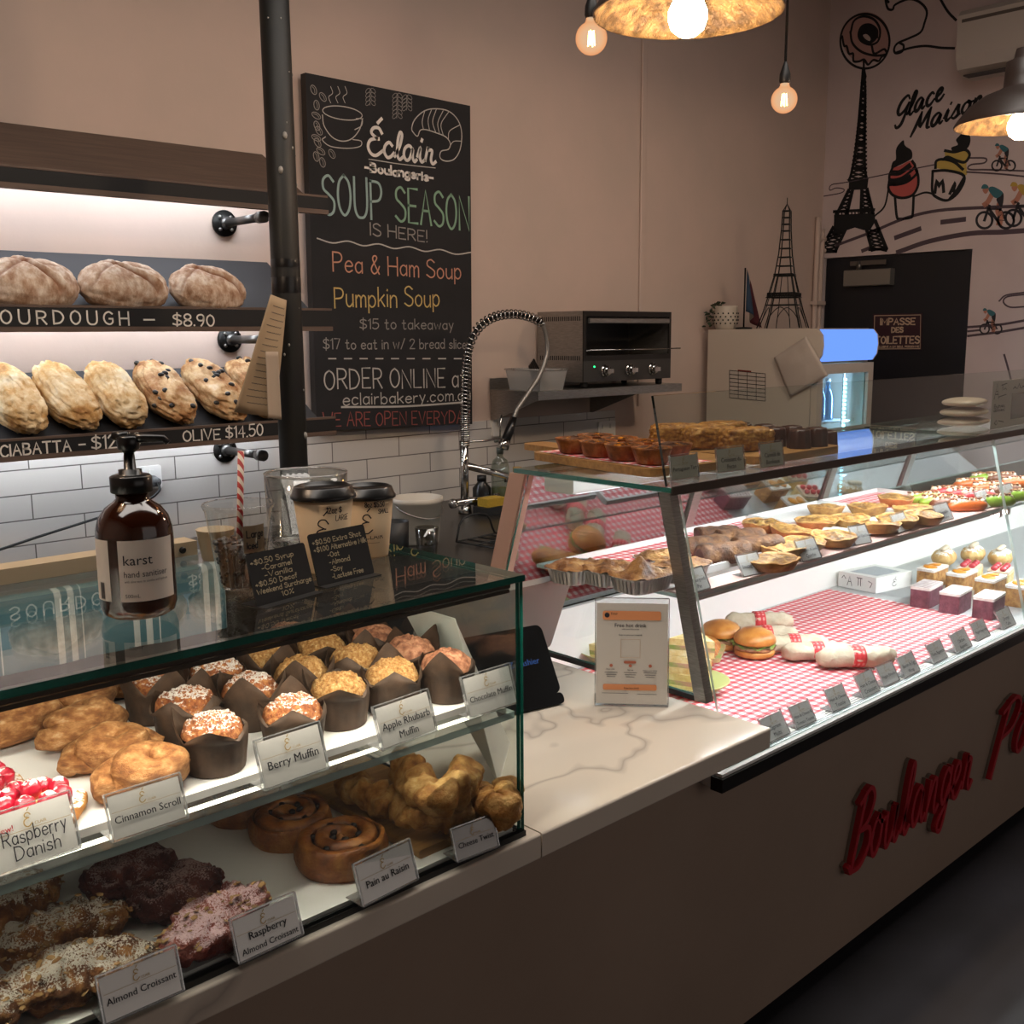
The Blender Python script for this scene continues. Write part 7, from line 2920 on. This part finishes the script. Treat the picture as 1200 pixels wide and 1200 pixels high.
# bucket, rack, sponge, bottles
t = thing('white_bucket', 'white plastic bucket on the kitchen bench by the tap', 'bucket', (2.02, 2.60, .9006))
MB().lathe([(0, .002), (.066, 0), (.068, .004), (.080, .128), (.083, .13), (.083, .145), (.078, .145), (.066, .01), (0, .008)], 40).build('pail', M('bucket_white', 'b5ada0', .5), t)
b = MB()
b.tube([(.084*math.cos(a), .084*math.sin(a), .125-.05*math.sin(a*1)*0-.03*math.sin((a+PI)*1) if False else .125-.04*abs(math.sin(a))) for a in [PI+PI*i/14 for i in range(15)]], .002, 6)
b.build('handle', m_steel, t)
t = thing('wire_rack', 'black wire dish rack on the kitchen bench', 'rack', (2.30, 2.38, .9006), .1)
b = MB()
for y in (-.13, .13):
    b.tube(smooth([(-.20, y, .004), (-.17, y, .075), (-.06, y, .075), (-.02, y, .01), (.02, y, .01), (.05, y, .08), (.17, y, .08), (.21, y, .004)], 3), .0035, 6)
for k in range(9):
    b.tube([(-.2+.05*k, -.13, .006), (-.2+.05*k, .13, .006)], .0028, 6)
for y in (-.13, -.05, .05, .13):
    b.tube([(-.2, y, .006), (.2, y, .006)], .0028, 6)
b.build('rack_wires', m_black, t)
o = MB().rbox(-.045, .045, -.03, .03, 0, .03, .006).build('sponge', M('yellow_sponge', 'b3922e', .9, 0, '9a7c22', 200, .5, 300))
o.location = (2.545, 2.83, .9306)
tag(o, 'yellow sponge beside the tap', 'sponge')
tag(MB().rbox(2.40, 2.80, 2.76, 3.17, .9004, .93, .01).build('sink_ledge', M('sink_steel', '35322f', .35, .7)), 'dark steel sink ledge around the tap', 'sink') if False else None
t = thing('sponge_dish', 'dark sponge dish on the kitchen bench', 'dish', (2.545, 2.83, .9006))
MB().rbox(-.06, .06, -.04, .04, 0, .0295, .008).build('dish_body', m_black, t)
t = thing('detergent_bottle', 'clear pump bottle with green soap on the bench', 'bottle', (2.70, 2.95, .9006))
MB().lathe([(0, .001), (.033, 0), (.035, .004), (.035, .15), (.028, .175), (.012, .187), (.012, .2)], 28).build('bottle', M_glass('soap_bottle_plastic', 'd8dcd4', .06, 0, .2, '8a8f86'), t)
MB().lathe([(0, .002), (.032, .002), (.033, .07), (0, .07)], 24).build('soap', M('olive_soap', '6a6a24', .3), t)
b = MB()
b.cyl((0, 0, .2), (0, 0, .225), .014, n=14).cyl((0, 0, .225), (0, 0, .25), .005, n=8).tube([(0, 0, .25), (-.035, -.01, .25)], [.007, .005], 8)
b.build('pump', M('soap_pump', '5a5f58', .4), t)
for i, (x, y, h, lb) in enumerate(((2.80, 2.96, .12, 'dark spray bottle at the right of the soap pump'), (2.64, 2.99, .10, 'dark low bottle behind the sponge'))):
    t = thing('dark_bottle', lb, 'bottle', (x, y, .9006), 0, 'dark bottles by the sink')
    MB().lathe([(0, .001), (.034, 0), (.036, .004), (.036, h*.7), (.018, h*.9), (.016, h)], 24).build('bottle', m_blackgloss, t)
    MB().lathe([(.018, h-.004), (.018, h+.018), (0, h+.019)], 18).build('cap', m_gold if i == 0 else m_black, t)
o = MB().lathe([(0, .002), (.028, 0), (.03, .003), (.036, .085), (.034, .085), (.026, .006), (0, .005)], 28).build('drinking_glass', M_glass('dim_glass', 'd5d5d2', .08))
o.location = (1.915, 2.42, .9006)
tag(o, 'small clear glass on the bench before the bucket', 'glass')
o = MB().lathe([(0, .002), (.036, 0), (.038, .003), (.040, .10), (.038, .10), (.034, .006), (0, .005)], 28).build('black_cup', m_black)
o.location = (1.86, 2.50, .9006)
tag(o, 'black cup on the bench left of the bucket', 'cup')
# sockets
for i, (x, z, lb) in enumerate(((1.392, 1.113, 'white power socket with plug on the tiles below the bread shelf'), (3.576, 1.121, 'white power socket on the tiles right of the oven shelf'), (2.931, 1.175, 'white power socket on the tiles below the oven'))):
    t = thing('power_socket', lb, 'socket', (x, YB-.0095, z), 0, 'white power sockets')
    MB().rbox(-.057, .057, -.009, 0, -.037, .037, .006, axis='y').build('plate', m_white, t)
    b = MB()
    for s in (-1, 1):
        b.rbox(s*.025-.008, s*.025+.008, -.013, -.009, .004, .024, .002, axis='y')
    b.build('switches', m_white, t)
    if i == 0:
        b = MB()
        b.cyl((.025, -.009, -.012), (.025, -.045, -.012), .019, .014, 16)
        b.build('plug', M('grey_plug', '4a4a4c', .5), t)
        b = MB()
        b.tube(smooth([(.025, -.045, -.012), (.02, -.06, -.04), (-.05, -.05, -.075), (-.3, -.03, -.13), (-.7, -.03, -.20), (-1.2, -.03, -.21)], 8), .004, 8)
        b.build('flex', m_cable, t)

# ------------------------------------------------------------------ upright display fridge
RX0, RX1, RY0, RY1, RZ = 4.278, 4.79, 2.575, 3.15, 1.567
fr = thing('display_fridge', 'cream upright drinks fridge with glowing blue sign panel by the dark door', 'fridge', (RX0, RY0, 0))
RM = Matrix.Translation((-RX0, -RY0, 0))
m_fr = M('fridge_cream', 'b9ad9f', .45)
b = MB()
b.box(RX0, RX0+.03, RY0, RY1, .0005, RZ).box(RX1-.03, RX1, RY0, RY1, .0005, RZ).box(RX0+.03, RX1-.03, RY0, RY1, RZ-.16, RZ).box(RX0+.03, RX1-.03, RY1-.03, RY1, .0005, RZ-.16).box(RX0+.03, RX1-.03, RY0, RY1-.03, .0005, .2)
b.build('cabinet', m_fr, fr, RM)
b = MB()
b.box(RX0+.03, RX1-.03, RY1-.034, RY1-.0305, .2, RZ-.16)
b.build('lining', M('blue_glow_lining', '6f93cc', .5), fr, RM)  # lining coloured blue to carry the glow of the LEDs
b = MB()
for z in (.55, .85, 1.12):
    b.box(RX0+.03, RX1-.03, RY0+.04, RY1-.05, z, z+.006)
b.build('wire_shelves', m_white, fr, RM)
b = MB()
prf = [(0, .148), (-.028, .146), (-.050, .12), (-.055, .075), (-.050, .03), (-.03, 0), (0, 0)]
b.add([(x, RY0+y, RZ-.15+z) for x in (RX0, RX1) for y, z in prf], [tuple(range(6, -1, -1)), tuple(range(7, 14))]+[(i, i+1, 8+i, 7+i) for i in range(6)])
b.build('sign_housing', m_fr, fr, RM)
b = MB()
b.add([(x, RY0+y-.0015, RZ-.15+z) for x in (RX0+.012, RX1-.012) for y, z in prf[1:6]], [(i, i+1, 6+i, 5+i) for i in range(4)])
b.build('sign_panel', M_emit('blue_sign_light', '6f9cff', 1.15), fr, RM)
b = MB()
for x0, x1, z0, z1 in ((RX0+.004, RX0+.05, .2, 1.405), (RX1-.05, RX1-.004, .2, 1.405), (RX0+.05, RX1-.05, 1.36, 1.405), (RX0+.05, RX1-.05, .2, .25)):
    b.box(x0, x1, RY0-.035, RY0-.003, z0, z1)
b.build('door_frame', m_fr, fr, RM)
b = MB()
b.slab([(RX0+.05, RY0-.02, .25), (RX1-.05, RY0-.02, .25), (RX1-.05, RY0-.02, 1.36), (RX0+.05, RY0-.02, 1.36)], .005)
b.build('door_glass', [m_glass, m_edge], fr, RM)
b = MB()
for k in range(52):
    z = .3+.02*k
    b.box(RX1-.16, RX1-.152, RY0+.02, RY0+.03, z, z+.010)
b.build('led_dots', M_emit('cyan_led', '8fe8ff', 16.0), fr, RM)
b = MB()
b.box(RX1-.164, RX1-.148, RY0+.031, RY0+.036, .28, 1.36)
b.build('led_bar', m_alu, fr, RM)
strip_light('fridge_led', (RX1-.10, RY0+.02, .35), (RX1-.10, RY0+.02, 1.35), (-.5, 1, 0), .02, 10.0, (.35, .62, 1.0))
src = None
for i in range(10):
    x = RX0+.075+.072*(i % 5)
    y = RY0+.12+.11*(i//5)
    if src is None:
        t = thing('drink_bottle', 'x', 'bottle', (x, y, 1.1265), 0, 'drink bottles in the lit fridge')
        MB().lathe([(0, 0), (.028, 0), (.029, .005), (.029, .11), (.012, .16), (.011, .19)], 18).build('bottle', M_glass('pale_bottle', '9fc4d8', .08, 0, .35, '6f9fc0'), t)
        MB().lathe([(.013, .185), (.013, .203), (0, .204)], 14).build('cap', m_white, t)
        src = t
    else:
        t = dup(src, (x, y, 1.1265))
    t['label'] = 'pale drink bottle in the '+('front' if i < 5 else 'rear')+' row of the lit fridge, '+['at the left', 'second', 'in the middle', 'fourth', 'at the right'][i % 5]
# calendar sheet, paper bag
t = thing('rota_sheet', 'printed timetable sheet stuck on the cream fridge side', 'paper', (RX0-.001, 2.9, 1.3))
q = [ox(855, 434, RX0-.001), ox(897, 438, RX0-.001), ox(897, 470, RX0-.001), ox(855, 466, RX0-.001)]
c = Vector((RX0-.001, 2.9, 1.3))
MB().slab([p-c for p in q], -.0008).build('sheet', [M('sheet_grey', 'b0a59a', .8)]*2, t)
b = MB()
for k in range(8):
    f = k/7
    b.ribbon([q[0].lerp(q[3], f)-c, q[1].lerp(q[2], f)-c], .003, NX, lift=.001)
for k in range(5):
    f = k/4
    b.ribbon([q[0].lerp(q[1], f)-c, q[3].lerp(q[2], f)-c], .003, NX, lift=.001)
b.build('table_lines', m_ink, t)
b = MB()
b.ribbon([q[0].lerp(q[1], .25)-c+Vector((0, 0, .004)), q[0].lerp(q[1], .6)-c+Vector((0, 0, .004))], .007, NX, lift=.0012)
b.build('red_heading', M('dull_red', '6a2420', .7), t)
t = thing('paper_bag', 'crumpled white paper bag hanging on the fridge corner', 'bag', (RX0-.012, RY0, 1.4))
q = [ox(907, 419, RX0-.012), ox(945, 394, RX0-.012), ox(971, 440, RX0-.012), ox(926, 465, RX0-.012)]
c = Vector((RX0-.012, RY0, 1.4))
b = MB()
b.grid(lambda u, v: q[0].lerp(q[1], u).lerp(q[3].lerp(q[2], u), v)-c+Vector((-.012*math.sin(PI*u)*math.sin(PI*v)-.004*nz((u*4, v*4, 1)), 0, 0)), 14, 14)
b.build('bag_sheet', M('bag_white', 'a99d92', .8, 0, None, 8, .4, 20, .006), t).modifiers.new('thick', 'SOLIDIFY').thickness = .003

# ornaments on the fridge
RT = RZ+.0006
t = thing('wire_tower', 'black wire model of an iron tower standing on the fridge', 'ornament', (4.39, 2.80, RT), R(20))
Ht = .60
prof = [(0, .100), (.08, .076), (.145, .061), (.16, .058), (.24, .040), (.25, .038), (.34, .026), (.45, .0185), (.54, .0155)]
b = MB()
hw = lambda z: next((prof[i][1]+(prof[i+1][1]-prof[i][1])*(z-prof[i][0])/(prof[i+1][0]-prof[i][0]) for i in range(len(prof)-1) if prof[i][0] <= z <= prof[i+1][0]), prof[-1][1])
for sx in (-1, 1):
    for sy in (-1, 1):
        b.tube([(sx*w, sy*w, z+.003) for z, w in prof], .003, 6)
        b.tube([(sx*w*.55, sy*w, z+.003) for z, w in prof[:6]], .002, 5)
        b.tube([(sx*w, sy*w*.55, z+.003) for z, w in prof[:6]], .002, 5)
b.build('legs', m_iron, t)
b = MB()
for z in (.11, .145, .155, .165, .245, .252, .29, .33, .37, .41, .45, .48, .51, .54):
    w = hw(z)*(1.12 if z in (.145, .165, .245, .252) else 1)
    b.tube([(-w, -w, z), (w, -w, z), (w, w, z), (-w, w, z)], .0026, 5, closed=True)
for k in range(12):
    for sy in (-1, 1):
        x = -.062+.12*k/11
        b.tube([(x, sy*.066, .145), (x+.006, sy*.066, .165)], .0016, 4)
        b.tube([(sy*.066, x, .145), (sy*.066, x+.006, .165)], .0016, 4)
for sgn in (-1, 1):
    b.tube(smooth([(-.055, sgn*.10, .003), (-.043, sgn*.081, .06), (0, sgn*.07, .10), (.043, sgn*.081, .06), (.055, sgn*.10, .003)], 5), .002, 5)
    b.tube(smooth([(sgn*.10, -.055, .003), (sgn*.081, -.043, .06), (sgn*.07, 0, .10), (sgn*.081, .043, .06), (sgn*.10, .055, .003)], 5), .002, 5)
b.build('rings', m_iron, t)
b = MB()
for sx in (-1, 1):
    for sy in (-1, 1):
        b.tube([(sx*.0155, sy*.0155, .54), (0, 0, .572)], .002, 5)
b.tube([(0, 0, .57), (0, 0, .60)], .002, 5)
b.build('spire', m_iron, t)
t = thing('flower_pot', 'white pierced ceramic pot with trailing ivy on the fridge', 'plant pot', (4.335, 3.09, RT))
MB().lathe([(0, .002), (.044, 0), (.046, .004), (.058, .03), (.060, .075), (.056, .10), (.058, .112), (.052, .112), (.05, .1), (0, .095)], 40).build('pot', M('pot_white', 'b5a99a', .4), t)
b = MB()
rg = random.Random(9)
for k in range(60):
    a, z = 2*PI*((k % 15)+.5*(k//15 % 2))/15, .028+.016*(k//15)
    rr = .0605 if .03 < z < .08 else .0575
    b.ball((rr*math.cos(a), rr*math.sin(a), z), .0042, .0042, .0042, 6, 4)
b.build('pierced_holes', m_iron, t)
b = MB()
for k in range(52):
    s = k % 6
    f = (k//6)/9
    a = R(135)+.9*(s-2.5)/2.5*.8
    r = .03+.065*min(1, f*1.6)
    z = .116+.02*math.sin(f*PI)-.16*max(0, f-.2)
    X = rotm(rg.uniform(-1, 1), rg.uniform(-1, 1), rg.uniform(0, 6), (r*math.cos(a), r*math.sin(a)*1.0, z))
    sz = rg.uniform(.011, .02)
    b.add([(0, 0, 0), (sz*.5, sz*.6, .003), (0, sz*1.5, 0), (-sz*.5, sz*.6, .003)], [(0, 1, 2, 3)], 0, False, X)
b.build('ivy_leaves', M('ivy_green', '23301c', .6, 0, '303c24', 40), t)
t = thing('small_flag', 'small French tricolour flag drooping on a stick behind the pot', 'flag', (4.36, 3.0, RT))
t.scale = (1.35, 1.35, 1.35)
MB().cyl((0, 0, 0), (0, 0, .215), .003, n=8).build('stick', m_iron, t)
MB().lathe([(0, 0), (.03, 0), (.03, .006), (0, .008)], 20).build('foot', m_iron, t)
for nm, c_, a0, a1, mt in (('blue_stripe', 0, 0, .33, '1e3348'), ('white_stripe', 1, .33, .66, 'a39a90'), ('red_stripe', 2, .66, 1, '4a1820')):
    b = MB()

    def dr_(u, v, a0=a0, a1=a1):
        s_ = a0+(a1-a0)*u
        return (.004+.085*s_*(.35+.65*v), -.004-.02*math.sin(s_*7)*v, .21-.205*(v*(.72+.28*s_)+.25*s_*(1-v)))
    b.grid(dr_, 8, 12)
    b.build(nm, M('flag_'+nm, mt, .8), t).modifiers.new('thick', 'SOLIDIFY').thickness = .001

# ------------------------------------------------------------------ small parts that sit on a part become its sub-parts
ON = {'lettering': ('card', 'label', 'flyer', 'plate'), 'red_note': ('card',), 'logo': ('card', 'paper_cup'), 'handwriting': ('sheet', 'paper_cup', 'size_card'),
      'pump_head': ('pump_collar',), 'rail_screw': ('back_rail',), 'sign_panel': ('sign_housing',), 'door_glass': ('door_frame',), 'door_handle': ('door_frame',),
      'led_dots': ('led_bar',), 'chalk_lettering': ('price_strip', 'black_plate'), 'screen_lettering': ('screen_body',), 'bolts': ('flange',),
      'red_heading': ('sheet',), 'table_lines': ('sheet',), 'almond_flakes': ('crust',), 'olive': ('crust',), 'header_bar': ('flyer',), 'footer_bar': ('flyer',),
      'badge': ('flyer',), 'code_frame': ('flyer',), 'step_dots': ('flyer',), 'holder_edges': ('ticket_holder',), 'printed_drawings': ('box',), 'print': ('strip',),
      'switches': ('plate',), 'pierced_holes': ('pot',), 'vent_slots': ('casing',), 'green_pilot_light': ('control_panel',), 'knob': ('control_panel',),
      'spray_head': ('spray_grip',), 'raisin': ('dough',), 'orange_slices': ('cream_layer',), 'icing_lines': ('cream_layer',), 'berry': ('cream',)}
for root in [o for o in bpy.data.objects if o.parent is None and o.children]:
    kids = list(root.children)
    names = {}
    for k in kids:
        names.setdefault(k.name.split('.')[0], k)
    for k in kids:
        nm = k.name.split('.')[0]
        hosts = ON.get(nm, ())
        if nm.endswith(('_drawing', '_rule', '_lettering', '_underline')) and root.name.startswith('chalkboard'):
            hosts = ('board',)
        for h in hosts:
            p = names.get(h)
            if p is not None and p is not k:
                k.parent = p
                k.matrix_parent_inverse = p.matrix_basis.inverted()
                break
